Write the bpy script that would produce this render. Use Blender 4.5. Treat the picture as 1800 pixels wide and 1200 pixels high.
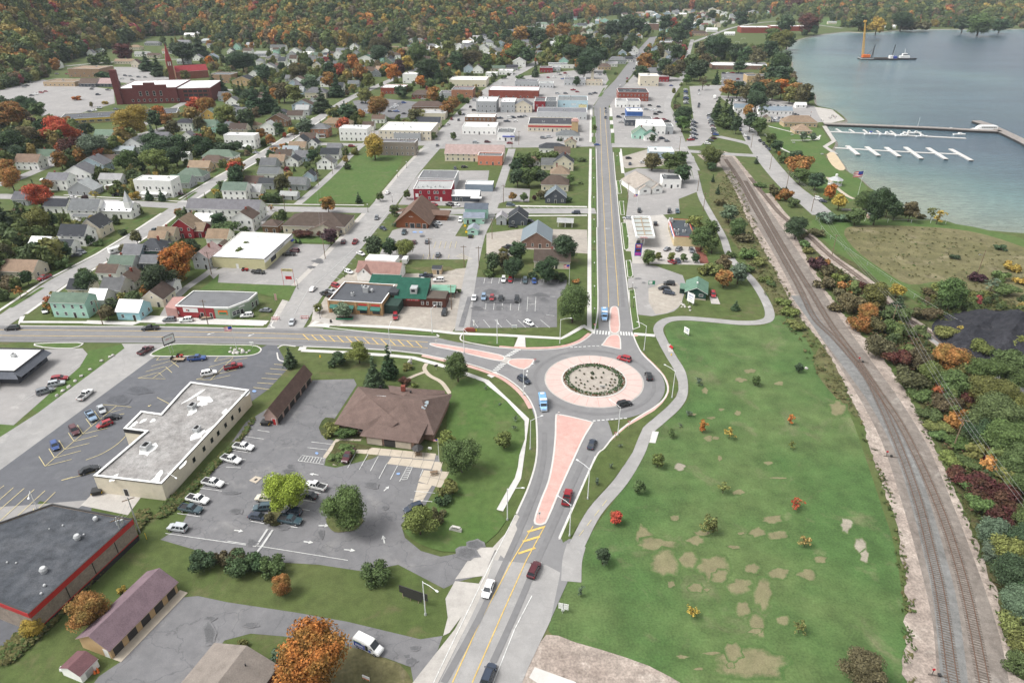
import bpy,bmesh,math,random
import numpy as np
from math import radians,sin,cos,pi,atan2,hypot,sqrt
from mathutils import Vector,Matrix
from mathutils.geometry import tessellate_polygon
random.seed(7);RNG=np.random.default_rng(7)
SC=bpy.context.scene;COL=SC.collection
for o in list(bpy.data.objects):bpy.data.objects.remove(o)

CAMH,PITCH,FPX=112.0,radians(28.7),1200.0
cam_d=bpy.data.cameras.new('camera');cam=bpy.data.objects.new('camera',cam_d);COL.objects.link(cam)
cam.location=(0,0,CAMH);cam.rotation_euler=(radians(90)-PITCH,0,0)
cam_d.sensor_width=36;cam_d.lens=24;cam_d.clip_start=1;cam_d.clip_end=12000
SC.camera=cam
SUN_EL,SUN_AZ=radians(55),radians(-100)
W=bpy.data.worlds.new('World');SC.world=W;W.use_nodes=True
nt=W.node_tree;nt.nodes.clear()
sky=nt.nodes.new('ShaderNodeTexSky');sky.sky_type='NISHITA';sky.sun_disc=False
sky.sun_elevation=SUN_EL;sky.sun_rotation=SUN_AZ;sky.dust_density=4;sky.ozone_density=1
hs=nt.nodes.new('ShaderNodeHueSaturation');hs.inputs['Saturation'].default_value=0.12
bg=nt.nodes.new('ShaderNodeBackground');bg.inputs[1].default_value=0.15
wo=nt.nodes.new('ShaderNodeOutputWorld')
nt.links.new(sky.outputs[0],hs.inputs['Color']);nt.links.new(hs.outputs[0],bg.inputs[0]);nt.links.new(bg.outputs[0],wo.inputs[0])
sd=bpy.data.lights.new('sun','SUN');sun=bpy.data.objects.new('sun',sd);COL.objects.link(sun)
sd.energy=1.5;sd.angle=radians(22);sd.color=(1,.97,.92)
sun.rotation_euler=Vector((-sin(SUN_AZ)*cos(SUN_EL),-cos(SUN_AZ)*cos(SUN_EL),-sin(SUN_EL))).to_track_quat('-Z','Y').to_euler()
SC.view_settings.view_transform='Standard';SC.view_settings.look='None'
SC.view_settings.exposure=0.70;SC.view_settings.gamma=1.0;SC.view_settings.use_curve_mapping=False

SP,CP=sin(PITCH),cos(PITCH)
def G(px,py,z=0.0):
 u,v=(px-900)/FPX,(py-600)/FPX
 t=(z-CAMH)/(-SP-v*CP)
 return Vector((t*u,t*(CP-v*SP),z))
def project(p):
 x,y,z=p[0],p[1],p[2]-CAMH
 d=y*CP-z*SP;up=y*SP+z*CP
 return 900+FPX*x/d,600-FPX*up/d
def GH(px,py):
 """where the sight line first meets the ground, hills included"""
 p=G(px,py)
 if py>120:return p
 o=Vector((0,0,CAMH))
 for k in range(1,201):
  q=o.lerp(p,.3+.7*k/200);D=hypot(q.x,q.y);az=atan2(q.x,q.y);h=float(hill_h(az,D-np.interp(az,FAZ,FD)))
  if h>q.z:return q
 return p
def mpp(py):return CAMH/(CP*(py+57))
REG=[0,0,1]
def R(ox,oy,s):REG[:]=[ox,oy,s]
def P(x,y):return REG[0]+x/REG[2],REG[1]+y/REG[2]
def g(x,y,z=0.0):return G(*P(x,y),z)
GRID=radians(-4.2)

def hexc(h):
 h=h.lstrip('#');c=[int(h[i:i+2],16)/255 for i in(0,2,4)]
 return tuple(x/12.92 if x<=.04045 else((x+.055)/1.055)**2.4 for x in c)

MATS={}
def nodes(m):
 m.use_nodes=True;t=m.node_tree;t.nodes.clear()
 out=t.nodes.new('ShaderNodeOutputMaterial');b=t.nodes.new('ShaderNodeBsdfPrincipled')
 t.links.new(b.outputs[0],out.inputs[0])
 return t,b
def N(t,kind,**kw):
 n=t.nodes.new('ShaderNode'+kind)
 for k,v in kw.items():setattr(n,k,v)
 return n
def mixc(t,a,b,f,mode='MIX'):
 n=t.nodes.new('ShaderNodeMix');n.data_type='RGBA';n.blend_type=mode
 for s,v in((n.inputs[0],f),(n.inputs[6],a),(n.inputs[7],b)):
  if isinstance(v,bpy.types.NodeSocket):t.links.new(v,s)
  elif isinstance(v,(tuple,list)):s.default_value=(*v[:3],1)
  else:s.default_value=v
 return n.outputs[2]
def noise(t,scale,detail=4,rough=.55,coord=None,dist=0):
 n=N(t,'TexNoise');n.inputs['Scale'].default_value=scale;n.inputs['Detail'].default_value=detail
 n.inputs['Roughness'].default_value=rough;n.inputs['Distortion'].default_value=dist
 if coord is not None:t.links.new(coord,n.inputs['Vector'])
 return n.outputs[0]
def ramp(t,src,stops):
 r=N(t,'ValToRGB');e=r.color_ramp.elements
 while len(e)<len(stops):e.new(.5)
 for el,(p,c)in zip(e,stops):
  el.position=p;el.color=(c,c,c,1)if isinstance(c,(int,float))else(*c,1)
 t.links.new(src,r.inputs[0]);return r.outputs[0]
def geo(t):return N(t,'NewGeometry').outputs['Position']
def bump(t,b,h,strength=.3,dist=.05):
 n=N(t,'Bump');n.inputs['Strength'].default_value=strength;n.inputs['Distance'].default_value=dist
 t.links.new(h,n.inputs['Height']);t.links.new(n.outputs[0],b.inputs['Normal'])
def ground_mat(name,c1,c2,c3=None,s1=.05,s2=.6,s3=6,rough=.95,lo=.35,hi=.65,amp=.35,b=.25,crack=0,crackcol=(.02,.02,.02),cs=.12):
 """two-tone ground with broad patches, mid mottling and fine grain"""
 m=bpy.data.materials.new(name);t,bs=nodes(m);p=geo(t)
 col=mixc(t,c1,c2,ramp(t,noise(t,s1,5,.6,p),[(lo,0.0),(hi,1.0)]))
 if c3:col=mixc(t,col,c3,ramp(t,noise(t,s1*2.7,6,.65,p,.6),[(.56,0.0),(.7,1.0)]))
 mid=ramp(t,noise(t,s2,5,.65,p),[(.25,1-amp),(.75,1+amp)])
 col=mixc(t,col,mid,1,'MULTIPLY')
 f=noise(t,s3,3,.6,p)
 col=mixc(t,col,ramp(t,f,[(.25,1-amp*.8),(.75,1+amp*.8)]),1,'MULTIPLY')
 if crack:
  v=N(t,'TexVoronoi',feature='DISTANCE_TO_EDGE');v.inputs['Scale'].default_value=cs
  w=N(t,'VectorMath',operation='ADD');nz=N(t,'TexNoise');nz.inputs['Scale'].default_value=.25
  nz.inputs['Detail'].default_value=5
  sc=N(t,'VectorMath',operation='SCALE');sc.inputs['Scale'].default_value=7
  t.links.new(p,nz.inputs['Vector']);t.links.new(nz.outputs[1],sc.inputs[0])
  t.links.new(p,w.inputs[0]);t.links.new(sc.outputs[0],w.inputs[1]);t.links.new(w.outputs[0],v.inputs['Vector'])
  col=mixc(t,col,crackcol,ramp(t,v.outputs[0],[(0.0,crack),(.018,0.0)]))
 t.links.new(col,bs.inputs['Base Color']);bs.inputs['Roughness'].default_value=rough
 bs.inputs['Specular IOR Level'].default_value=.2
 if b:bump(t,bs,f,b,.06)
 MATS[name]=m;return m
def obj_mat(name,rough=.8,amp=.18,s=1.5,fine=12,spec=.3,metal=0,coat=0,b=0,rows=None,streak=0):
 """colour comes from the object itself; grime and grain from noise"""
 m=bpy.data.materials.new(name);t,bs=nodes(m)
 oi=N(t,'ObjectInfo');tc=N(t,'TexCoord').outputs['Object'];p=geo(t)
 col=oi.outputs['Color']
 n1=noise(t,s,4,.6,p);n2=noise(t,fine,2,.5,p)
 col=mixc(t,col,ramp(t,n1,[(.28,1-amp),(.72,1+amp*.6)]),1,'MULTIPLY')
 col=mixc(t,col,ramp(t,n2,[(.25,1-amp*.9),(.75,1+amp*.7)]),1,'MULTIPLY')
 h=n2
 if rows:
  mp=N(t,'Mapping');mp.inputs['Scale'].default_value=(1,1,1)
  wv=N(t,'TexWave',bands_direction=rows[0]);wv.inputs['Scale'].default_value=rows[1];wv.inputs['Distortion'].default_value=rows[3]if len(rows)>3 else .3
  t.links.new(tc,wv.inputs['Vector'])
  col=mixc(t,col,ramp(t,wv.outputs[1],[(0.0,1-rows[2]),(.3,1.0)]),1,'MULTIPLY');h=wv.outputs[1]
 t.links.new(col,bs.inputs['Base Color']);bs.inputs['Roughness'].default_value=rough
 bs.inputs['Specular IOR Level'].default_value=spec;bs.inputs['Metallic'].default_value=metal
 bs.inputs['Coat Weight'].default_value=coat;bs.inputs['Coat Roughness'].default_value=.08
 if b:bump(t,bs,h,b,.04)
 MATS[name]=m;return m
def flat_mat(name,c,rough=.6,spec=.4,metal=0,amp=.15,s=3):
 m=bpy.data.materials.new(name);t,bs=nodes(m)
 col=mixc(t,c,ramp(t,noise(t,s,4,.6,geo(t)),[(.3,1-amp),(.7,1+amp*.6)]),1,'MULTIPLY')
 t.links.new(col,bs.inputs['Base Color']);bs.inputs['Roughness'].default_value=rough
 bs.inputs['Specular IOR Level'].default_value=spec;bs.inputs['Metallic'].default_value=metal
 MATS[name]=m;return m
ground_mat('grass',(.066,.097,.028),(.086,.104,.037),(.116,.110,.054),s1=.035,s2=.35,s3=4,amp=.26)
ground_mat('lawn',(.064,.116,.030),(.083,.124,.038),(.108,.124,.052),s1=.05,s2=.5,s3=5,amp=.22)
ground_mat('big_lawn',(.062,.116,.036),(.088,.130,.046),(.125,.138,.068),s1=.03,s2=.16,s3=2.2,amp=.34,lo=.4,hi=.6)
ground_mat('rough_grass',(.108,.104,.046),(.15,.135,.07),(.205,.178,.11),s1=.03,s2=.18,s3=1.2,amp=.36,b=.8)
ground_mat('scrub_ground',(.050,.066,.022),(.085,.080,.034),(.11,.082,.048),s1=.06,s2=.5,s3=2.5,amp=.5,b=.8)
ground_mat('weeds',(.085,.098,.036),(.12,.108,.052),(.14,.115,.068),s1=.08,s2=.5,s3=3,amp=.42,b=.6)
ground_mat('dry_patch',(.20,.158,.09),(.155,.145,.07),s1=.3,s2=.8,s3=5,amp=.32)
ground_mat('dirt',(.345,.295,.255),(.26,.215,.185),(.40,.35,.305),s1=.07,s2=.45,s3=2.2,amp=.42,b=.5)
ground_mat('ballast',(.215,.19,.168),(.17,.146,.128),(.265,.24,.215),s1=.05,s2=.6,s3=7,amp=.34,b=.6)
ground_mat('grey_ballast',(.20,.20,.195),(.15,.148,.142),s1=.1,s2=.7,s3=7,amp=.3,b=.6)
ground_mat('gravel',(.36,.325,.28),(.29,.265,.235),(.40,.37,.32),s1=.06,s2=.5,s3=6,amp=.18)
ground_mat('asphalt_road',(.205,.203,.204),(.185,.183,.185),(.235,.23,.228),s1=.05,s2=.35,s3=8,amp=.09,b=.1,rough=.9)
ground_mat('asphalt_pale',(.30,.288,.28),(.255,.247,.24),(.35,.338,.325),s1=.05,s2=.4,s3=8,amp=.12,b=.1,crack=.25,cs=.05,crackcol=(.2,.2,.2))
ground_mat('asphalt_lot',(.175,.172,.176),(.145,.145,.15),(.215,.21,.208),s1=.04,s2=.35,s3=6,amp=.16,b=.12,crack=.5,crackcol=(.075,.075,.08))
ground_mat('asphalt_dark',(.122,.125,.136),(.108,.111,.122),(.142,.144,.152),s1=.04,s2=.5,s3=8,amp=.12,b=.1)
ground_mat('asphalt_patch',(.10,.10,.105),(.08,.08,.085),s1=.3,s2=1,amp=.2,b=0)
ground_mat('street_pale',(.315,.305,.295),(.265,.26,.255),(.36,.35,.335),s1=.04,s2=.3,s3=7,amp=.13,b=.1,crack=.2,cs=.04,crackcol=(.17,.17,.17))
ground_mat('concrete',(.55,.535,.51),(.49,.475,.45),s1=.1,s2=.5,s3=6,amp=.09,b=.05)
ground_mat('old_concrete',(.43,.405,.375),(.37,.35,.325),s1=.1,s2=.5,s3=6,amp=.14,b=.05)
ground_mat('tan_concrete',(.46,.40,.325),(.41,.36,.29),s1=.3,s2=.8,s3=6,amp=.1,b=.05)
ground_mat('pink_concrete',(.49,.30,.265),(.53,.35,.31),(.455,.265,.23),s1=.08,s2=.5,s3=5,amp=.12,b=.06)
ground_mat('apron_concrete',(.55,.385,.35),(.58,.42,.385),(.52,.345,.31),s1=.06,s2=.4,s3=5,amp=.07,b=.06)
ground_mat('pier_deck',(.27,.245,.225),(.22,.20,.185),s1=.1,s2=.5,s3=3,amp=.25)
flat_mat('joint',(.36,.22,.19),.9)
ground_mat('mulch',(.20,.075,.055),(.15,.06,.045),s1=.4,s2=1,s3=6,amp=.35)
ground_mat('sand',(.50,.40,.27),(.44,.36,.25),s1=.1,s2=.5,amp=.15)
ground_mat('stone_mulch',(.37,.335,.29),(.32,.285,.25),s1=.3,s2=1.2,s3=7,amp=.2)
ground_mat('coal',(.020,.021,.026),(.034,.034,.04),(.05,.05,.055),s1=.15,s2=.8,s3=3,amp=.4,b=.8)
ground_mat('bank_stone',(.25,.23,.20),(.18,.165,.145),s1=.2,s2=.8,s3=3,amp=.4,b=.8)
flat_mat('paint_white',(.62,.62,.60),.7,amp=.35,s=1.2);flat_mat('paint_yellow',(.62,.43,.12),.7,amp=.25,s=1.5)
flat_mat('paint_pale_yellow',(.55,.47,.25),.7,amp=.25,s=1.5);flat_mat('paint_worn',(.48,.48,.47),.8,amp=.3,s=1.2);flat_mat('paint_blue',(.22,.34,.58),.7)
flat_mat('trim_white',(.74,.74,.72),.6,amp=.08);flat_mat('glass',(.025,.030,.036),.08,.6,amp=.1);flat_mat('black',(.012,.012,.013),.6)
flat_mat('tyre',(.015,.015,.016),.85,.2);flat_mat('rim',(.42,.42,.43),.35,.5,.6);flat_mat('bark',(.075,.055,.042),.95,.1,amp=.4)
flat_mat('head_lamp',(.75,.76,.75),.12,.7);flat_mat('tail_lamp',(.38,.012,.012),.25,.5);flat_mat('liner',(.028,.028,.03),.8)
flat_mat('galvanised',(.50,.51,.51),.45,.5,.4);flat_mat('white_steel',(.70,.71,.71),.4,.5);flat_mat('pole_wood',(.20,.145,.10),.95,.1,amp=.3)
flat_mat('rail',(.16,.09,.062),.6,.3,.2);flat_mat('tie',(.15,.127,.11),.95,.1,amp=.4);flat_mat('rock',(.48,.46,.43),.9,.2,amp=.25,s=2)
flat_mat('wire',(.30,.30,.30),.6,.3);flat_mat('red_metal',(.42,.03,.03),.5);flat_mat('brick_red',(.24,.075,.055),.9,.15,amp=.2)
flat_mat('ironwork',(.03,.03,.03),.5);flat_mat('sign_yellow',(.75,.50,.02),.5,amp=.05);flat_mat('sign_red',(.5,.02,.03),.5,amp=.05)
flat_mat('sign_blue',(.03,.06,.34),.5,amp=.05);flat_mat('sign_green',(.02,.2,.1),.5,amp=.05);flat_mat('dark_door',(.035,.033,.032),.6)
flat_mat('magenta',(.45,.05,.32),.5,amp=.05);flat_mat('skin',(.5,.33,.25),.6);flat_mat('orange',(.7,.16,.03),.6);flat_mat('crane_yellow',(.62,.36,.07),.5)
obj_mat('wall',.85,.10,.8,10);obj_mat('siding',.8,.08,.8,8,b=.15,rows=('Z',1.6,.14,0));obj_mat('roof',.92,.22,.9,5,spec=.15,b=.2)
obj_mat('shingle',.93,.2,.5,4.5,spec=.12,b=.35);obj_mat('flat_roof',.9,.14,.25,3,spec=.2);obj_mat('metal_roof',.45,.1,.4,6,spec=.5,rows=('X',.8,.1,0))
obj_mat('car_paint',.28,.05,.7,9,spec=.5,coat=.6);obj_mat('painted',.55,.08,2,9);obj_mat('brickwork',.9,.22,.7,3.5,b=.2);obj_mat('cloth',.9,.1,2,8)
def fade_mat(name,c1,c2,under,under2):
 """bare or stained ground whose edge breaks up into what surrounds it (attribute fade: 1 inside, 0 at the rim)"""
 m=bpy.data.materials.new(name);t,bs=nodes(m);p=geo(t);a=N(t,'Attribute',attribute_name='fade').outputs['Fac']
 ad=N(t,'Math',operation='ADD');t.links.new(a,ad.inputs[0]);t.links.new(noise(t,.7,6,.7,p),ad.inputs[1]);f=ramp(t,ad.outputs[0],[(.62,0.0),(1.12,1.0)])
 col=mixc(t,mixc(t,under,under2,ramp(t,noise(t,.05,5,.6,p),[(.35,0.0),(.65,1.0)])),mixc(t,c1,c2,noise(t,.4,4,.6,p)),f)
 col=mixc(t,col,ramp(t,noise(t,3.5,3,.6,p),[(.25,.78),(.75,1.22)]),1,'MULTIPLY');col=mixc(t,col,ramp(t,noise(t,.35,4,.6,p),[(.25,.8),(.75,1.2)]),1,'MULTIPLY')
 t.links.new(col,bs.inputs['Base Color']);bs.inputs['Roughness'].default_value=.95;bs.inputs['Specular IOR Level'].default_value=.15;MATS[name]=m
fade_mat('dry_fade',(.20,.172,.105),(.155,.158,.08),(.062,.116,.036),(.088,.130,.046));fade_mat('dirt_fade',(.31,.275,.225),(.24,.22,.17),(.062,.116,.036),(.088,.130,.046));fade_mat('stain_fade',(.10,.10,.105),(.12,.12,.122),(.175,.172,.176),(.145,.145,.15));fade_mat('stain_pale',(.15,.15,.155),(.18,.18,.18),(.30,.288,.28),(.255,.247,.24));fade_mat('stain_dark',(.085,.088,.098),(.095,.098,.106),(.122,.125,.136),(.108,.111,.122))
def roof_stain(name,base,white,thr):
 m=bpy.data.materials.new(name);t,bs=nodes(m);p=geo(t)
 n1=ramp(t,noise(t,.16,7,.68,p,.4),thr)
 col=mixc(t,base,white,n1)
 col=mixc(t,col,ramp(t,noise(t,.5,5,.65,p),[(.3,.62),(.62,1.08)]),1,'MULTIPLY')
 col=mixc(t,col,ramp(t,noise(t,4,3,.6,p),[(.25,.8),(.75,1.18)]),1,'MULTIPLY')
 t.links.new(col,bs.inputs['Base Color']);bs.inputs['Roughness'].default_value=.92;bs.inputs['Specular IOR Level'].default_value=.2
 MATS[name]=m
roof_stain('worn_roof',(.27,.258,.248),(.33,.32,.31),[(.45,0.0),(.62,1.0)])
roof_stain('patchy_white_roof',(.72,.72,.71),(.30,.30,.30),[(.66,0.0),(.74,1.0)])
roof_stain('dark_roll_roof',(.062,.068,.078),(.10,.105,.115),[(.42,0.0),(.68,1.0)])
def leaf_mat(name,instancer=False):
 m=bpy.data.materials.new(name);t,bs=nodes(m)
 if instancer:
  a=N(t,'Attribute',attribute_type='INSTANCER',attribute_name='tint');base=a.outputs['Color']
 else:
  oi=N(t,'ObjectInfo');base=oi.outputs['Color']
  inv=N(t,'Math',operation='SUBTRACT');inv.inputs[0].default_value=1;t.links.new(oi.outputs['Alpha'],inv.inputs[1])
  nz=ramp(t,noise(t,.35,3,.6,geo(t)),[(.42,0.0),(.58,1.0)])
  mu=N(t,'Math',operation='MULTIPLY');t.links.new(inv.outputs[0],mu.inputs[0]);t.links.new(nz,mu.inputs[1])
  base=mixc(t,base,(.085,.105,.030),mu.outputs[0])
 gi=N(t,'NewGeometry');lo_,hi_=(.8,1.22)if instancer else(.62,1.5)
 col=mixc(t,base,ramp(t,gi.outputs['Random Per Island'],[(0.0,lo_),(1.0,hi_)]),1,'MULTIPLY')
 col=mixc(t,col,ramp(t,noise(t,.9,3,.6,gi.outputs['Position']),[(.3,.8 if instancer else .7),(.7,1.2 if instancer else 1.3)]),1,'MULTIPLY')
 t.links.new(col,bs.inputs['Base Color']);bs.inputs['Roughness'].default_value=.75;bs.inputs['Specular IOR Level'].default_value=.12
 MATS[name]=m
leaf_mat('leaf');leaf_mat('forest_leaf',True)
def water_mat():
 m=bpy.data.materials.new('lake_water');t,bs=nodes(m);p=geo(t)
 a=N(t,'Attribute',attribute_name='shallow');n1=noise(t,.006,5,.6,p,1.0)
 ad=N(t,'Math',operation='ADD');sb=N(t,'Math',operation='MULTIPLY');sb.inputs[1].default_value=.42
 t.links.new(n1,sb.inputs[0]);t.links.new(sb.outputs[0],ad.inputs[0]);t.links.new(a.outputs['Fac'],ad.inputs[1])
 r=N(t,'ValToRGB');e=r.color_ramp.elements;e.new(.5);e.new(.7)
 for el,(q,c)in zip(e,[(.22,(.050,.078,.112)),(.42,(.066,.112,.138)),(.66,(.105,.175,.172)),(1.0,(.20,.235,.19))]):el.position=q;el.color=(*c,1)
 t.links.new(ad.outputs[0],r.inputs[0])
 mp=N(t,'Mapping');mp.inputs['Scale'].default_value=(.16,.34,1);t.links.new(p,mp.inputs[0]);w=noise(t,1.0,6,.72,mp.outputs[0],.3)
 mp2=N(t,'Mapping');mp2.inputs['Scale'].default_value=(.007,.03,1);t.links.new(p,mp2.inputs[0]);st=ramp(t,noise(t,1.0,5,.65,mp2.outputs[0],.6),[(.35,.86),(.65,1.1)])
 ch=mixc(t,mixc(t,r.outputs[0],st,1,'MULTIPLY'),ramp(t,w,[(.36,.84),(.64,1.14)]),1,'MULTIPLY')  # ripple reflections painted into the water colour as lighter and darker tone
 t.links.new(ch,bs.inputs['Base Color']);bs.inputs['Roughness'].default_value=.2;bs.inputs['IOR'].default_value=1.33
 bump(t,bs,w,.85,1.2)
 MATS['lake_water']=m
water_mat()

class MB:
 def __init__(s):s.v=[];s.f=[];s.m=[]
 def quad(s,a,b,c,d,m=0):
  i=len(s.v);s.v+=[a,b,c,d];s.f.append((i,i+1,i+2,i+3));s.m.append(m)
 def poly(s,pts,m=0):
  i=len(s.v);s.v+=list(pts);s.f.append(tuple(range(i,i+len(pts))));s.m.append(m)
 def box(s,x0,y0,z0,x1,y1,z1,m=0,top=None):
  i=len(s.v);s.v+=[(x0,y0,z0),(x1,y0,z0),(x1,y1,z0),(x0,y1,z0),(x0,y0,z1),(x1,y0,z1),(x1,y1,z1),(x0,y1,z1)]
  for k,f in enumerate(((0,3,2,1),(4,5,6,7),(0,1,5,4),(1,2,6,5),(2,3,7,6),(3,0,4,7))):
   s.f.append(tuple(i+j for j in f));s.m.append(top if(k==1 and top is not None)else m)
 def prism(s,pts,z0,z1,m=0,top=None,cap=True):
  """vertical prism over a 2-D ring (counter-clockwise)"""
  n=len(pts);i=len(s.v);s.v+=[(p[0],p[1],z0)for p in pts]+[(p[0],p[1],z1)for p in pts]
  for k in range(n):
   j=(k+1)%n;s.f.append((i+k,i+j,i+n+j,i+n+k));s.m.append(m)
  if cap:
   for tri in tessellate_polygon([[Vector((p[0],p[1],0))for p in pts]]):
    s.f.append(tuple(i+n+k for k in tri));s.m.append(m if top is None else top)
 def sheet(s,pts,z,m=0):
  i=len(s.v);s.v+=[(p[0],p[1],z)for p in pts]
  for tri in tessellate_polygon([[Vector((p[0],p[1],0))for p in pts]]):s.f.append(tuple(i+k for k in tri));s.m.append(m)
 def tube(s,a,b,r0,r1=None,n=8,m=0,cap=True):
  a,b=Vector(a),Vector(b);r1=r0 if r1 is None else r1;d=(b-a).normalized()
  u=d.orthogonal().normalized();w=d.cross(u);i=len(s.v)
  for c,r in((a,r0),(b,r1)):
   for k in range(n):
    q=2*pi*k/n;s.v.append(tuple(c+u*(r*cos(q))+w*(r*sin(q))))
  for k in range(n):
   j=(k+1)%n;s.f.append((i+k,i+j,i+n+j,i+n+k));s.m.append(m)
  if cap:s.f.append(tuple(i+k for k in reversed(range(n))));s.m.append(m);s.f.append(tuple(i+n+k for k in range(n)));s.m.append(m)
 def loft(s,rings,m=0,cap=True):
  n=len(rings[0]);i=len(s.v)
  for r in rings:s.v+=[tuple(p)for p in r]
  for a in range(len(rings)-1):
   for k in range(n):
    j=(k+1)%n;s.f.append((i+a*n+k,i+a*n+j,i+(a+1)*n+j,i+(a+1)*n+k));s.m.append(m)
  if cap:s.f.append(tuple(i+k for k in reversed(range(n))));s.m.append(m);e=i+(len(rings)-1)*n;s.f.append(tuple(e+k for k in range(n)));s.m.append(m)
 def blob(s,c,rx,ry,rz,m=0,n=7,k=5,jit=.12,rnd=random):
  i=len(s.v)
  for a in range(k+1):
   th=pi*a/k
   for b in range(n):
    ph=2*pi*b/n;j=1+rnd.uniform(-jit,jit)
    s.v.append((c[0]+rx*sin(th)*cos(ph)*j,c[1]+ry*sin(th)*sin(ph)*j,c[2]+rz*cos(th)*j))
  for a in range(k):
   for b in range(n):
    s.f.append((i+a*n+b,i+a*n+(b+1)%n,i+(a+1)*n+(b+1)%n,i+(a+1)*n+b));s.m.append(m)
 def mesh(s,name,mats,smooth=False):
  me=bpy.data.meshes.new(name);me.from_pydata([tuple(v)for v in s.v],[],s.f)
  for mm in mats:me.materials.append(MATS[mm])
  if len(mats)>1:me.polygons.foreach_set('material_index',s.m)
  if smooth:me.polygons.foreach_set('use_smooth',[True]*len(me.polygons))
  me.update();return me
 def build(s,name,mats,parent=None,color=None,smooth=False,loc=None,rotz=0):
  return put(name,s.mesh(name,mats if isinstance(mats,(list,tuple))else[mats],smooth),parent,color,loc,rotz)
def put(name,me,parent=None,color=None,loc=None,rotz=0,scale=None):
 o=bpy.data.objects.new(name,me);COL.objects.link(o)
 if parent is not None:o.parent=parent
 if color is not None:o.color=(*color[:3],color[3]if len(color)>3 else 1)
 if loc is not None:o.location=loc
 if rotz:o.rotation_euler=(0,0,rotz)
 if scale is not None:o.scale=scale
 return o
def empty(name,loc,rotz=0):
 o=bpy.data.objects.new(name,None);COL.objects.link(o);o.location=loc;o.rotation_euler=(0,0,rotz);o.empty_display_size=.5
 return o
TAGGED=[]
def tag(o,label,cat,group=None,auto=False):
 o['label']=label;o['category']=cat
 if group:o['group']=group
 if auto:TAGGED.append(o)
 return o
def struct(o,kind='structure'):o['kind']=kind;return o

def smooth_pts(pts,k=5,closed=False):
 pts=[Vector(p)for p in pts];n=len(pts);out=[]
 rng=range(n)if closed else range(n-1)
 for i in rng:
  p1,p2=pts[i],pts[(i+1)%n]
  p0=pts[i-1]if(closed or i>0)else p1*2-p2
  p3=pts[(i+2)%n]if(closed or i+2<n)else p2*2-p1
  for j in range(k):
   t=j/k
   out.append(.5*((2*p1)+(p2-p0)*t+(2*p0-5*p1+4*p2-p3)*t*t+(3*p1-p0-3*p2+p3)*t**3))
 if not closed:out.append(pts[-1])
 return out
def ring(pts,k=0):
 w=[g(*p)for p in pts]
 if k:w=smooth_pts(w,k,True)
 a=sum(w[i].x*w[(i+1)%len(w)].y-w[(i+1)%len(w)].x*w[i].y for i in range(len(w)))
 return w if a>0 else w[::-1]
PAVED=[]
def area(name,pts,z,mat,k=0):
 w=ring(pts,k);b=MB();b.sheet(w,z)
 if mat not in('lawn','grass','weeds','scrub_ground','rough_grass','big_lawn','dry_patch'):PAVED.append(w)
 return struct(b.build(name,mat))
def fade_area(name,x,y,rx,ry,z,mat,n=14):
 c=g(x,y);a0=random.uniform(0,6);pts=[(x+rx*cos(a)*k,y+ry*sin(a)*k)for a,k in((2*pi*i/n,random.uniform(.75,1.3))for i in range(n))];w=[g(*q)for q in pts]
 v=[(c.x,c.y,z)]+[(c.x+(q.x-c.x)*.55,c.y+(q.y-c.y)*.55,z)for q in w]+[(q.x,q.y,z)for q in w];f=[]
 for i in range(n):j=(i+1)%n;f.append((0,1+i,1+j));f.append((1+i,1+n+i,1+n+j,1+j))
 me=bpy.data.meshes.new(name);me.from_pydata(v,[],f);at=me.attributes.new('fade','FLOAT','POINT');at.data.foreach_set('value',[.75]+[.62]*n+[0.]*n);me.materials.append(MATS[mat]);return struct(put(name,me))
def ragged(w,amp,step=2.0):
 out=[]
 for i in range(len(w)):
  a,c=w[i],w[(i+1)%len(w)];n=max(1,int((c-a).length/step))
  for k in range(n):p=a.lerp(c,k/n);out.append(Vector((p.x+random.uniform(-amp,amp),p.y+random.uniform(-amp,amp),0)))
 return out
def offset_line(w,off):
 out=[]
 for i,p in enumerate(w):
  a=w[max(i-1,0)];b=w[min(i+1,len(w)-1)];d=Vector((b.x-a.x,b.y-a.y)).normalized()
  out.append(Vector((p.x-d.y*off,p.y+d.x*off,0)))
 return out
def strip_mb(b,w,width,z,h=0,m=0):
 L,Rr=offset_line(w,width/2),offset_line(w,-width/2)
 for i in range(len(w)-1):
  a,c,d,e=Rr[i],Rr[i+1],L[i+1],L[i]
  b.quad((a.x,a.y,z+h),(c.x,c.y,z+h),(d.x,d.y,z+h),(e.x,e.y,z+h),m)
  if h:
   b.quad((a.x,a.y,z),(c.x,c.y,z),(c.x,c.y,z+h),(a.x,a.y,z+h),m)
   b.quad((d.x,d.y,z),(e.x,e.y,z),(e.x,e.y,z+h),(d.x,d.y,z+h),m)
def line(pts,k=4):return smooth_pts([g(*p)for p in pts],k)if k else[g(*p)for p in pts]
ROADS=[]
def strip(name,pts,width,z,mat,k=4,h=0):
 w=line(pts,k);b=MB();strip_mb(b,w,width,z,h);ROADS.append((w,width));return struct(b.build(name,mat))
def kerb(pts,k=4,width=.45,name='kerb',mat='concrete'):return strip(name,pts,width,.0,mat,k,.14)
def inset(w,d):
 n=len(w);out=[]
 for i in range(n):
  a,p,b=w[i-1],w[i],w[(i+1)%n]
  d1=Vector((p.x-a.x,p.y-a.y));d2=Vector((b.x-p.x,b.y-p.y))
  if d1.length<1e-6:d1=d2
  if d2.length<1e-6:d2=d1
  n1=Vector((-d1.y,d1.x)).normalized();n2=Vector((-d2.y,d2.x)).normalized();m=n1+n2
  m=m/max(m.length_squared,.5)*2 if m.length>.2 else n1
  out.append(Vector((p.x+m.x*d,p.y+m.y*d,0)))
 return out
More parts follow.
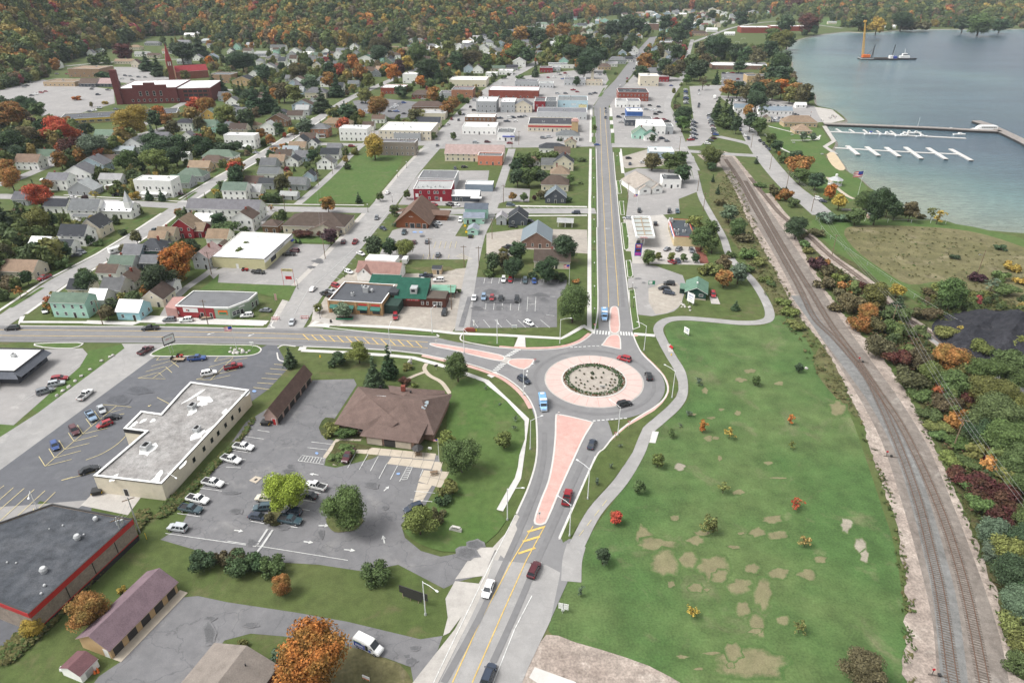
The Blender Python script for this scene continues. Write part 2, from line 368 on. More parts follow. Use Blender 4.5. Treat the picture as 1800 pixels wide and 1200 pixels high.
def island(name,pts,top,k=4,rim=.45,h=.14,rimmat='concrete'):
 w=ring(pts,k);r=inset(w,rim);b=MB();n=len(w)
 for i in range(n):
  j=(i+1)%n
  b.quad((w[i].x,w[i].y,0),(w[j].x,w[j].y,0),(w[j].x,w[j].y,h),(w[i].x,w[i].y,h),0)
  b.quad((w[i].x,w[i].y,h),(w[j].x,w[j].y,h),(r[j].x,r[j].y,h),(r[i].x,r[i].y,h),0)
 b.sheet(r,h-.02,1)
 return struct(b.build(name,[rimmat,top]))
# ================================================================= LARGE STRUCTURE: land, lake, hills, streets
ZL=[.008]
def nz():ZL[0]+=.0006;return ZL[0]
R(0,0,1)
SHORE=[(2600,470),(2200,440),(1950,420),(1800,410),(1760,407),(1700,400),(1662,388),(1615,381),(1570,352),(1530,331),(1510,313),(1488,300),(1478,285),(1468,276),
 (1452,277),(1466,258),(1467,247),(1452,234),(1449,221),(1470,215),(1486,212),(1478,201),(1463,192),(1436,186),(1431,176),(1430,165),(1412,155),(1401,147),(1393,138),(1390,122),
 (1391,108),(1380,101),(1375,95),(1385,82),(1400,71),(1432,62.5),(1465,58),(1490,56),(1520,57.5),(1550,56),(1575,53.5),(1600,52),(1660,51.5),(1720,52),(1800,51),(2000,51),(2700,50)]
sh=smooth_pts([g(*p)for p in SHORE],4)
landring=[Vector((-2600,15,0)),Vector((900,15,0)),Vector((1400,60,0))]+sh+[Vector((4200,2300,0)),Vector((3800,4200,0)),Vector((-3600,4200,0)),Vector((-2600,900,0))]
b=MB();b.sheet(landring,0);struct(b.build('ground','grass'))

b=MB();o1=offset_line(sh,-4.5)
for i in range(len(sh)-1):
 b.quad((sh[i].x,sh[i].y,0),(sh[i+1].x,sh[i+1].y,0),(o1[i+1].x,o1[i+1].y,-2.2),(o1[i].x,o1[i].y,-2.2))
struct(b.build('shore','bank_stone'))

S2=np.array([(p.x,p.y)for p in sh])
xs=np.unique(np.concatenate([np.linspace(60,900,130),np.linspace(900,3800,60)]));ys=np.unique(np.concatenate([np.linspace(150,1000,130),np.linspace(1000,2600,60)]))
X,Y=np.meshgrid(xs,ys);PTS=np.stack([X.ravel(),Y.ravel()],1)
dist=np.full(len(PTS),1e9)
for k in range(0,len(PTS),4000):
 q=PTS[k:k+4000];dist[k:k+4000]=np.sqrt(((q[:,None,:]-S2[None])**2).sum(2)).min(1)

pl=[G(1490,100),G(1560,113),G(1640,124),G(1720,134)];plume=np.zeros(len(PTS))
for a,c in zip(pl[:-1],pl[1:]):
 d=np.array([c.x-a.x,c.y-a.y]);L2=d@d;t=np.clip(((PTS-[a.x,a.y])@d)/L2,0,1)
 plume=np.maximum(plume,np.exp(-(np.hypot(*(PTS-([a.x,a.y]+t[:,None]*d)).T)/50)**2))

shelf=np.exp(-dist/26)*.40+np.exp(-dist/130)*.30
c0=G(1640,345);shelf+=.26*np.exp(-(np.hypot(PTS[:,0]-c0.x,PTS[:,1]-c0.y)/80)**2)
c0=G(1600,160);shelf+=.10*np.exp(-(np.hypot(PTS[:,0]-c0.x,PTS[:,1]-c0.y)/190)**2)
c0=G(1580,250);shelf-=.22*np.exp(-((PTS[:,0]-c0.x)/90)**2-((PTS[:,1]-c0.y)/55)**2)
SHAL=np.clip(shelf+plume*.16+.02,0,1)
nx,ny=len(xs),len(ys);F=[]
for j in range(ny-1):
 for i in range(nx-1):F.append((j*nx+i,j*nx+i+1,(j+1)*nx+i+1,(j+1)*nx+i))
me=bpy.data.meshes.new('lake');me.from_pydata([(x,y,-1.0)for x,y in PTS],[],F)
at=me.attributes.new('shallow','FLOAT','POINT');at.data.foreach_set('value',SHAL.astype(np.float32));me.materials.append(MATS['lake_water'])
struct(put('lake',me))

FOOT=[(-500,190),(-250,168),(-60,150),(0,137),(60,131),(112,110),(160,96),(215,80),(260,64),(340,62),(430,74),(530,84),(625,80),(717,74),(800,74),(847,66),(880,56),(930,46),(975,38),(1075,27),(1250,18),(1400,26),(1500,33),(1800,36),(2100,36),(2600,36)]
fw=[g(*p)for p in FOOT];FAZ=np.array([atan2(p.x,p.y)for p in fw]);FD=np.array([hypot(p.x,p.y)for p in fw])
def hill_h(az,s):
 k=np.interp(az,[-.75,-.35,-.1,.1,.3,.7],[.30,.27,.21,.13,.10,.10])
 s=np.maximum(s,0);return k*s*s/(s+70)*(1+.12*np.sin(az*23+s*.004)+.08*np.sin(az*61))
azs=np.linspace(FAZ[0],FAZ[-1],160);ss=np.concatenate([[-25,-8],np.linspace(0,500,26),np.linspace(530,700,6)])
V=[];
for s in ss:
 for a in azs:
  D=np.interp(a,FAZ,FD)+s;V.append((D*sin(a),D*cos(a),float(hill_h(a,s))-(.6 if s<0 else .0)))
F=[(j*160+i,j*160+i+1,(j+1)*160+i+1,(j+1)*160+i)for j in range(len(ss)-1)for i in range(159)]
me=bpy.data.meshes.new('hills');me.from_pydata(V,[],F);me.materials.append(MATS['scrub_ground']);struct(put('hills',me))
hb=MB();hb.box(-5200,-300,-3.3,5200,6200,250);hz=struct(hb.build('haze',[])if False else put('haze',hb.mesh('haze',[])),'stuff');hm=bpy.data.materials.new('haze');hm.use_nodes=True;ht=hm.node_tree;ht.nodes.clear();ho=ht.nodes.new('ShaderNodeOutputMaterial');hv=ht.nodes.new('ShaderNodeVolumePrincipled');hv.inputs['Color'].default_value=(.80,.89,1,1);hv.inputs['Density'].default_value=.00005;ht.links.new(hv.outputs[0],ho.inputs['Volume']);hz.data.materials.append(hm)

def lawn(pts,mat='lawn',k=0,name='lawn'):return area(name,pts,nz(),mat,k)
lawn([(1172,566),(1200,563),(1300,571),(1345,572),(1362,556),(1395,560),(1440,640),(1490,720),(1520,800),(1550,890),(1572,960),(1590,1080),(1600,1230),(1330,1260),(1130,1190),(965,1110),(1002,1015),(1033,946),(1100,850),(1130,795),(1145,757),(1175,738),(1208,705),(1212,675),(1190,625),(1172,592)],'big_lawn',3)
lawn([(1450,580),(1405,560),(1362,550),(1352,520),(1326,490),(1300,440),(1255,380),(1248,330),(1272,300),(1310,360),(1340,425),(1372,476),(1408,545),(1452,610),(1490,685),(1512,735),(1470,700),(1430,640)],'weeds',3,'weeds')
lawn([(1225,440),(1262,455),(1285,480),(1322,492),(1335,520),(1340,558),(1300,560),(1205,550),(1200,520),(1210,480)],'grass',3)
lawn([(60,722),(53,713),(100,680),(147,630),(157,616),(216,605),(219,612),(160,655),(75,727)],'lawn')
lawn([(600,290),(640,270),(708,274),(704,290),(655,356),(524,358)],'lawn')
lawn([(1420,392),(1500,385),(1662,391),(1800,420),(1900,450),(1900,520),(1655,502),(1600,506),(1700,560),(1690,580),(1610,530),(1510,470)],'lawn',3)
lawn([(1484,405),(1520,396),(1650,400),(1730,412),(1815,440),(1900,470),(1900,560),(1720,520),(1655,495),(1598,500),(1545,470),(1500,435)],'rough_grass',3,'rough_field')
lawn([(1350,222),(1390,215),(1440,225),(1452,240),(1462,258),(1448,272),(1462,290),(1490,303),(1525,330),(1500,352),(1470,360),(1440,335),(1400,290),(1370,255)],'lawn',2)
lawn([(1275,62),(1360,66),(1350,80),(1270,80)],'grass');lawn([(1430,33),(1490,31),(1500,45),(1445,46)],'lawn')
lawn([(1410,430),(1450,500),(1520,585),(1600,680),(1690,880),(1780,1160),(1800,1230),(2300,1300),(2300,620),(1800,560),(1700,600),(1600,540),(1500,460)],'scrub_ground',3,'scrub')
lawn([(0,150),(60,160),(60,175),(0,178)],'weeds');lawn([(345,158),(410,163),(385,182),(330,178)],'lawn')
lawn([(808,247),(815,235),(868,236),(872,247)],'lawn')
def inside_px(p,w):
 c=False;j=len(w)-1
 for i in range(len(w)):
  if(w[i][1]>p[1])!=(w[j][1]>p[1])and p[0]<(w[j][0]-w[i][0])*(p[1]-w[i][1])/(w[j][1]-w[i][1])+w[i][0]:c=not c
  j=i
 return c
LOTPX=[(560,690),(600,690),(575,770),(550,815),(690,860),(700,960),(450,970),(310,940),(440,750)];DRVPX=[(350,1060),(600,1105),(690,1120),(690,1140),(500,1105),(345,1100)];HOLES=[[(568,885),(645,885),(645,945),(568,945)]]
def lot(pts,mat,k=0,name='parking_lot'):return area(name,pts,nz(),mat,k)

lot([(745,262),(1043,258),(1043,186),(1072,146),(1060,118),(885,138),(830,185)],'asphalt_pale',name='pavement')
lot([(1076,256),(1210,262),(1186,200),(1172,176),(1198,138),(1120,126),(1072,178)],'asphalt_pale',name='pavement')
lot([(742,300),(860,300),(855,335),(800,362),(700,360),(726,318)],'asphalt_pale',name='pavement')
lot([(0,158),(75,140),(200,158),(202,182),(110,208),(60,214),(0,190)],'asphalt_pale');lot([(250,118),(200,118),(208,145),(280,150),(300,138)],'asphalt_pale')
lot([(620,178),(660,172),(740,180),(730,205),(690,210),(670,200),(630,200)],'asphalt_lot');lot([(640,232),(700,225),(770,228),(755,256),(640,256)],'asphalt_pale')
lot([(1212,152),(1250,150),(1275,150),(1252,195),(1252,238),(1232,256),(1200,258),(1222,226),(1217,195)],'asphalt_pale')
lot([(1268,128),(1325,128),(1310,150),(1268,150)],'asphalt_lot')
lot([(1262,168),(1345,172),(1432,187),(1450,215),(1390,216),(1340,214),(1300,207),(1285,185)],'asphalt_pale');lot([(1432,188),(1463,193),(1485,211),(1450,219),(1440,205)],'old_concrete',name='quay_deck')
lot([(1085,278),(1140,262),(1180,268),(1185,290),(1100,296),(1092,290)],'gravel',name='gravel_yard');lot([(1250,292),(1225,272),(1262,270),(1300,300)],'dirt',name='dirt_track')
lot([(690,405),(785,377),(822,380),(800,415),(842,418),(822,456),(722,456),(660,462),(678,425)],'asphalt_pale')
lot([(505,428),(582,430),(521,502),(440,500),(382,497),(366,480)],'asphalt_pale')
lot([(855,410),(920,402),(1032,404),(1033,446),(925,438),(905,450),(855,450)],'gravel',name='gravel_yard')
lot([(765,300),(855,302),(852,335),(880,330),(932,332),(930,355),(890,354),(862,362),(795,366)],'asphalt_pale')
lot([(542,573),(560,541),(585,500),(640,462),(712,470),(740,482),(820,470),(828,500),(812,560),(795,583),(770,583),(620,574),(572,569)],'gravel',name='gravel_yard')
lot([(640,470),(720,458),(822,458),(828,470),(790,474),(742,480),(700,482)],'grass',name='lawn');lot([(718,470),(790,468),(800,474),(760,482)],'weeds',name='weeds')
lot([(838,487),(997,492),(994,512),(979,526),(979,575),(817,577),(826,520)],'asphalt_lot')
lot([(838,474),(880,466),(1000,478),(1032,480),(1030,575),(985,590),(830,584),(822,578),(979,577),(981,526),(997,512),(998,490),(838,486)],'grass',name='lawn')
lot([(1111,460),(1200,484),(1201,522),(1192,541),(1172,551),(1122,553),(1117,507),(1105,507),(1104,489),(1114,487)],'asphalt_pale',2);lot([(1140,507),(1190,497),(1200,522),(1190,541),(1152,552)],'gravel',2,'gravel_yard')
lot([(1096,386),(1107,374),(1162,374),(1222,435),(1247,466),(1112,463),(1109,442),(1100,441)],'old_concrete',name='forecourt');lot([(1221,434),(1237,436),(1247,464),(1231,463)],'mulch',name='brick_mulch')
lot([(1097,305),(1120,296),(1215,300),(1226,337),(1193,350),(1195,375),(1100,383),(1105,345)],'asphalt_pale')
lot([(-150,620),(145,612),(154,622),(140,645),(55,720),(0,768),(-150,850)],'asphalt_pale');lot([(-150,745),(-20,744),(37,748),(16,768),(-60,800)],'lawn',name='lawn')
area('side_street',[(-200,940),(-200,850),(0,768),(66,726),(219,612),(214,604),(312,604),(266,631),(0,826)],nz(),'street_pale')
lot([(266,631),(280,627),(430,626),(470,606),(487,607),(508,646),(472,684),(444,704),(436,716),(300,862),(165,868),(160,900),(70,880),(0,965),(-150,1060),(-150,920),(0,826)],'asphalt_dark')
lot([(-150,900),(40,888),(160,878),(60,945),(0,985),(-150,1050)],'asphalt_pale');lot([(164,866),(252,868),(225,905),(142,888)],'old_concrete',name='loading_pad')
lot([(550,668),(622,666),(627,676),(592,730),(568,768),(590,775),(574,800),(570,818),(590,822),(655,806),(684,790),(770,800),(778,830),(762,862),(742,898),(718,905),(705,922),(712,945),(740,968),(775,978),(838,966),(872,965),(856,1008),(805,1022),(780,1034),(700,992),(640,1004),(560,992),(445,985),(350,968),(282,948),(318,925),(345,872),(398,790),(432,742)],'asphalt_lot')
lot([(348,1047),(400,1058),(520,1076),(610,1092),(739,1123),(778,1117),(750,1200),(727,1200),(722,1172),(679,1156),(600,1137),(500,1118),(440,1113),(395,1125),(345,1185),(310,1260),(120,1260),(174,1188),(210,1164),(315,1050)],'asphalt_lot',name='driveway')
lot([(960,1115),(1010,1128),(1100,1155),(1180,1190),(1250,1260),(900,1260),(930,1170)],'dirt',2,'dirt_lot');lot([(940,1172),(1012,1198),(1020,1250),(930,1190)],'concrete',name='slab')
lot([(495,1140),(610,1135),(680,1158),(715,1180),(722,1260),(430,1260),(470,1180)],'rough_grass',2,'lawn')

R(1200,600,2)
for i,(x,y,rx,ry)in enumerate([(315,625,36,14),(260,670,28,14),(335,682,36,14),(105,792,52,36),(130,825,25,20),(45,700,30,16),(18,765,26,30),(200,862,40,22),(45,865,30,18),(285,885,26,60),(265,1000,26,36),(215,940,22,24),(340,812,32,18),(245,797,22,16),(438,820,30,16),(485,765,22,12),(250,1130,115,48),(180,1090,30,30),(352,980,20,14),(90,340,18,9),(205,135,20,7),(235,105,22,7),(340,148,16,7),(575,645,18,22),(625,720,22,26),(640,755,14,20),(-140,680,28,30),(-95,715,60,20),(-10,440,22,14),(545,235,26,22),(-60,780,40,40)]):
 fade_area('dry_patch',x,y,rx*1.25,ry*1.3,nz(),'dry_fade' if i not in(23,24,25,28)else 'dirt_fade')
for i in range(24):
 x,y=random.uniform(-150,360),random.uniform(30,560)
 if i>12:x,y=random.uniform(-60,330),random.uniform(560,1180)
 fade_area('dry_patch',x,y,random.uniform(8,34),random.uniform(4,14),nz(),'dry_fade')
R(0,0,1)
b=MB();b.sheet(ragged(ring([(1258,270),(1290,330),(1318,395),(1348,450),(1398,545),(1450,612),(1488,685),(1518,750),(1544,835),(1574,920),(1594,1050),(1602,1240),(1795,1240),(1762,1075),(1702,920),(1665,835),(1615,730),(1560,640),(1490,562),(1450,507),(1415,445),(1385,394),(1350,347),(1310,297),(1285,270)],3),.45,1.3),nz());struct(b.build('rail_bed','dirt'))
strip('ballast',[(1272,275),(1318,345),(1350,395),(1390,458),(1440,545),(1492,622),(1545,700),(1590,780),(1630,885),(1662,980),(1686,1060),(1702,1130),(1715,1240)],11.5,nz(),'ballast')
strip('ballast',[(1400,520),(1445,580),(1500,652),(1545,715),(1590,800),(1618,885),(1640,965),(1662,1060),(1682,1240)],4.4,nz(),'grey_ballast')
strip('ballast',[(1345,340),(1375,380),(1422,417),(1457,450),(1500,480),(1530,503),(1572,545),(1640,592),(1720,650),(1830,740)],6.5,nz(),'dirt')
strip('service_road',[(1640,590),(1700,625),(1760,660),(1830,700)],7,nz(),'street_pale')

def street(pts,w,mat='street_pale',k=4):return strip('street',pts,w,nz(),mat,k)
street([(-160,660),(-60,604),(15,558),(100,497),(190,447),(262,402),(312,366),(345,344),(395,310),(440,285),(490,255),(562,207),(612,175),(655,155),(725,125),(800,92)],9)
street([(496,584),(545,510),(600,448),(675,360),(722,300),(785,232),(828,186),(875,148),(940,112),(985,88),(1020,70)],13)
street([(-250,352),(-40,345),(112,350),(310,362),(470,367),(640,370),(785,372),(900,371),(1047,371)],9)
street([(455,251),(600,254),(640,254),(782,247),(850,252),(950,254),(1045,256)],8);street([(1075,257),(1130,258),(1190,264),(1260,270),(1330,274)],8)
street([(522,360),(562,326),(590,300),(636,256),(690,225)],4.5);street([(812,582),(826,490),(843,415),(862,376),(885,310),(900,262)],5.2)
street([(268,596),(312,520),(372,475),(430,420),(480,370)],3.5);street([(1303,206),(1325,248),(1350,285),(1385,325),(1412,347),(1448,378)],12)
street([(1222,300),(1207,270),(1190,238),(1175,200),(1176,174),(1198,140),(1207,105),(1217,70)],6)
street([(1262,240),(1325,256),(1345,280)],7);street([(-60,340),(20,318),(90,290),(200,250),(300,222),(400,186),(480,160),(600,130),(700,108),(800,88),(870,62)],8)
street([(100,118),(190,110),(300,105),(420,100),(520,102),(640,115),(700,128)],7);street([(720,100),(800,78),(875,62),(900,48)],7);street([(1045,188),(950,185),(830,187)],8)
street([(460,165),(380,158),(330,178),(260,215),(215,240)],7);street([(1217,75),(1300,46),(1380,38),(1480,50)],8);street([(330,88),(360,75),(400,68)],5)
SQ,KQ=[],[]
front=[(-260,574),(0,572),(250,574),(465,577.5),(520,578),(542,575),(650,584),(762,592),(800,601),(820,604),(877,611),(935,615),(987,612),(1020,602),(1041,586),(1044,668),(943,742),(927,697),(905,675),(875,657),(825,640),(782,631),(740,622),(685,616),(612,612),(527,609),(457,606),(400,604),(0,601),(-260,600)]
area('road',front,nz(),'asphalt_road')
area('road',[(1040,588),(1046,572),(1050.5,537),(1049,420),(1048,305),(1044,187),(1058,165),(1082,140),(1120,90),(1142,66),(1158,64),(1136,95),(1112,130),(1090,160),(1070,187),(1080,305),(1092,420),(1105,537),(1113,588)],nz(),'asphalt_road')
area('road',[(943,740),(943,800),(931,850),(908,903),(880,952),(855,1002),(805,1100),(725,1200),(650,1290),(880,1290),(930,1170),(963,1100),(1000,1017),(1004,947),(983,947),(1017,867),(1047,800),(1062,786),(1040,700)],nz(),'asphalt_road')
area('road_apron',[(908,903),(880,952),(850,1010),(800,1105),(725,1200),(660,1275),(700,1290),(770,1200),(840,1060),(880,975),(913,908)],nz(),'old_concrete')
area('road_apron',[(872,962),(838,962),(800,1018),(850,1012)],nz(),'old_concrete');area('old_road',[(868,984),(960,993),(985,1006),(968,1090),(930,1170),(880,1290),(690,1290),(772,1200),(842,1055)],nz(),'street_pale')
area('road_apron',[(800,1021),(846,1026),(830,1058),(790,1112),(779,1117),(787,1085),(783,1052)],nz(),'old_concrete')
area('road_patch',[(866,962),(905,920),(912,935),(890,985)],nz(),'old_concrete')
area('road',[(1039,584),(1113.5,586),(1129,622),(1152,645),(1044,668)],nz(),'asphalt_road');area('road',[(941,735),(1044,668),(1078,768),(1062,788),(1000,800),(943,770)],nz(),'asphalt_road')
CEN=G(1044,668);
def circle(r,n=72,c=None):c=c or CEN;return[Vector((c.x+r*cos(2*pi*i/n),c.y+r*sin(2*pi*i/n),0))for i in range(n)]
b=MB();b.sheet(circle(21.6),nz());struct(b.build('roundabout_road','asphalt_road'))
b=MB()
for r0,r1,z,m in((15.3,14.8,.10,0),(14.8,10.1,.13,1),(10.1,9.65,.26,2)):
 A,Bq=circle(r0),circle(r1)
 for i in range(72):
  j=(i+1)%72
  b.quad((A[i].x,A[i].y,0),(A[j].x,A[j].y,0),(A[j].x,A[j].y,z),(A[i].x,A[i].y,z),m)
  b.quad((A[i].x,A[i].y,z),(A[j].x,A[j].y,z),(Bq[j].x,Bq[j].y,z),(Bq[i].x,Bq[i].y,z),m)
for i in range(24):
 a=2*pi*i/24;d=Vector((cos(a),sin(a),0));q=Vector((-sin(a),cos(a),0))*.05;u,v=CEN+d*14.78,CEN+d*10.12
 b.quad((u.x-q.x,u.y-q.y,.133),(u.x+q.x,u.y+q.y,.133),(v.x+q.x,v.y+q.y,.133),(v.x-q.x,v.y-q.y,.133),4)
b.sheet(circle(9.66),.2,3);struct(b.build('roundabout_island',['old_concrete','apron_concrete','concrete','stone_mulch','joint']))
strip('bike_path',[(1012,962),(1045,900),(1092,845),(1122,795),(1136,760),(1160,738),(1188,712),(1199,688),(1196,655),(1180,627),(1165,600),(1157,578),(1170,564),(1200,559.5),(1250,563),(1300,567.5),(1338,566),(1353,556),(1345,528),(1320,490),(1285,455),(1270,415),(1245,370),(1232,345),(1224,312),(1215,275)],3.4,nz(),'street_pale',5)
strip('bike_path',[(1004,1022),(1006,985),(1013,958)],4.2,nz(),'street_pale')
def walk(pts,w=1.6,mat='concrete',k=0):return strip('sidewalk',pts,w,nz(),mat,k)
walk([(568,570),(690,575),(770,582.5),(800,586),(880,589),(988,595),(1026,573)],1.7);walk([(1036,578),(1036,540),(1036,470),(1036.5,380),(1037.5,300),(1038,262)],1.6);walk([(1038,250),(1039,190)],1.8);walk([(1024,572),(1044,583)],1.7)
area('sidewalk',[(911,592),(923,593),(924,612),(903,611)],nz(),'concrete')
walk([(150,566),(236,569),(250,564),(465,570)],2.6);walk([(40,556),(36,566),(70,566),(236,567)],1.6);walk([(240,564),(262,558),(350,563),(470,567)],3);walk([(564,562),(546,572),(580,572)],3);walk([(560,540),(556,560),(600,570)],3.6,'old_concrete')
walk([(530,616),(612,620),(687,625),(727,629),(775,642),(822,658),(855,670),(925,737),(916,800),(910,840),(878,897)],1.75);walk([(860,662),(874,655)],2.2);walk([(530,616),(533,610)],2.4)
walk([(1114,587),(1151,590)],1.9);walk([(750,639),(746,648),(755,660),(776,672),(791,692)],1.3,'tan_concrete',4);walk([(746,654),(730,660),(712,668)],1.2,'tan_concrete',3)
for s in(-1,1):
 walk([(20+s*28-2,552),(98+s*24,497+s*1),(190+s*21,447),(262+s*19,402),(300+s*16,375)],1.3);walk([(330+s*15,350),(395+s*13,310),(440+s*12,285),(490+s*11,255),(562+s*10,207)],1.3)
walk([(480,566),(514,505),(574,446),(640,375)],2.4,'old_concrete');walk([(663,352),(706,300),(742,262)],2.2,'old_concrete');walk([(112,343),(310,354),(470,359),(640,361)],1.2);walk([(320,370),(470,374)],1.2);walk([(890,362),(1032,364)],2.2);walk([(860,380),(1032,379)],1.6)
walk([(1095,305),(1090,262)],2);walk([(1078,250),(1073,190)],2.4);walk([(1350,222),(1390,232),(1440,246),(1432,238)],1.6,'concrete',2);walk([(1345,236),(1375,262),(1395,270)],1.6,'concrete',2);walk([(1390,247),(1432,246),(1442,238)],1.4,'concrete',2);walk([(1455,312),(1470,330),(1490,345),(1502,350)],2.4,'tan_concrete',2);walk([(1449,222),(1466,248),(1450,258),(1469,271)],3.2,'old_concrete')
area('beach',[(1453,272),(1466,268),(1478,284),(1486,297),(1476,300),(1462,290)],nz(),'sand',2)
area('pad',[(1172,605),(1179,605),(1184,619),(1175,619)],nz(),'old_concrete');area('pad',[(1147,758),(1158,759),(1152,779),(1141,778)],nz(),'concrete');area('pad',[(1247,521),(1261,522),(1266,535),(1250,534)],nz(),'old_concrete')

def raised(pts,top,**kw):return island('traffic_island',pts,top,**kw)
raised([(1071.5,582),(1072,547),(1075,540),(1080,538.5),(1085,540),(1088,547),(1089.5,582)],'pink_concrete',k=3,h=.15);raised([(1071,590),(1089,590),(1092,611),(1089,614),(1070,610),(1057,607),(1060,603)],'pink_concrete',k=3,h=.15)
raised([(755,606),(762,603),(800,608.5),(850,617.5),(886,626),(880,635),(840,627),(800,617),(770,611)],'pink_concrete',k=3,h=.15);raised([(900,631),(933,631),(939,635),(923,650),(893,640)],'pink_concrete',k=3,h=.15)
area('crossing_pad',[(887,627),(899,630),(892,640),(881,636)],nz(),'old_concrete');area('crossing_pad',[(1071,583),(1089,583),(1089,589),(1071,589)],nz(),'old_concrete')
raised([(976,732),(981,728),(1008,733),(1040,741),(1042,745),(1028,768),(1012,802),(988,855),(964,912),(957,921),(946,923),(938,915),(950,878),(963,845),(971,805),(975,765)],'pink_concrete',k=3,h=.15)
raised([(263,624),(285,611),(312,604.5),(380,605.5),(440,606.5),(456,610),(460,616),(450,623),(425,626.5),(350,626.5),(290,627)],'lawn',k=3);raised([(60,604),(138,602),(145,606),(125,613),(75,611)],'lawn',k=2)
for pts in([(1092,392),(1101,392),(1106,420),(1106,436),(1102,440),(1097,438)],[(1088,354),(1096,354),(1098,378),(1091,378)],[(1083,318),(1090,318),(1093,340),(1086,341)],[(1100,458),(1109,458),(1113,484),(1110,488),(1103,487)],[(1105,510),(1116,508),(1121,552),(1125,575),(1112,580),(1107,545)]):
 raised(pts,'lawn',k=0,rim=.3)
for(x0,x1,y0,y1)in((1040,1047,205,234),(1040,1047,241,251),(1040,1046,262,275),(1040,1047,282,298),(1040,1047,303,338),(1039,1047,344,365),(1039.5,1047,385,405),(1039.5,1047,417,429),(1040,1048,441,578),(1074,1080,234,252),(1072,1078,219,227),(1071,1077,205,212),(1082,1089,275,291),(1081,1090,262,268)):
 area('verge',[(x0,y0),(x1,y0),(x1+(y1-y0)*.03,y1),(x0,y1)],nz(),'lawn')
for(x0,y0,x1,y1)in((1064,142,1072,150),(1056,155,1062,162),(1051,163,1060,170)):area('verge',[(x0,y0+8),(x0+5,y0),(x1+2,y0),(x1-3,y1)],nz(),'lawn')

for a,c in(((52,535),(105,500)),((120,480),(160,456)),((176,446),(202,430)),((207,425),(226,415)),((240,402),(256,394)),((268,385),(300,372))):strip('verge',[(a[0]-34,a[1]+6),(c[0]-30,c[1]+6)],1.7,nz(),'lawn',0)
for a,c in(((355,323),(372,311)),((375,308),(415,280)),((325,352),(345,338)),((372,334),(392,318)),((400,316),(425,296)),((440,262),(470,240)),((520,250),(545,228))):strip('verge',[a,c],1.8,nz(),'lawn',0)
strip('verge',[(262,571.5),(350,573),(446,575)],1.5,nz(),'lawn',0);strip('verge',[(569,577),(690,583),(766,588)],1.6,nz(),'lawn',0)
lawn([(365,500),(385,482),(383,497),(521,503),(508,530),(440,512),(350,510)],'lawn');lawn([(510,418),(565,416),(580,428),(512,427)],'lawn');lawn([(840,590),(905,593),(903,610),(880,608),(825,601),(815,592)],'lawn');lawn([(925,594),(985,598),(1024,580),(1034,584),(1015,598),(985,608),(925,611)],'lawn')
lawn([(1115,592),(1152,594),(1160,612),(1178,640),(1192,672),(1188,698),(1160,726),(1130,752),(1112,795),(1080,840),(1035,892),(1002,946),(986,944),(1018,867),(1048,800),(1066,783),(1102,750),(1150,722),(1172,698),(1176,680),(1168,660),(1150,640),(1126,616)],'grass',2)
lawn([(820,664),(855,676),(922,740),(913,800),(905,840),(873,895),(890,915),(850,958),(800,970),(760,965),(720,945),(710,922),(745,900),(790,830),(782,790),(790,700),(800,680)],'lawn',2)

kerb([(812,588),(809,594),(815,600),(850,607),(877,611),(935,615),(987,612),(1020,602),(1041,586),(1047,572),(1051,537),(1050,470),(1049,400)]);kerb([(1113,588),(1118,602),(1129,622),(1150,643),(1166,661),(1174,682),(1168,700),(1150,716),(1125,731),(1100,748),(1078,768),(1062,788),(1048,802),(1018,868),(983,948)])
kerb([(740,622),(782,631),(825,640),(875,657),(905,675),(927,697),(939,720),(943,742),(943.5,800),(931,850),(908,903)]);kerb([(533,609),(612,612),(685,616),(740,622)]);kerb([(250,574),(465,577.5),(476,572),(487,552)]);kerb([(545,572),(650,584),(762,592),(768,588)]);kerb([(488,612),(498,607),(520,609)]);kerb([(487,620),(490,632),(500,636)])
kerb([(36,566),(33,572),(48,573),(150,574),(250,574)],name='kerb');kerb([(1051,400),(1048,262)],0);kerb([(1107,540),(1092,418),(1081,305),(1078,268)],0)
strip('pink_apron',[(878,608.5),(935,612),(987,609),(1018,599.5),(1036,586)],1.2,.01,'pink_concrete',4,.1);strip('pink_apron',[(1117,588),(1122,602),(1133,621),(1154,642),(1170,660),(1178,682),(1172,701),(1153,718),(1128,733),(1103,750),(1081,771),(1066,790)],1.3,.01,'pink_concrete',4,.1);strip('pink_apron',[(742,625),(782,634),(822,643),(872,660),(900,677),(921,698),(933,718)],1.25,.01,'pink_concrete',4,.1)

def paint(name,lines,mat,w=.16,k=0):
 b=MB();z=nz()+.003
 for ln in lines:strip_mb(b,line(ln,k),w,z)
 return struct(b.build(name,mat))
def dashes(a,c,n,frac=.5):
 return[[(a[0]+(c[0]-a[0])*i/n,a[1]+(c[1]-a[1])*i/n),(a[0]+(c[0]-a[0])*(i+frac)/n,a[1]+(c[1]-a[1])*(i+frac)/n)]for i in range(n)]
paint('road_lines',[[(-200,591),(0,590),(300,592.5),(450,594),(533,596)],[(-200,580),(0,580),(300,582.5),(450,585.5),(533,588)],[(531,588),(650,594),(752,602)],[(533,596),(650,604),(752,612)],[(1058,305),(1064,420),(1069,510),(1070,540)],[(1071,305),(1078,420),(1085,500),(1087,538)],[(1055,190),(1058,305)],[(1062,190),(1071,305)],[(937,925),(900,986),(845,1090),(795,1200)],[(958,924),(925,985),(880,1085),(830,1200)]],'paint_yellow',.2)
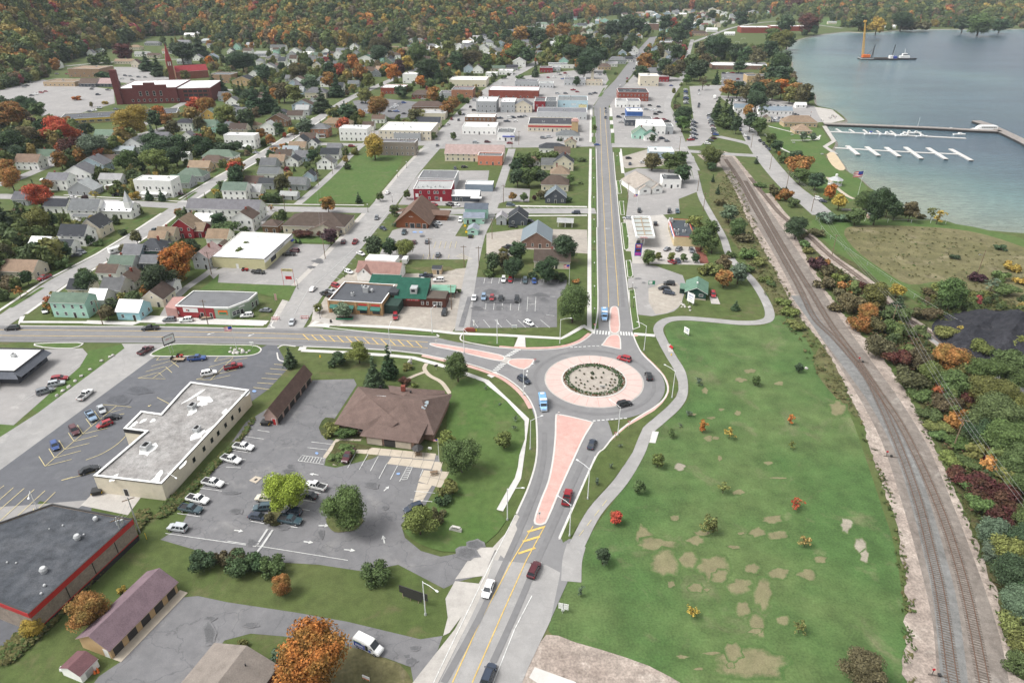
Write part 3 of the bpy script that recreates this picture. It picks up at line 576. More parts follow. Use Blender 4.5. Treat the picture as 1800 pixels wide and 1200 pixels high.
R(0,0,1);flat_mat('road_wear',(.176,.174,.176),.85,.2,amp=.12,s=.4);paint('road_wear',[[(-200,596),(0,595.5),(300,598),(450,599.5),(620,606),(740,616)],[(-200,576),(0,576),(300,578),(450,581),(640,587),(760,597)],[(1055,540),(1054,420),(1052,305),(1049,190)],[(1095,540),(1086,420),(1075,305),(1066,190)],[(957,760),(956,800),(946,850),(925,905),(890,985),(840,1090),(780,1200)],[(1030,800),(1002,860),(970,930),(945,985),(905,1080),(850,1200)]],'road_wear',1.3,3);b=MB();A,Bq=circle(18.9),circle(17.8);z=nz()+.002;[b.quad((A[i].x,A[i].y,z),(A[(i+1)%72].x,A[(i+1)%72].y,z),(Bq[(i+1)%72].x,Bq[(i+1)%72].y,z),(Bq[i].x,Bq[i].y,z))for i in range(72)];struct(b.build('road_wear','road_wear'))
R(400,550,4);paint('hatching',[[(x,y),(x+45,y+42)]for x,y in zip(range(528,1340,61),np.linspace(150,200,14))],'paint_yellow',.3)
R(0,0,1);paint('hatching',[[(927,935),(957,926)],[(919,952),(949,943)],[(911,973),(941,963)]],'paint_yellow',.55)
paint('road_lines',[[(906,905),(862,992),(800,1120),(762,1200)],[(982,945),(1017,867),(1046,802)],[(935,1047),(905,1105),(867,1200)]],'paint_white',.16)
paint('crosswalk',[[(1045+i*5.2,580.5+i*.45),(1044+i*5.2,587+i*.45)]for i in range(6)]+[[(1091+i*4.8,583+i*.3),(1092+i*4.8,589.5+i*.3)]for i in range(5)]+[[(905-i*3.6,615+i*2.2),(915-i*3.6,615.5+i*2.2)]for i in range(6)]+[[(879-i*3.1,639+i*2.8),(889-i*3.1,640.5+i*2.8)]for i in range(6)],'paint_white',.55)
paint('yield_line',dashes((1002,611),(1056,608),7,.62)+dashes((1042,740),(1105,735),8,.6)+dashes((927,651),(922,684),5,.5),'paint_white',.4)
def arrows(lst,mat='paint_white',k=1.0):
 b=MB();z=nz()+.003
 for(x,y,dx,dy)in lst:
  a,c=g(x,y),g(x+dx,y+dy);d=(c-a);L=d.length;d.normalize();n=Vector((-d.y,d.x,0))
  def q(u,v):p=a+d*(u*L)+n*v;return(p.x,p.y,z)
  b.poly([q(0,-.14),q(.6,-.14),q(.6,.14),q(0,.14)]);b.poly([q(.55,-.5),q(1,0),q(.55,.5)])
 return struct(b.build('painted_arrow',mat))
arrows([(560,924,20,0),(534,952,17,2),(605,966,20,2),(412,932,16,2),(676,955,-3,-14),(675,863,9,-8),(566,900,8,-10),(483,833,-10,8),(377,585,-14,4),(447,587,-12,5),(1072,402,-9,0),(560,835,-16,-2)],'paint_white')
arrows([(165,826,-14,6),(266,712,-6,3)],'paint_pale_yellow')

R(0,550,4);paint('parking_lines',[[(318,1078),(640,800),(820,655)],[(318,1078),(275,1010)],[(318,1078),(505,1030)],[(385,1020),(345,955)],[(385,1020),(570,970)],[(455,960),(415,897)],[(455,960),(630,917)],[(522,905),(482,845)],[(522,905),(690,862)],[(585,852),(545,790)],[(585,852),(755,810)],[(645,800),(605,745)],[(705,750),(665,692)],[(760,703),(725,645),(925,663),(780,700)],[(835,715),(875,710)],
 [(970,460),(1165,465),(1115,420)],[(970,460),(1110,420)],[(1075,460),(1300,235+70)],[(1025,415),(1160,378)],[(1165,380),(1210,422)],[(1205,340),(1258,382)],[(1065,377),(1200,340)],[(1100,335),(1205,318)],[(1100,335),(1125,308)],[(1380,468),(1480,472),(1620,440)],[(1380,468),(1530,430),(1665,400)],[(1480,472),(1640,316)],[(1470,383),(1640,335),(1740,318)],[(1507,342),(1640,312)],[(1507,342),(1535,312)],[(1105,595),(1190,640)],[(435,1178),(670,1118)]],'paint_pale_yellow',.17)
paint('parking_lines',[[(605,1035),(720,990),(830,920),(915,835)]],'paint_pale_yellow',.17,4)
R(400,550,4);paint('parking_lines',[[(328,362),(430,370)],[(298,393),(418,403)],[(268,427),(385,435)],[(240,460),(352,467)],[(210,492),(322,500)],[(182,525),(295,540)]],'paint_pale_yellow',.2)
R(0,840,3.333);paint('parking_lines',[[(25,45),(-60,110)],[(80,57),(-20,145)],[(142,62),(-10,195)],[(202,68),(-10,262)],[(265,75),(55,268)],[(325,84),(125,278),(215,230)],[(200,180),(160,268)],[(150,250),(230,180)],[(360,15),(425,-5)]],'paint_pale_yellow',.17)

R(400,550,4);paint('parking_lines',[[(590,908),(735,925)],[(563,948),(702,963)],[(898,990),(845,1090)],[(988,995),(927,1102)],[(1060,1010),(1005,1112)],[(1120,1060),(1065,1165)],[(1195,1075),(1145,1172)],[(495,1040),(525,1003),(680,1022),(675,1065),(495,1040)],[(115,868),(255,888)],[(212,825),(295,838)],[(35,965),(165,985)],[(105,1030),(130,1033)],[(-10,1085),(95,1090)],[(1300,1085),(1262,1170),(1210,1185),(1265,1080),(1300,1085)],[(1375,1100),(1352,1155)]]+[[(522+i*20,1006+i*2.2),(500+i*20,1040+i*3)]for i in range(1,8)]+[[(1258-i*7,1092+i*13),(1292-i*5.5,1096+i*12)]for i in range(7)],'paint_white',.15)
R(400,840,3.333);paint('parking_lines',[[(0,370),(705,483)],[(135,253),(215,268)],[(290,275),(412,292)],[(395,122),(515,142)],[(430,182),(482,192)],[(510,85),(545,92)],[(1095,78),(1215,90)],[(1072,127),(1200,140)]],'paint_white',.15);paint('old_crosswalk',[[(265,305),(205,395),(150,465)],[(235,300),(175,390)]],'paint_worn',.5)
R(0,840,3.333);paint('parking_lines',[[(970,325),(1500,402)],[(1040,208),(1175,228)],[(1172,60),(1300,78)],[(1290,30),(1340,35)]],'paint_white',.15)
R(750,300,4);paint('parking_lines',[[(320+i*80,1050),(362+i*84,1105)]for i in range(7)]+[[(418,920),(415,975)],[(476,920),(470,980)],[(535,915),(530,975)],[(595,915),(587,985)],[(655,900),(645,985)],[(712,890),(705,990)],[(770,860),(762,990)],[(305,955),(415,972)],[(840,1015),(900,1022)],[(840,885),(905,888)],[(715,940),(765,940)]]+[[(410+i*52,755),(402+i*52,795)]for i in range(11)],'paint_white',.15)
paint('parking_lines',[[(66+i*36,500),(50+i*37,548)]for i in range(5)]+[[(-20+i*36,590),(-30+i*36,625)]for i in range(4)]+[[(160,590),(150,620)],[(225,590),(300,630)],[(210,600),(280,635)],[(240,585),(320,625)]],'paint_pale_yellow',.16)
paint('parking_lines',[[(700+i*45,255),(730+i*45,272)]for i in range(8)],'paint_worn',.16)
R(400,300,4);paint('parking_lines',[[(700+i*28,775-i*33),(760+i*29,800-i*36)]for i in range(14)],'paint_worn',.18);paint('road_lines',[[(470,1010),(560,850),(740,690),(900,540),(1050,380),(1200,210),(1370,60)]],'paint_worn',.16)
R(0,0,1);paint('road_lines',[[(0,660),(15,650)],[(0,672),(25,655)],[(40,705),(62,692)],[(70,690),(95,672)],[(118,655),(137,645)],[(125,648),(145,638)]],'paint_worn',.15)
paint('path_line',dashes((1018,942),(1072,872),4,.6),'paint_pale_yellow',.14)
def pads(lst,mat,name='patch'):
 for(x,y,rx,ry)in lst:
  if mat=='asphalt_patch':fade_area(name,x,y,rx*1.35,ry*1.5,nz(),'stain_pale' if y<520 and x>1100 or mat=='x' else 'stain_fade')
  else:area(name,[(x+rx*cos(a)*random.uniform(.75,1.15),y+ry*sin(a)*random.uniform(.75,1.15))for a in np.linspace(0,2*pi,10)[:-1]],nz(),mat,3)
pads([(728,1139,8,3.2),(722,1162,9,6),(716,1154,5,2.5),(368,1113,8,16),(965,501,13,3),(950,519,14,3),(956,527,7,3),(822,972,16,9),(835,957,14,6),(862,513,10,3.4),(877,540,6,3),(838,541,8,2.5),(1122,490,6,1),(1131,497,3,1),(1117,506,3,1),(944,636,4,1.8),(742,415,4,1.5),(560,460,8,3),(548,470,5,2)],'asphalt_patch')
area('patch',[(845,522),(905,528),(903,534),(852,533)],nz(),'asphalt_patch');area('patch',[(822,522),(830,522),(815,575),(806,575)],nz(),'asphalt_lot')
[fade_area('patch',x,y,rx,ry,nz(),'stain_dark')for x,y,rx,ry in((212,702,22,9),(248,686,22,8))]
pads([(557,797,3,2),(700,833,3.5,2),(729,408.5,4,1.5),(740,408.5,4,1.5),(447,688,4,2)],'paint_blue','painted_badge')
area('drain_pad',[(438,845),(449,837),(461,840),(450,850)],nz(),'tan_concrete');area('drain_grate',[(446,844),(451,841),(454,843),(449,845.5)],nz(),'liner')
area('flower_bed',[(575,812),(590,778),(602,774),(655,786),(648,790),(606,790),(592,818)],nz(),'scrub_ground',0);area('flower_bed',[(566,740),(585,735),(640,765),(630,772),(565,765)],nz(),'scrub_ground',2)
pads([(605,915,30,24)],'weeds','planter_bed');pads([(485,905,16,20)],'scrub_ground','planter_bed')
for i in range(30):
 x,y=random.uniform(400,700),random.uniform(770,980)
 if i>15:x,y=random.uniform(350,690),random.uniform(1065,1110)+0
 if any(inside_px((x,y),q)for q in HOLES)or not inside_px((x,y),LOTPX if i<16 else DRVPX):continue
 fade_area('patch',x,y,random.uniform(5,16),random.uniform(3,9),nz(),'stain_fade')

fc=empty('paved_forecourt',(*g(728,800).xy,0));fc['kind']='structure'
def slab(q):
 w=ring(q);w=inset(w,.05);b=MB();o=fc.location
 b.prism([(p.x-o.x,p.y-o.y)for p in w],0,.06+random.uniform(0,.006));b.build('paving_slab','tan_concrete',fc)
def slabs(q,nx_,ny_):
 (a,b_,c,d)=[Vector(p)for p in q]
 for i in range(nx_):
  for j in range(ny_):
   f=lambda u,v:tuple((a*(1-u)+b_*u)*(1-v)+(d*(1-u)+c*u)*v)
   slab([f(i/nx_,j/ny_),f((i+1)/nx_,j/ny_),f((i+1)/nx_,(j+1)/ny_),f(i/nx_,(j+1)/ny_)])
slabs([(630,784),(767,797),(764,809),(624,796)],7,1);slabs([(688,803),(764,810),(758,825),(680,815)],4,1);slabs([(764,811),(779,812),(774,828),(759,826)],1,1)
slabs([(745,826),(792,829),(783,860),(735,846)],3,2);slabs([(590,771),(598,772),(573,806),(567,803)],1,3);slabs([(607,786),(613,786),(592,818),(584,817)],1,3);slabs([(598,770),(636,771),(634,775),(596,774)],3,1);slabs([(735,848),(760,852),(742,882),(722,898)],1,4)
# ================================================================= BUILDINGS
WC={k:hexc(v)for k,v in dict(w='#f1f0ec',g='#a9acae',g2='#85898c',b='#a9b9c4',b2='#8794a0',t='#c2ab8c',c='#d6cdb9',c2='#b79e78',m='#a9d0c0',n='#7a5c46',n2='#9a8068',n3='#8b6f63',r='#8c2c33',r2='#8a4a3d',r3='#a5755c',y='#c9a55c',e='#8fa08b',e2='#3e5a4d',d='#4c5158',l='#c4c6c7',bl='#3d62a0',pb='#b9d3dc',coral='#d98a70',taupe='#8b8177',lb='#a3cfd6').items()}
RC={k:hexc(v)for k,v in dict(g='#6f7072',d='#45474b',n='#5d514a',t='#8b7967',e='#6a7a6c',e2='#4d6a5e',r='#66403c',w='#e0e0de',l='#9fa09f',b='#76818a',n2='#64544b',pink='#a08c88').items()}
CN=dict(w='white',g='grey',g2='slate grey',b='pale blue',b2='blue-grey',t='tan',c='cream',c2='buff stone',m='mint green',n='brown',n2='tan brick',n3='brown brick',r='red',r2='red brick',r3='orange brick',y='mustard',e='sage green',e2='dark green',d='charcoal',l='light grey',bl='blue',pb='pale blue',coral='coral',taupe='taupe',lb='light blue')
RN=dict(g='grey',d='charcoal',n='brown',t='tan',e='green',e2='dark green',r='dark red',w='white',l='pale grey',b='blue-grey',n2='rust brown',pink='faded pink')
def mk_window(w,h,name='window',bars=True,frame='trim_white'):
 key=('win',w,h,bars,frame)
 if key not in CACHE:
  b=MB();f=.1
  b.box(-w/2-f,-.05,-h/2-f,w/2+f,.0,-h/2,0);b.box(-w/2-f,-.05,h/2,w/2+f,0,h/2+f,0)
  b.box(-w/2-f,-.05,-h/2,-w/2,0,h/2,0);b.box(w/2,-.05,-h/2,w/2+f,0,h/2,0)
  if bars:b.box(-w/2,-.04,-.04,w/2,0,.04,0)
  b.quad((-w/2,-.012,-h/2),(w/2,-.012,-h/2),(w/2,-.012,h/2),(-w/2,-.012,h/2),1)
  CACHE[key]=b.mesh('window',[frame,'glass'])
 return CACHE[key]
CACHE={}
def mk_door(w,h,mat='dark_door'):
 key=('door',w,h,mat)
 if key not in CACHE:
  b=MB();b.box(-w/2-.1,-.04,0,-w/2,0,h+.1,0);b.box(w/2,-.04,0,w/2+.1,0,h+.1,0);b.box(-w/2,-.04,h,w/2,0,h+.1,0)
  b.quad((-w/2,-.02,0),(w/2,-.02,0),(w/2,-.02,h),(-w/2,-.02,h),1);CACHE[key]=b.mesh('door',['trim_white',mat])
 return CACHE[key]
class Bld:
 """footprint frame: origin at the middle of the front wall, x along it, y back into the building"""
 def __init__(s,name,p0,p1,depth,label,cat,group=None,auto=False):
  a,c=Vector((p0[0],p0[1])),Vector((p1[0],p1[1]));d=c-a
  s.W=d.length;s.D=depth;s.root=empty(name,((a.x+c.x)/2,(a.y+c.y)/2,0),atan2(d.y,d.x));tag(s.root,label,cat,group,auto)
  mc=s.root.matrix_basis
  s.ax=radians(0)
 def face(s,f,u,z):
  if f=='f':return(u,-.004,z),0
  if f=='r':return(s.W/2+.004,u,z),pi/2
  if f=='l':return(-s.W/2-.004,s.D-u,z),-pi/2
  return(-u,s.D+.004,z),pi
 def win(s,f,u,z,w=.95,h=1.3,bars=True,frame='trim_white',y=0):
  l,r=s.face(f,u,z);return put('window',mk_window(w,h,bars=bars,frame=frame),s.root,None,(l[0],l[1]+y,l[2]),r)
 def door(s,f,u,w=1.0,h=2.1,mat='dark_door',name='door'):
  l,r=s.face(f,u,0);return put(name,mk_door(w,h,mat),s.root,None,l,r)
 def wall(s,h,col,mat='siding',rise=0,ridge=None,x0=None,x1=None,y0=0,y1=None,z0=0):
  x0=-s.W/2 if x0 is None else x0;x1=s.W/2 if x1 is None else x1;y1=s.D if y1 is None else y1
  b=MB();b.box(x0,y0,z0,x1,y1,h)
  if ridge=='x':
   m=(y0+y1)/2
   for x in(x0,x1):b.poly([(x,y0,h),(x,y1,h),(x,m,h+rise)])
  if ridge=='y':
   m=(x0+x1)/2
   for y in(y0,y1):b.poly([(x0,y,h),(x1,y,h),(m,y,h+rise)])
  return b.build('wall',mat,s.root,col)
 def roof(s,h,rise,kind,col,ov=.45,mat='shingle',x0=None,x1=None,y0=0,y1=None,name='roof',th=.16,fascia='trim_white'):
  x0=(-s.W/2 if x0 is None else x0);x1=(s.W/2 if x1 is None else x1);y1=s.D if y1 is None else y1
  b=MB();e=ov
  if kind in 'xy':
   if kind=='x':run=(y1-y0)/2
   else:run=(x1-x0)/2
   sl=rise/run;zl=h-sl*e
   if kind=='x':
    m=(y0+y1)/2
    secs=[[(y0-e,zl),(m,h+rise),(y1+e,zl)]]
    pt=lambda k,q,z:(k,q,z);ks=(x0-e*.7,x1+e*.7)
   else:
    m=(x0+x1)/2;secs=[[(x0-e,zl),(m,h+rise),(x1+e,zl)]]
    pt=lambda k,q,z:(q,k,z);ks=(y0-e*.7,y1+e*.7)
   (qa,za),(qm,zm),(qb,zb)=secs[0]
   for(q1,z1,q2,z2)in((qa,za,qm,zm),(qb,zb,qm,zm)):
    b.quad(pt(ks[0],q1,z1+th),pt(ks[1],q1,z1+th),pt(ks[1],q2,z2+th),pt(ks[0],q2,z2+th),0)
    b.quad(pt(ks[0],q1,z1),pt(ks[1],q1,z1),pt(ks[1],q2,z2),pt(ks[0],q2,z2),1)
    b.quad(pt(ks[0],q1,z1),pt(ks[1],q1,z1),pt(ks[1],q1,z1+th),pt(ks[0],q1,z1+th),1)
    for k in ks:b.quad(pt(k,q1,z1),pt(k,q2,z2),pt(k,q2,z2+th),pt(k,q1,z1+th),1)
  elif kind=='h':
   X0,X1,Y0,Y1=x0-e,x1+e,y0-e,y1+e;w,d=X1-X0,Y1-Y0
   if w>=d:r0,r1=(X0+d/2,(Y0+Y1)/2),(X1-d/2,(Y0+Y1)/2)
   else:r0,r1=((X0+X1)/2,Y0+w/2),((X0+X1)/2,Y1-w/2)
   z0=h+th;z1=h+rise+th;A,B_,C_,D_=(X0,Y0,z0),(X1,Y0,z0),(X1,Y1,z0),(X0,Y1,z0);r0,r1=(*r0,z1),(*r1,z1)
   if w>=d:
    b.quad(A,B_,r1,r0);b.poly([B_,C_,r1]);b.quad(C_,D_,r0,r1);b.poly([D_,A,r0])
   else:
    b.poly([A,B_,r0]);b.quad(B_,C_,r1,r0);b.poly([C_,D_,r1]);b.quad(D_,A,r0,r1)
   b.box(X0,Y0,h-.02,X1,Y1,z0-.003,1)
  return b.build(name,[mat,fascia],s.root,col)
 def flat(s,h,col,par=.5,mat='flat_roof',coping='trim_white',x0=None,x1=None,y0=0,y1=None,pw=.3):
  x0=(-s.W/2 if x0 is None else x0);x1=(s.W/2 if x1 is None else x1);y1=s.D if y1 is None else y1
  b=MB();b.box(x0+pw,y0+pw,h-par-.2,x1-pw,y1-pw,h-par);r=b.build('roof',mat,s.root,col)
  b=MB()
  e=.06
  b.box(x0-e,y0-e,h-.0,x1+e,y0+pw,h+.1);b.box(x0-e,y1-pw,h,x1+e,y1+e,h+.1)
  b.box(x0-e,y0+pw,h,x0+pw,y1-pw,h+.1);b.box(x1-pw,y0+pw,h,x1+e,y1-pw,h+.1)
  b.build('coping',coping,s.root);return r
 def shell(s,h,col,mat='siding',par=.5,x0=None,x1=None,y0=0,y1=None,pw=.3):
  x0=(-s.W/2 if x0 is None else x0);x1=(s.W/2 if x1 is None else x1);y1=s.D if y1 is None else y1
  b=MB();b.box(x0,y0,0,x1,y0+pw,h);b.box(x0,y1-pw,0,x1,y1,h);b.box(x0,y0+pw,0,x0+pw,y1-pw,h);b.box(x1-pw,y0+pw,0,x1,y1-pw,h)
  return b.build('wall',mat,s.root,col)
 def add(s,b,name,mats,col=None,parent=None,loc=None,rotz=0):return b.build(name,mats,parent or s.root,col,False,loc,rotz)
 def unit(s,x,y,z,w=1.6,d=1.2,h=1.1):
  b=MB();b.box(x-w/2,y-d/2,z,x+w/2,y+d/2,z+h,0);b.box(x-w/2-.05,y-d/2-.05,z+h,x+w/2+.05,y+d/2+.05,z+h+.08,0)
  b.tube((x,y,z+h+.08),(x,y,z+h+.22),w*.28,n=10,m=1);return b.build('rooftop_unit',['galvanised','black'],s.root)
 def vent(s,x,y,z,r=.35,h=.8):
  b=MB();b.tube((x,y,z),(x,y,z+h*.6),r*.6,n=9);b.tube((x,y,z+h*.55),(x,y,z+h),r,r*.7,n=9);return b.build('roof_vent','galvanised',s.root)
def lettering(parent,text,size,loc,rot,mat,extrude=.015,name='lettering'):
 c=bpy.data.curves.new(name,'FONT');c.body=text;c.size=size;c.extrude=extrude;c.align_x='CENTER';c.align_y='CENTER';c.resolution_u=2
 c.materials.append(MATS[mat]);t=bpy.data.objects.new(name,c);COL.objects.link(t);dg=bpy.context.evaluated_depsgraph_get();me=bpy.data.meshes.new_from_object(t.evaluated_get(dg));bpy.data.objects.remove(t);o=put(name,me,parent,None,loc);o.rotation_euler=rot;return o
HOUSES=[]
def small_marks(parent,n,width,h,loc,rot,mat,gap=None):
 """lettering too far away to read: a row of letter-sized strokes"""
 rnd=random.Random(n*31+int(width*10));b=MB();p=width/n
 for k in range(n):
  if gap and k in gap:continue
  x=-width/2+(k+.5)*p;w=p*.36;t=p*.13
  b.box(x-w,-.02,-h/2,x-w+t,.0,h/2)
  if rnd.random()<.6:b.box(x+w-t,-.02,-h/2,x+w,0,h/2)
  for z in(-h/2,-.06*h,h/2-.16*h):
   if rnd.random()<.7:b.box(x-w+t,-.02,z,x+w-(t if rnd.random()<.5 else 0),0,z+.16*h)
 return b.build('lettering',mat,parent,None,False,loc,rot)
def house(x,y,w,d=8,st=1,rf='x',wc='w',rc='g',porch=0,rot=None,label=None,cat=None,name=None,detail=None,chim=0,rise=None):
 px,py=P(x,y);wpx=w/REG[2];m=mpp(py);c=GH(px,py);m*=c.y/G(px,py).y;Wm=wpx*m;a=GRID if rot is None else rot
 dv=Vector((cos(a),sin(a)));p0=Vector((c.x,c.y))-dv*Wm/2;p1=Vector((c.x,c.y))+dv*Wm/2
 rnd=random.Random(int(px*7+py*131));d=d*1.55 if rf=='f' and py<258 and d<30 else d;det=(py>175 and Wm<60)if detail is None else detail
 shape={'x':'gabled','y':'gable-fronted','h':'hip-roofed','f':'flat-roofed'}[rf];big=Wm*d>330 or(rf=='f' and Wm>12)
 size='two-storey ' if st>=1.75 else ''
 kind=name or('commercial_building' if(rf=='f' or big)else('garage' if Wm<7.0 and st==1 else 'house'))
 noun=kind.replace('commercial_','')
 B_=Bld(kind,p0,p1,d,label or f'{CN[wc]} {size}{shape} {noun}, {RN[rc]} roof',cat or noun,None,label is None);B_.root['px']=(px,py)
 B_.root.location.z=max(0,c.z-.4)
 h=(3.0*st if st!=1 else 3.5)if st>=1 else 2.5
 if rf=='f':h=4.7*st
 elif st==1.5:h=5.0
 elif st==2:h=6.2
 f1,f2=rnd.uniform(.92,1.05),rnd.uniform(.78,1.15);wcol=tuple(v*f1 for v in WC[wc]);rcol=tuple(v*f2*rnd.uniform(.97,1.03)for v in RC[rc])
 brick=wc in('r2','r3','n2','n3','c2')
 if rf=='f':
  B_.shell(h,wcol,'brickwork' if brick else 'siding');B_.flat(h,rcol,.5)
  for k in range(rnd.randint(1,3)):B_.unit(rnd.uniform(-.35,.35)*B_.W,rnd.uniform(.3,.75)*d,h-.5,rnd.uniform(1.2,2.2),1.2,.9)
 else:
  run=(d if rf=='x' else B_.W)/2
  if rf=='h':run=min(d,B_.W)/2
  rs=rise or min(run*rnd.uniform(.62,.82),4.4)
  if st==1.5:rs=min(run*.85,4.4)
  B_.wall(h,wcol,'brickwork' if brick else 'siding',rs,rf if rf in 'xy' else None)
  r=B_.roof(h,rs,rf,rcol,mat='metal_roof' if rc in('w','b')else 'shingle')
  if chim or(kind=='house' and rnd.random()<.3):
   cb=MB();cx,cy=(rnd.uniform(-.25,.25)*B_.W,d*.55)if rf!='y' else(rnd.uniform(.4,1),d*.6)
   cb.box(cx-.35,cy-.35,h+rs*.5,cx+.35,cy+.35,h+rs+.8);cb.box(cx-.42,cy-.42,h+rs+.8,cx+.42,cy+.42,h+rs+.92);cb.build('chimney','brick_red',r)
 if kind=='garage':
  B_.add(rect_panel(2.6 if B_.W>4 else 2,2.1),'garage_door','trim_white',None,None,(0,-.05,0))
 elif det:
  ns=max(1,int(round(st+.2)))if rf!='f' else max(1,int(round(st)))
  for si in range(ns):
   z=1.55+si*(2.9 if rf!='f' else 3.7)
   if si>=st-.3 and rf!='f':
    if rf=='y':B_.win('f',-.8,z+.1);B_.win('f',.8,z+.1)
    elif rf=='x':
     B_.win('r',d/2,z+.1)
    continue
   n=max(1,int(B_.W/3.3));
   for k in range(n):
    u=(k+.5)/n*B_.W-B_.W/2
    if si==0 and k==n//2:B_.door('f',u)
    else:B_.win('f',u,z)
   n=max(1,int(d/3.6))if d<24 else 5
   for k in range(n):
    u=(k+.5)/n*d
    if B_.root.location.x<40:B_.win('r',u,z)
    else:B_.win('l',u,z)
  if rf=='y' and rf!='f' and st==1:B_.win('f',0,h+.5,.6,.7,False)
 elif py>60:
  n=max(2,min(7,int(B_.W/3.5)))
  for k in range(n):B_.win('f',(k+.5)/n*B_.W-B_.W/2,1.5 if st<1.7 else 1.5+2.8*(k%2),1.1,1.3,False)
 if porch:
  b=MB();pw=B_.W*.7;b.quad((-pw/2,-2.2,2.3),(pw/2,-2.2,2.3),(pw/2,0,2.85),(-pw/2,0,2.85),0);b.box(-pw/2,-2.2,2.12,pw/2,-2.08,2.3,1)
  for k in range(3):xk=(k-1)*(pw/2-.15);b.box(xk-.07,-2.1,0,xk+.07,-1.96,2.15,1)
  b.box(-pw/2,-2.2,0,pw/2,-.01,.3,1);B_.add(b,'porch',['shingle','trim_white'],rcol)
 HOUSES.append(B_.root);return B_
def rect_panel(w,h,n=4):
 b=MB()
 for k in range(n):b.box(-w/2,-.03,h*k/n+.02,w/2,.04,h*(k+1)/n-.02)
 return b
def garage_door(B_,f,u,w,h,mat,n=4,parent=None,z=0):
 l,r=B_.face(f,u,z);b=rect_panel(w,h,n);return b.build('garage_door',mat,parent or B_.root,None,False,l,r)

R(0,0,1)
def corners(a,c):return G(*a),G(*c)

def prismbuild(name,pts,h,label,cat,wallc,wallmat,roofmat,roofcol,par=.4,coping='trim_white',pw=.5,cw=.35):
 """footprint ring in ground coordinates"""
 c=sum((Vector((p.x,p.y))for p in pts),Vector((0,0)))/len(pts);root=empty(name,(c.x,c.y,0));tag(root,label,cat)
 w=[Vector((p.x-c.x,p.y-c.y,0))for p in pts]
 if sum(w[i].x*w[(i+1)%len(w)].y-w[(i+1)%len(w)].x*w[i].y for i in range(len(w)))<0:w=w[::-1]
 i1=inset(w,.3);b=MB();n=len(w)
 for i in range(n):
  j=(i+1)%n;b.quad((w[i].x,w[i].y,0),(w[j].x,w[j].y,0),(w[j].x,w[j].y,h),(w[i].x,w[i].y,h));b.quad((i1[i].x,i1[i].y,h-par),(i1[j].x,i1[j].y,h-par),(i1[j].x,i1[j].y,h),(i1[i].x,i1[i].y,h))
 b.build('wall',wallmat,root,wallc)
 b=MB();b.sheet(i1,h-par);b.build('roof',roofmat,root,roofcol)
 o,ii=inset(w,-.06),inset(w,cw);b=MB()
 for i in range(n):
  j=(i+1)%n
  b.quad((o[i].x,o[i].y,h+.1),(o[j].x,o[j].y,h+.1),(ii[j].x,ii[j].y,h+.1),(ii[i].x,ii[i].y,h+.1));b.quad((o[i].x,o[i].y,h),(o[j].x,o[j].y,h),(o[j].x,o[j].y,h+.1),(o[i].x,o[i].y,h+.1));b.quad((ii[i].x,ii[i].y,h-.1),(ii[j].x,ii[j].y,h-.1),(ii[j].x,ii[j].y,h+.1),(ii[i].x,ii[i].y,h+.1))
 b.build('coping',coping,root);return root,c,w
HS=5.2
tops=[(164,836),(284,850),(438,685),(335,671),(319,687),(283,727),(248,722),(217,753),(256,758)]
pts=[G(x,y,HS)for x,y in tops];root,c,w=prismbuild('flat_roofed_shop',pts,HS,'cream flat-roofed shop building with stained grey roof and white patches along its edges','building',WC['c'],'wall','worn_roof',(1,1,1),.35,'trim_white',cw=.55)
a,e=pts[1]-Vector((c.x,c.y,0)),pts[2]-Vector((c.x,c.y,0));dd=(e-a);L=dd.length;dn=dd.normalized();ang=atan2(dn.y,dn.x)
for t in(.30,.41,.50,.575,.665,.75,.845):
 p=a+dn*(L*t);o=put('window',mk_window(.9,1.2,bars=False,frame='ironwork'),root,None,(p.x+dn.y*.006,p.y-dn.x*.006,2.6),ang)
b=MB();b.box(0,-.14,0,L,-.005,.22);b.build('roof_edge','ironwork',root,None,False,(a.x,a.y,HS-.14),ang)
f0,f1=pts[0]-Vector((c.x,c.y,0)),a;fd=f1-f0;FL=fd.length;fa=atan2(fd.y,fd.x)
b=MB();b.box(0,-.14,0,FL,-.005,.22);b.build('roof_edge','ironwork',root,None,False,(f0.x,f0.y,HS-.14),fa)
q=f0+fd*.42;put('door',mk_door(1.1,2.1),root,None,(q.x,q.y-.01,0),fa)
for(x,y,s)in((338,715,1),(346,755,.9),(257,786,1.1)):
 p=G(x,y,HS);b=MB();b.box(-1.1*s,-.8*s,0,1.1*s,.8*s,1.2*s);b.box(-.7*s,-.5*s,1.2*s,.7*s,.5*s,1.35*s,1);b.tube((-.3,0,1.35*s),(-.3,0,1.5*s),.3,n=10,m=1);b.tube((.4,0,1.35*s),(.4,0,1.5*s),.3,n=10,m=1)
 b.build('rooftop_unit',['galvanised','black'],root,None,False,(p.x-c.x,p.y-c.y,HS-.35),ang)
rnd=random.Random(4)
def patch(x,y,rx,ry,k):
 p=G(x,y,HS);b=MB();b.sheet([(rx*cos(q)*rnd.uniform(.5,1.15),ry*sin(q)*rnd.uniform(.5,1.15))for q in np.linspace(0,2*pi,14)[:-1]],0);b.build('roof_patch','trim_white',root,None,False,(p.x-c.x,p.y-c.y,HS-.345+k*.004),ang+rnd.uniform(-.4,.4))
for k,s in enumerate([(258,788,3.2,2.2),(348,762,2.6,1.6),(358,700,1.6,3.0),(355,707,2.2,1.6),(350,688,2.6,.5),(340,695,4,.45),(337,722,2,1.2),(230,745,2.4,1.2),(268,737,1.2,.7),(252,737,1.3,.6),(275,838,3,1.1),(200,838,1.6,.9),(395,722,1.6,.7),(372,750,2.2,.7),(430,692,2,.9),(320,815,1.8,.6)]):patch(*s,k)

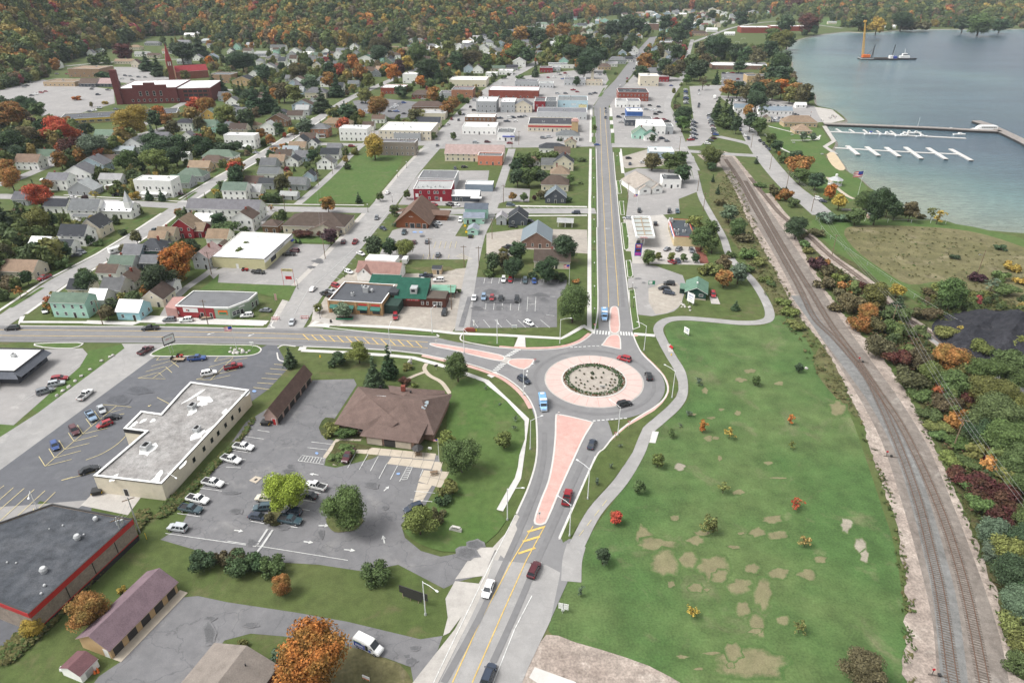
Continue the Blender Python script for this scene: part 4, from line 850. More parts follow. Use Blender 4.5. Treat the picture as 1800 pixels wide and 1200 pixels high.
p0,p1=pts[7]-Vector((c.x,c.y,0)),pts[8]-Vector((c.x,c.y,0));d2=p1-p0;b=MB();b.box(0,-.12,0,d2.length,-.004,1.1);b.build('fascia','ironwork',root,None,False,(p0.x,p0.y,HS-1.15),atan2(d2.y,d2.x))

HR=6.0
tops=[(-190,985),(50,1078),(233,912),(92,885)]
pts=[G(x,y,HR)for x,y in tops];root,c,w=prismbuild('large_store',pts,HR,'large store with dark blue-grey roof, bright red fascia and stone-coloured rear wall','store',hexc('#8f8378'),'brickwork','dark_roll_roof',(1,1,1),.3,'ironwork',cw=.3)
lo=lambda p:Vector((p.x-c.x,p.y-c.y,0))
def board(pa,pb,z0,z1,mat,name='fascia',out=.12):
 a,e=lo(pa),lo(pb);d=e-a;b=MB();b.box(0,-out,0,d.length,-.006,z1-z0);return b.build(name,mat,root,None,False,(a.x,a.y,z0),atan2(d.y,d.x))
board(pts[1],pts[2],HR-1.25,HR+.02,'red_metal');board(pts[0],pts[1],HR-1.1,HR+.02,'red_metal');board(pts[1],pts[2],1.2,1.4,'red_metal','trim',.06);board(pts[1],pts[2],0,1.15,'liner','plinth',.05)
d=(pts[2]-pts[1]);board(pts[2],pts[3],HR-.25,HR+.04,'red_metal','trim',.1)
for t in(.3,.55,.78):p=lo(pts[1]+d*t);b=MB();b.box(-.06,-.1,1.5,.06,-.01,4.6);b.build('downpipe','ironwork',root,None,False,(p.x,p.y,0),atan2(d.y,d.x))
for(x,y,s)in((168,912,.55),(136,945,.7),(77,1003,.75),(78,1028,.3),(72,1042,.25),(110,922,.2),(28,988,.2),(12,987,.2),(147,938,.2),(86,928,.15)):
 p=G(x,y,HR);b=MB();b.tube((0,0,0),(0,0,s),s*.8,n=12);b.tube((0,0,s),(0,0,s*1.7),s*1.05,s*.7,n=12);b.build('roof_vent','galvanised',root,None,False,(p.x-c.x,p.y-c.y,HR-.3))

area('parking_lot',[(-200,1075),(0,1068),(52,1085),(40,1110),(0,1160),(-200,1260)],nz(),'asphalt_dark');strip('kerb',[(-40,1215),(0,1165),(47,1112)],.3,0,'old_concrete',0,.3)

def gable_by_roof(name,e0,e1,ridge0,h,rise,label,cat,wallc,roofc,wallmat='wall',ov=.5,depth=None,back=None):
 """front eave corners seen at height h give the front wall; depth from the ridge line"""
 a,e=G(*e0,h),G(*e1,h);d=Vector((e.x-a.x,e.y-a.y)).normalized();n=Vector((-d.y,d.x));rr=G(*ridge0,h+rise);dep=abs((Vector((rr.x-a.x,rr.y-a.y))).dot(n))*2
 if back:bk=G(*back,h);depth=(Vector((bk.x-a.x,bk.y-a.y))).dot(n)
 p0=Vector((a.x,a.y))+n*ov+d*ov*.7;p1=Vector((e.x,e.y))+n*ov-d*ov*.7
 B_=Bld(name,p0,p1,(depth or dep)-2*ov,label,cat);B_.wall(h+.1,wallc,wallmat,rise,'x');B_.roof(h+.12,rise,'x',roofc,ov,'shingle',fascia='tan_trim');return B_
flat_mat('tan_trim',(.35,.27,.19),.7)
B_=gable_by_roof('storage_building',(192,1145),(314,1022),(164,1123),2.7,2.2,'long storage building with mauve gable roof and open bays along a concrete apron','building',hexc('#b59a74'),hexc('#75646a'),back=(132,1122))
n=5
for k in range(n):
 u=-B_.W/2+B_.W*(k+.62)/n
 b=MB();b.box(-B_.W/n*.31,-.03,.02,B_.W/n*.31,.05,2.25);o=b.build('garage_door','dark_door',B_.root,None,False,(u-B_.W/n*.12,-.01,0))
b=MB();b.box(-B_.W/2,-2.0,0,B_.W/2+.4,-.03,.12);B_.add(b,'apron','tan_concrete');B_.door('l',B_.D*.85,1,2.1,'trim_white')
B_=gable_by_roof('garage',(487,733),(549,655),(468,722),3.0,2.5,'long brown-roofed garage with six dark bay doors beside the town hall lot','garage',hexc('#a88f85'),hexc('#66544d'))
n=6
for k in range(n):
 u=-B_.W/2+B_.W*(k+.5)/n;garage_door(B_,'f',u,B_.W/n*.74,2.5,'dark_door')
B_.door('l',B_.D*.75,1.0,2.1,'red_metal')
B_.add(rect_panel(.9,1),'vent_panel','ironwork',None,None,(-B_.W/2-.06,B_.D*.45,.4),-pi/2)

root=empty('town_hall',(*G(680,745).xy,0));tag(root,'brown hip-roofed hall with skylights and a cream entrance front facing the car park','hall');C0=root.location
def gl(x,y,z):p=G(x,y,z);return(p.x-C0.x,p.y-C0.y,z)
E=2.9
def roofpart(faces,name='roof'):
 b=MB()
 for f in faces:b.poly(f)
 return b.build(name,'shingle',root,hexc('#6b5b55'))
A,Bc=gl(587,745,E),gl(629,679,E);Cc,Dd=gl(795,693,E+.3),gl(763,764,E)
rA,rB=gl(644,694,7.6),gl(741,703,7.6)
mid=gl(676,762,E)
mr=roofpart([[A,mid,gl(700,742,5.5),rA],[A,rA,Bc],[Bc,rA,rB,Cc],[Cc,rB,Dd],[mid,Dd,rB,rA]])
gE0,gE1=gl(632,766,E-.1),gl(735,779,E-.1);gE2=gl(748,753,E+.4);ap=gl(693,736,5.4);ap2=gl(705,709,7.3)
roofpart([[gE0,gE1,ap],[gE0,ap,ap2,gl(644,745,4.6)],[gE1,gl(752,745,4.4),ap2,ap]])
roofpart([[gl(682,677,E+.2),gl(686,690,5.6),gl(711,696,6.2),gl(722,682,6.0),gl(718,681,5.5)],[gl(722,682,6.0),gl(782,686,E+1.2),gl(782,692,E+.8),gl(711,697,6.2)]])

b=MB()
ring_=[gl(595,741,E),gl(676,757,E),gl(643,764,E),gl(727,775,E),gl(745,756,E),gl(760,760,E),gl(789,697,E),gl(634,683,E)]
for i in range(len(ring_)):
 a,e=ring_[i],ring_[(i+1)%len(ring_)];b.quad((a[0],a[1],0),(e[0],e[1],0),(e[0],e[1],E+.05),(a[0],a[1],E+.05))
b.build('wall','wall',root,hexc('#8f7466'))
a,e=Vector(ring_[2]),Vector(ring_[3]);d=(e-a);L=d.length;ang=atan2(d.y,d.x);dn=d.normalized()
for t,w_,mt in((.18,4.2,'tan_concrete'),(.5,3.2,'brick_red'),(.78,4.4,'tan_concrete')):
 p=a+dn*(L*t);b=MB();b.box(-w_/2,-.25,.2,w_/2,-.02,2.2);b.build('front_panel',mt if mt!='brick_red' else 'dark_door',root,None,False,(p.x,p.y,0),ang)
def skylight(x0,y0,x1,y1,z0,z1,n,face_rise):
 for i in range(n):
  t=(i+.5)/n;px,py=x0+(x1-x0)*t,y0+(y1-y0)*t;p=gl(px,py,z0+(z1-z0)*t);b=MB();b.box(-.55,-.75,0,.55,.75,.18,0);b.quad((-.45,-.65,.185),(.45,-.65,.185),(.45,.65,.185),(-.45,.65,.185),1)
  o=b.build('skylight',['galvanised','sky_glass'],root,None,False,p);o.rotation_euler=face_rise
flat_mat('sky_glass',(.38,.46,.50),.15,.6)
skylight(657,699.5,677,700.5,6.9,6.9,4,(radians(28),0,radians(-8)));skylight(751,705,743,718,6.6,6.4,3,(0,radians(25),radians(0)))
for(x,y,z,s)in((709,686,6.8,1),(669,682,4,.5),(722,690,6.5,.4),(697,756,4.2,.3)):p=gl(x,y,z-.6);b=MB();b.box(-s*.6,-s*.5,0,s*.6,s*.5,s*1.6);b.build('chimney' if s==1 else 'roof_vent','brick_red' if s==1 else 'ironwork',mr if s==1 else root,None,False,p)
for u in(.25,.5,.75):
 a2,e2=Vector(ring_[0]),Vector(ring_[1]);p=a2+(e2-a2)*u;o=put('window',mk_window(1.6,.9,bars=False),root,None,(p.x,p.y-.02,1.6),atan2((e2-a2).y,(e2-a2).x))

A,Rg,Bq=G(377,1130,3),G(434,1135,5.8),G(491,1170,3);dv=(G(324,1194,3)-A).normalized()*24;root=empty('house',(A.x,A.y,0));tag(root,'grey shingled gable house with red wall beside the orange maple at the driveway','house');o3=Vector((A.x,A.y,0));q=lambda p:tuple(p-o3)
b=MB();up=Vector((0,0,.18));b.quad(q(A+up),q(Rg+up),q(Rg+dv+up),q(A+dv+up));b.quad(q(Rg+up),q(Bq+up),q(Bq+dv+up),q(Rg+dv+up));b.quad(q(A),q(A+up),q(A+dv+up),q(A+dv),1);b.quad(q(Bq),q(Bq+up),q(Bq+dv+up),q(Bq+dv),1);b.quad(q(A),q(Rg),q(Rg+up),q(A+up),1);b.quad(q(Rg),q(Bq),q(Bq+up),q(Rg+up),1);rf_=b.build('roof',['shingle','dark_door'],root,hexc('#837b74'))
n_=dv.normalized();A2,B2=A.lerp(Bq,.05)+n_*.5,A.lerp(Bq,.95)+n_*.5;R2=Rg+n_*.5-Vector((0,0,.15));b=MB();L3=dv*.95
for p,r in((A2,B2),(B2,B2+L3),(A2,A2+L3)):b.quad(q(Vector((p.x,p.y,0))),q(Vector((r.x,r.y,0))),q(r),q(p))
b.poly([q(A2),q(B2),q(R2)]);b.build('wall','brickwork',root,hexc('#6a3a32'));p=Rg.lerp(Bq,.3)+n_*3;b=MB();b.tube((0,0,-.3),(0,0,.7),.12,n=8);b.build('roof_vent','ironwork',rf_,None,False,q(p))
B_=Bld('shed',G(112,1186),G(146,1200),3.6,'small white garden shed with mauve roof on the grass','shed');B_.wall(1.9,WC['w'],'siding',1.0,'y');B_.roof(1.9,1.0,'y',hexc('#6b4f52'),.2)
garage_door(B_,'r',1.7,1.5,1.6,'galvanised',1)

B_=Bld('cafe',G(-60,672),G(34,674),14,'small cafe with bright white roof and grey shingled skirt roof','cafe');B_.shell(4.4,hexc('#4d4f55'),'siding');B_.flat(4.4,RC['w'],.3,coping='ironwork')
B_.add((lambda b:(b.box(-B_.W/2,-5.2,0,B_.W/2-6,-.01,3.0),b)[1])(MB()),'extension','wall',WC['c']);B_.add((lambda b:(b.box(-B_.W/2-.1,-5.3,3.0,B_.W/2-5.9,-.01,3.2),b)[1])(MB()),'extension_roof','metal_roof',RC['w'])
b=MB();w2=B_.W/2;b.quad((w2+.01,-.8,4.1),(w2+2.2,-.8,2.9),(w2+2.2,B_.D,2.9),(w2+.01,B_.D,4.1));b.quad((w2-6,-2.2,2.9),(w2+2.2,-2.2,2.9),(w2+.01,-.01,4.1),(w2-6,-.01,4.1));B_.add(b,'skirt_roof','shingle',hexc('#5c5f66'))
for u in(3,6.5,10):B_.win('r',u,1.5,2.2,1.4,True,'ironwork')
for u in np.linspace(-6,6,5):b=MB();b.tube((u,-6.6,0),(u,-6.6,1.1),.09,n=8);B_.add(b,'bollard','ironwork')
B_.unit(-3,6,4.1);B_.unit(2,9,4.1,1.2)

HC=4.6
fp=[G(304,562),G(377,559.5),G(407,559),G(442,549),G(455,535),G(452,524),G(345,524)]
tops=[(308,537),(375,540),(402,540.5),(437,527),(452,514),(405,512),(340,511)]
pts=[G(x,y,HC)for x,y in tops];root,c,w=prismbuild('corner_shop',pts,HC,'corner shop with red and sage green walls, white fascia and grey flat roof','shop',WC['e'],'siding','flat_roof',RC['g'],.2,'trim_white',cw=.3)
lo=lambda p:Vector((p.x-c.x,p.y-c.y,0))
flat_mat('barn_red',(.30,.035,.04),.8);board(pts[0],pts[1],0,HC-.36,'barn_red','wall_panel',.05)
board(pts[1],pts[2],HC-.5,HC+.05,'trim_white');board(pts[0],pts[1],HC-.35,HC+.05,'trim_white');board(pts[2],pts[3],HC-.6,HC+.05,'trim_white');board(pts[3],pts[4],HC-.6,HC+.05,'trim_white')
def wall_item(pa,pb,t,z,w_,h_,mat,name,dep=.08,items=None):
 a,e=lo(pa),lo(pb);d=e-a;p=a+d*t;b=MB();b.box(-w_/2,-dep-.05,-h_/2,w_/2,-.052,h_/2);return b.build(name,mat,root,None,False,(p.x,p.y,z),atan2(d.y,d.x))
sg=wall_item(pts[0],pts[1],.38,3.1,5.6,1.7,'trim_white','sign_board')
wall_item(pts[0],pts[1],.02,1.9,1.2,1.1,'trim_white','sign_board');o=wall_item(pts[1],pts[2],.55,2.6,3.4,1.7,'orange','sign_board')
b=MB();b.box(-1.4,-.16,-.7,1.4,-.14,.1,0);b.build('sign_picture','sign_green',o)
b=MB();b.box(-1.7,-.15,-.35,-1.1,-.14,.2,0);b.box(-1.05,-.15,-.5,-.5,-.14,.1,1);b.build('sign_emblem',['sign_red','ironwork'],sg)
def wput(pa,pb,t,z,me):
 a,e=lo(pa),lo(pb);d=e-a;p=a+d*t;n=Vector((d.y,-d.x,0)).normalized()*.06;return put(me.name,me,root,None,(p.x+n.x,p.y+n.y,z),atan2(d.y,d.x))
wput(pts[0],pts[1],.66,0,mk_door(1.1,2.2));wput(pts[0],pts[1],.9,0,mk_door(.9,2.2));wput(pts[2],pts[3],.2,1.7,mk_window(1.4,1.5));wput(pts[2],pts[3],.38,1.7,mk_window(1.4,1.5));wput(pts[2],pts[3],.58,0,mk_door(1.2,2.2));wput(pts[3],pts[4],.3,1.8,mk_window(1.2,1.8));wput(pts[3],pts[4],.7,0,mk_door(1.2,2.2));wall_item(pts[2],pts[3],.6,3.3,2.4,.45,'trim_white','sign_board')
b=MB();q=[G(290,540,3.6),G(304,522,3.6),G(327,521,3.6),G(310,543,3.6)];b.prism([(p.x-c.x,p.y-c.y)for p in q],0,3.6);b.build('side_wing','painted',root,hexc('#a9837c'))

HY=4.8
tops=[(371,451),(464,455.5),(513,411.5),(424,407)]
pts=[G(x,y,HY)for x,y in tops];root,c,w=prismbuild('supply_store',pts,HY,'pale yellow store with broad white roof stained grey and white sign band','store',hexc('#c9c49b'),'siding','patchy_white_roof',(1,1,1),.12,'trim_white',cw=.2);lo=lambda p:Vector((p.x-c.x,p.y-c.y,0))
board(pts[0],pts[1],HY-.12,HY+.12,'ironwork','roof_edge',.08);board(pts[1],pts[2],HY-1.55,HY-.1,'trim_white','sign_band',.5);board(pts[1],pts[2],HY-.1,HY+.1,'ironwork','roof_edge',.55)
d=pts[2]-pts[1];ang=atan2(d.y,d.x);dn=d.normalized();nn=Vector((dn.y,-dn.x,0))
p=lo(pts[1]+d*.48)+nn*.53;small_marks(root,11,11.0,.75,(p.x,p.y,HY-.85),ang,'ironwork')
p=lo(pts[1]+d*.28)+nn*.05;b=MB();b.box(-2.6,-.06,1.0,2.6,0,2.9);b.build('shop_window','glass',root,None,False,(p.x,p.y,0),ang)
p=lo(pts[1]+d*.93)+nn*.4;b=MB();b.box(-1.2,-.9,2.4,1.2,0,2.9);b.build('awning','sign_blue',root,None,False,(p.x,p.y,0),ang)
a,e=lo(pts[0]),lo(pts[1]);p=a+(e-a)*.47;put('door',mk_door(.9,2.0,'trim_white'),root,None,(p.x,p.y-.01,0),atan2((e-a).y,(e-a).x))

B_=Bld('restaurant',G(580,549),G(673,555),17,'tan brick restaurant with green awnings and dark flat roof on the corner','restaurant');B_.shell(5.0,hexc('#a98660'),'brickwork');B_.flat(5.0,(.085,.09,.10),.45,mat='flat_roof')
for k,u in enumerate((-.38,-.12,.14,.38)):
 x=u*B_.W;b=MB();b.quad((x-1.9,-1.1,2.5),(x+1.9,-1.1,2.5),(x+1.9,-.02,3.5),(x-1.9,-.02,3.5));b.box(x-1.9,-1.12,2.2,x+1.9,-1.1,2.5);B_.add(b,'awning','painted',hexc('#1f6355'));B_.win('f',x,1.35,2.6,1.5,True,'ironwork')
for u in(-.5,-.25,.01,.25,.49):b=MB();b.box(u*B_.W-.3,-.22,0,u*B_.W+.3,-.004,5.05);B_.add(b,'pier','brickwork',hexc('#b8976f'))
for u in(.14,.38):b=MB();b.box(u*B_.W-1.6,-.1,3.75,u*B_.W+1.6,-.01,4.3);B_.add(b,'sign_board','sign_red')
B_.unit(1,10,4.55,2,2,2);B_.unit(-3,6,4.55,1,1,1.2);B_.unit(-1.5,14,4.55,1.3,1,.8);B_.vent(3.2,10,4.55,.7,1.4)
b=MB();b.box(B_.W/2+.01,2,0,B_.W/2+5.4,9,3.4);B_.add(b,'green_annex','siding',hexc('#2b3f38'));b=MB();b.box(B_.W/2-.6,9.3,4.2,B_.W/2+3,14.8,5.2);B_.add(b,'roof_house','siding',hexc('#3a3d40'))
B_=Bld('tavern',G(696,538),G(784,541),7,'brown log tavern with dark green shingle roof, red sign and skylight box','tavern');B_.wall(3.6,hexc('#553126'),'siding');x1=B_.W*.12
b=MB();b.quad((-B_.W/2-.4,-.6,3.5),(x1,-.6,3.5),(x1,10.5,7.4),(-B_.W/2-.4,10.5,7.4),0);b.box(-B_.W/2,0,3.3,x1-.2,10.2,3.6,1);b.quad((x1-.05,-.6,3.3),(x1-.05,10.5,3.3),(x1-.05,10.5,7.35),(x1-.05,-.6,3.48),1);B_.add(b,'roof',['shingle','dark_door'],hexc('#2c5548'))
b=MB();b.quad((-B_.W/2-12.5,9.4,4.9),(-B_.W/2-.45,9.4,4.9),(-B_.W/2-.45,14.8,6.3),(-B_.W/2-12.5,14.8,6.3));B_.add(b,'rear_roof','shingle',hexc('#2c5548'))
b=MB();b.box(-4.2,1.9,4.2,-1.6,5.2,6.6);b.box(-3.7,1.84,5.2,-2.3,1.89,6.2,1);B_.add(b,'skylight_box',['galvanised','glass'])
sb=MB();sb.box(-5.4,-.16,2.55,-.4,-.03,3.3);o=B_.add(sb,'sign_board','sign_red');small_marks(o,9,4.2,.4,(-2.9,-.18,2.92),0,'trim_white')
for u,w_ in((-7.4,.8),(.7,.8),(2.6,.6),(5.5,1.6),(7.6,.9)):B_.win('f',u,1.7,w_,1.2)
B_.door('f',B_.W/2-2.6,1.6,2.2);b=MB();b.box(x1+.05,.01,3.6,B_.W/2,6.9,3.85);B_.add(b,'flat_roof','flat_roof',hexc('#5a524b'))
B_=Bld('patio_shelter',G(757,523),G(800,524),4.5,'open patio shelter with pale green metal roof and brown rails','shelter');b=MB();b.quad((-B_.W/2,-.3,2.5),(B_.W/2,-.3,2.5),(B_.W/2,4.8,3.4),(-B_.W/2,4.8,3.4));B_.add(b,'roof','metal_roof',hexc('#6f9c86'));b=MB();b.box(-B_.W/2,4.3,0,B_.W/2,4.5,3.2);B_.add(b,'wall','siding',hexc('#553126'))
for u in np.linspace(-.48,.48,4):b=MB();b.box(u*B_.W-.1,-.1,0,u*B_.W+.1,.1,2.5);B_.add(b,'post','pole_wood')
b=MB();b.box(-B_.W/2,-.06,.9,B_.W/2-2,.04,1.05);b.box(-B_.W/2,-.06,.4,B_.W/2-2,.04,.5);B_.add(b,'railing','red_metal')
B_=Bld('shop_house',G(628,490),G(703,494),8.5,'white shop house with pinkish brown gable roof behind the green-roofed tavern','shop');B_.wall(3.2,WC['w'],'siding',3.0,'x');B_.roof(3.2,3.0,'x',hexc('#94766e'));b=MB();b.poly([(-B_.W/2+.6,-1.5,0),(-B_.W/2+6.6,-1.5,0),(-B_.W/2+6.6,-1.5,2.6),(-B_.W/2+3.6,-1.5,5.4),(-B_.W/2+.6,-1.5,2.6)]);B_.add(b,'gable_front','siding',WC['w']);b=MB();xx=-B_.W/2+3.6
b.quad((xx-3.3,-1.7,2.5),(xx,-1.7,5.6),(xx,3.5,5.6),(xx-3.3,3.5,2.5));b.quad((xx+3.3,-1.7,2.5),(xx,-1.7,5.6),(xx,3.5,5.6),(xx+3.3,3.5,2.5));B_.add(b,'gable_roof','shingle',hexc('#94766e'));B_.win('f',-B_.W/2+3.6,4,.6,.9,y=-1.5);b=MB();b.box(-B_.W/2+1,B_.D+.1,0,B_.W/2-4,B_.D+6,5.2);B_.add(b,'rear_wing','wall',WC['w']);b=MB();b.box(-1,-.12,.9,8,-.02,1.5);B_.add(b,'sign_board','galvanised')

B_=Bld('log_bank',G(697,400),G(752,402),23,'log-walled bank with steep sweeping brown gable roof and side drive-through','bank');hb=3.2;rs=6.3;log=hexc('#7d4a2e');B_.wall(hb,log,'siding',rs,'y');B_.roof(hb,rs,'y',hexc('#6d5a50'),1.3,fascia='tan_trim')
for u,w_ in((-2.6,1.2),(3.3,2.2)):B_.win('f',u,1.5,w_,1.9,True,'tan_trim')
B_.door('f',.2,2.2,2.4,'glass');B_.door('f',B_.W/2-1.6,1.6,2.4);small_marks(B_.root,6,2.2,.45,(0,-.06,hb+2.6),0,'trim_white')
b=MB();b.box(B_.W/2+.01,13,0,B_.W/2+7,18,2.9);B_.add(b,'drive_through','siding',log);b=MB();m=15.5;x0,x1=B_.W/2-3,B_.W/2+8.5
b.quad((x0,12,2.9),(x1,12,2.9),(x1,m,4.6),(x0,m,4.6));b.quad((x0,19,2.9),(x1,19,2.9),(x1,m,4.6),(x0,m,4.6));b.poly([(x1-.3,12.2,2.9),(x1-.3,18.8,2.9),(x1-.3,m,4.5)]);B_.add(b,'drive_through_roof','shingle',hexc('#6d5a50'));b=MB();b.quad((-B_.W/2-4,14,2.9),(-B_.W/2,14,3.6),(-B_.W/2,20,3.6),(-B_.W/2-4,20,2.9));B_.add(b,'porch_roof','shingle',hexc('#6d5a50'))

B_=Bld('red_block',G(728,353.5),G(794,354),17,'two-storey red clapboard building with pale roof beside the log bank','building');B_.shell(6.8,hexc('#8a2733'),'siding');B_.flat(6.8,RC['l'],.3)
for u in(-6.5,-2,1.2,2.8,6.3):B_.win('f',u,4.9)
for u in(-6.5,-1.8):B_.win('f',u,1.8)
B_.win('f',2.1,1.8,1.7,1.5);B_.door('f',4.5,1,2.1,'trim_white');b=MB();b.box(-9.3,-.1,2.3,-7.7,-.01,4.2);B_.add(b,'sign_board','trim_white')
for k in range(7):B_.unit(-8+k*2.3,3+(k%3)*1.2,6.5,.8,.8,.5)
B_=Bld('grey_block',G(736,332),G(800,333),18,'grey flat-roofed block behind the red clapboard building','building');B_.shell(6.2,WC['l'],'siding');B_.flat(6.2,RC['g'],.3);B_.vent(0,5,5.9);B_.vent(-6,12,5.9)
B_=Bld('restaurant',G(795,354),G(842,355),9,'charcoal-walled bar with white gabled roof next to the red block','restaurant');B_.wall(3.2,WC['d'],'siding',1.9,'x');B_.roof(3.2,1.9,'x',RC['w'],mat='metal_roof');B_.door('f',-2.5,1.1,2.1);B_.win('f',-5,1.6);b=MB();b.box(3,-3,2.7,9,-.01,2.95);B_.add(b,'awning','metal_roof',RC['w'])
B_=Bld('warehouse',G(818,336),G(866,337),8,'low white-roofed shed behind the charcoal bar','shed');B_.shell(4,WC['b2'],'siding');B_.flat(4,RC['w'],.3)

B_=Bld('mint_shop',G(815,393.5),G(851,394),8,'mint green two-part shop house with grey-blue roofs on the alley','shop');B_.wall(3.2,WC['m'],'siding',1.2,'x');B_.roof(3.2,1.4,'x',hexc('#7c838f'));b=MB();b.box(-5.2,8.05,0,6.2,15,5.2);B_.add(b,'rear_wing','siding',WC['m']);b=MB();b.quad((-5.6,7.6,5.1),(6.6,7.6,5.1),(6.6,11.5,7.2),(-5.6,11.5,7.2));b.quad((-5.6,15.4,5.1),(6.6,15.4,5.1),(6.6,11.5,7.2),(-5.6,11.5,7.2));b.poly([(6.2,8.05,5.15),(6.2,15,5.15),(6.2,11.5,7.1)]);b.poly([(-5.2,8.05,5.15),(-5.2,15,5.15),(-5.2,11.5,7.1)]);B_.add(b,'rear_roof','shingle',hexc('#5c636d'))
B_.win('f',0,1.7,1.6,1.0,False,'ironwork');B_.win('f',4.8,1.8,1,.8);B_.door('f',-3,1,2.1)
B_=Bld('mint_kiosk',G(822,413),G(840,413.6),6,'small mint green kiosk with grey roof in front of the mint shop house','kiosk');B_.wall(2.6,WC['m'],'siding',1.3,'y');B_.roof(2.6,1.3,'y',hexc('#8d939c'));B_.win('f',0,1.6,1.5,.8,False)

R(750,300,4)
house(640,385,130,9,1.2,'y','d','d',label='charcoal cottage with dark roof and small white gable window',cat='house');house(525,382,70,6,1,'y','g','l',label='small grey shed beside the charcoal cottage',cat='shed',name='shed')
B_=house(770,545,208,17,1.05,'y','n3','b',label='brown brick bungalow with blue-grey gable roof and red mulch bed',cat='bungalow',name='bungalow')
house(880,690,250,9,1,'x','c','n',label='low cream house with brown roof half hidden by trees',cat='house');house(905,230,145,8,1,'y','d','b',label='dark shop house with blue metal roof and white-framed windows',cat='shop',name='shop');house(900,145,190,11,1.2,'h','c','n',label='cream hip-roofed house with yellow eaves behind the blue-roofed shop',cat='house')
house(935,72,130,10,1.3,'h','c','t',label='tan hip-roofed house beyond the yellow-eaved house',cat='house')

B_=Bld('garden_pavilion',g(918,398),g(1027,402),6,'open white garden pavilion with pale grey roof by the pavement','pavilion');B_.roof(2.7,1.1,'x',RC['l'])
for u in(-.45,0,.45):
 for v in(.3,5.7):b=MB();b.box(u*B_.W-.12,v-.12,0,u*B_.W+.12,v+.12,2.7);B_.add(b,'post','trim_white')

B_=Bld('station_shop',g(1690+45,530),g(1850+30,535),25,'service station shop with dark flat roof, red roof edge and cream block wall','shop',);
B_.shell(4.6,hexc('#c9b790'),'wall');B_.flat(4.6,(.06,.07,.08),.4,coping='red_metal');B_.unit(-3,8,4.2,2.4,1.4,1.1);B_.unit(.5,7.5,4.2,1.4,1.2,1);B_.unit(2.5,16,4.2,1.4);B_.unit(-4,22,4.2,1.8,2.4,1.6);B_.unit(-3,3,4.2,1.2,1,.8)
b=MB();b.box(B_.W/2+.01,0,0,B_.W/2+4.2,20,3.2);B_.add(b,'lean_to','wall',hexc('#c9b790'));b=MB();b.quad((B_.W/2,-.3,4.3),(B_.W/2+4.6,-.3,3.0),(B_.W/2+4.6,20,3.0),(B_.W/2,20,4.3));B_.add(b,'lean_to_roof','shingle',hexc('#42464c'))
b=MB();b.box(-B_.W/2-.3,.2,3.2,-B_.W/2-.01,24.8,4.5);B_.add(b,'sign_band','trim_white')
for u in(4,9,14,20):b=MB();b.box(-B_.W/2-.36,u-1.6,3.3,-B_.W/2-.31,u+1.6,4.4);B_.add(b,'sign_board','sign_blue' if u!=20 else 'sign_red')
for u in(4,9,14):B_.win('l',u,1.5,2.4,1.8,True,'ironwork')
HC_=5.6
p=[g(1472,462,HC_),g(1607,462,HC_),g(1570,318,HC_),g(1440,318,HC_)];c=sum((q for q in p),Vector())/4;root=empty('fuel_canopy',(c.x,c.y,0));tag(root,'white fuel canopy with open ribbed top and red lettered fascia','canopy');lo=[Vector((q.x-c.x,q.y-c.y,0))for q in p];b=MB();ii=inset(lo,.7)
for i in range(4):
 j=(i+1)%4;A,Bq,Cq,Dq=lo[i],lo[j],ii[j],ii[i]
 b.quad((A.x,A.y,HC_-1),(Bq.x,Bq.y,HC_-1),(Bq.x,Bq.y,HC_),(A.x,A.y,HC_));b.quad((A.x,A.y,HC_),(Bq.x,Bq.y,HC_),(Cq.x,Cq.y,HC_),(Dq.x,Dq.y,HC_));b.quad((Dq.x,Dq.y,HC_-.6),(Cq.x,Cq.y,HC_-.6),(Cq.x,Cq.y,HC_),(Dq.x,Dq.y,HC_))
b.build('fascia','trim_white',root);b=MB();b.sheet(ii,HC_-.62);b.build('deck','painted',root,hexc('#a5aaa6'));cw,cd=(lo[1]-lo[0]).length,(lo[3]-lo[0]).length
for k in range(5):t=.1+.2*k;q0,q1=lo[0].lerp(lo[3],t),lo[1].lerp(lo[2],t);b=MB();b.box(.8,-.16,0,(q1-q0).length-.8,.16,.3);b.build('roof_beam','tan_trim',root,None,False,(q0.x,q0.y,HC_-.6),atan2((q1-q0).y,(q1-q0).x))
q0,q1=lo[0].lerp(lo[1],.5),lo[3].lerp(lo[2],.5);b=MB();b.box(.8,-.2,0,(q1-q0).length-.8,.2,.36);b.build('roof_beam','tan_trim',root,None,False,(q0.x,q0.y,HC_-.62),atan2((q1-q0).y,(q1-q0).x))
lettering(root,'Holiday',1.15,((lo[0].x+lo[1].x)/2-.8,lo[0].y-.06,HC_-.5),(pi/2,0,atan2((lo[1]-lo[0]).y,(lo[1]-lo[0]).x)),'sign_red')
for t in(.15,.5,.85):
 q=q0.lerp(q1,t);b=MB();b.box(q.x-.22,q.y-.22,0,q.x+.22,q.y+.22,HC_-.62);b.build('column','trim_white',root)
 pb=MB();pb.box(-.55,-.35,0,.55,.35,1.9,0);pb.box(-.45,-.37,1.1,.45,.37,1.6,1);o=pb.build('fuel_pump',['galvanised','sign_red'],None,None,False,(q.x+c.x,q.y+c.y+1.6,.05));tag(o,{.15:'nearest fuel pump under the white canopy by the price sign',.5:'middle fuel pump under the white canopy',.85:'far fuel pump at the back of the white canopy'}[t],'fuel pump','fuel pumps under the canopy')

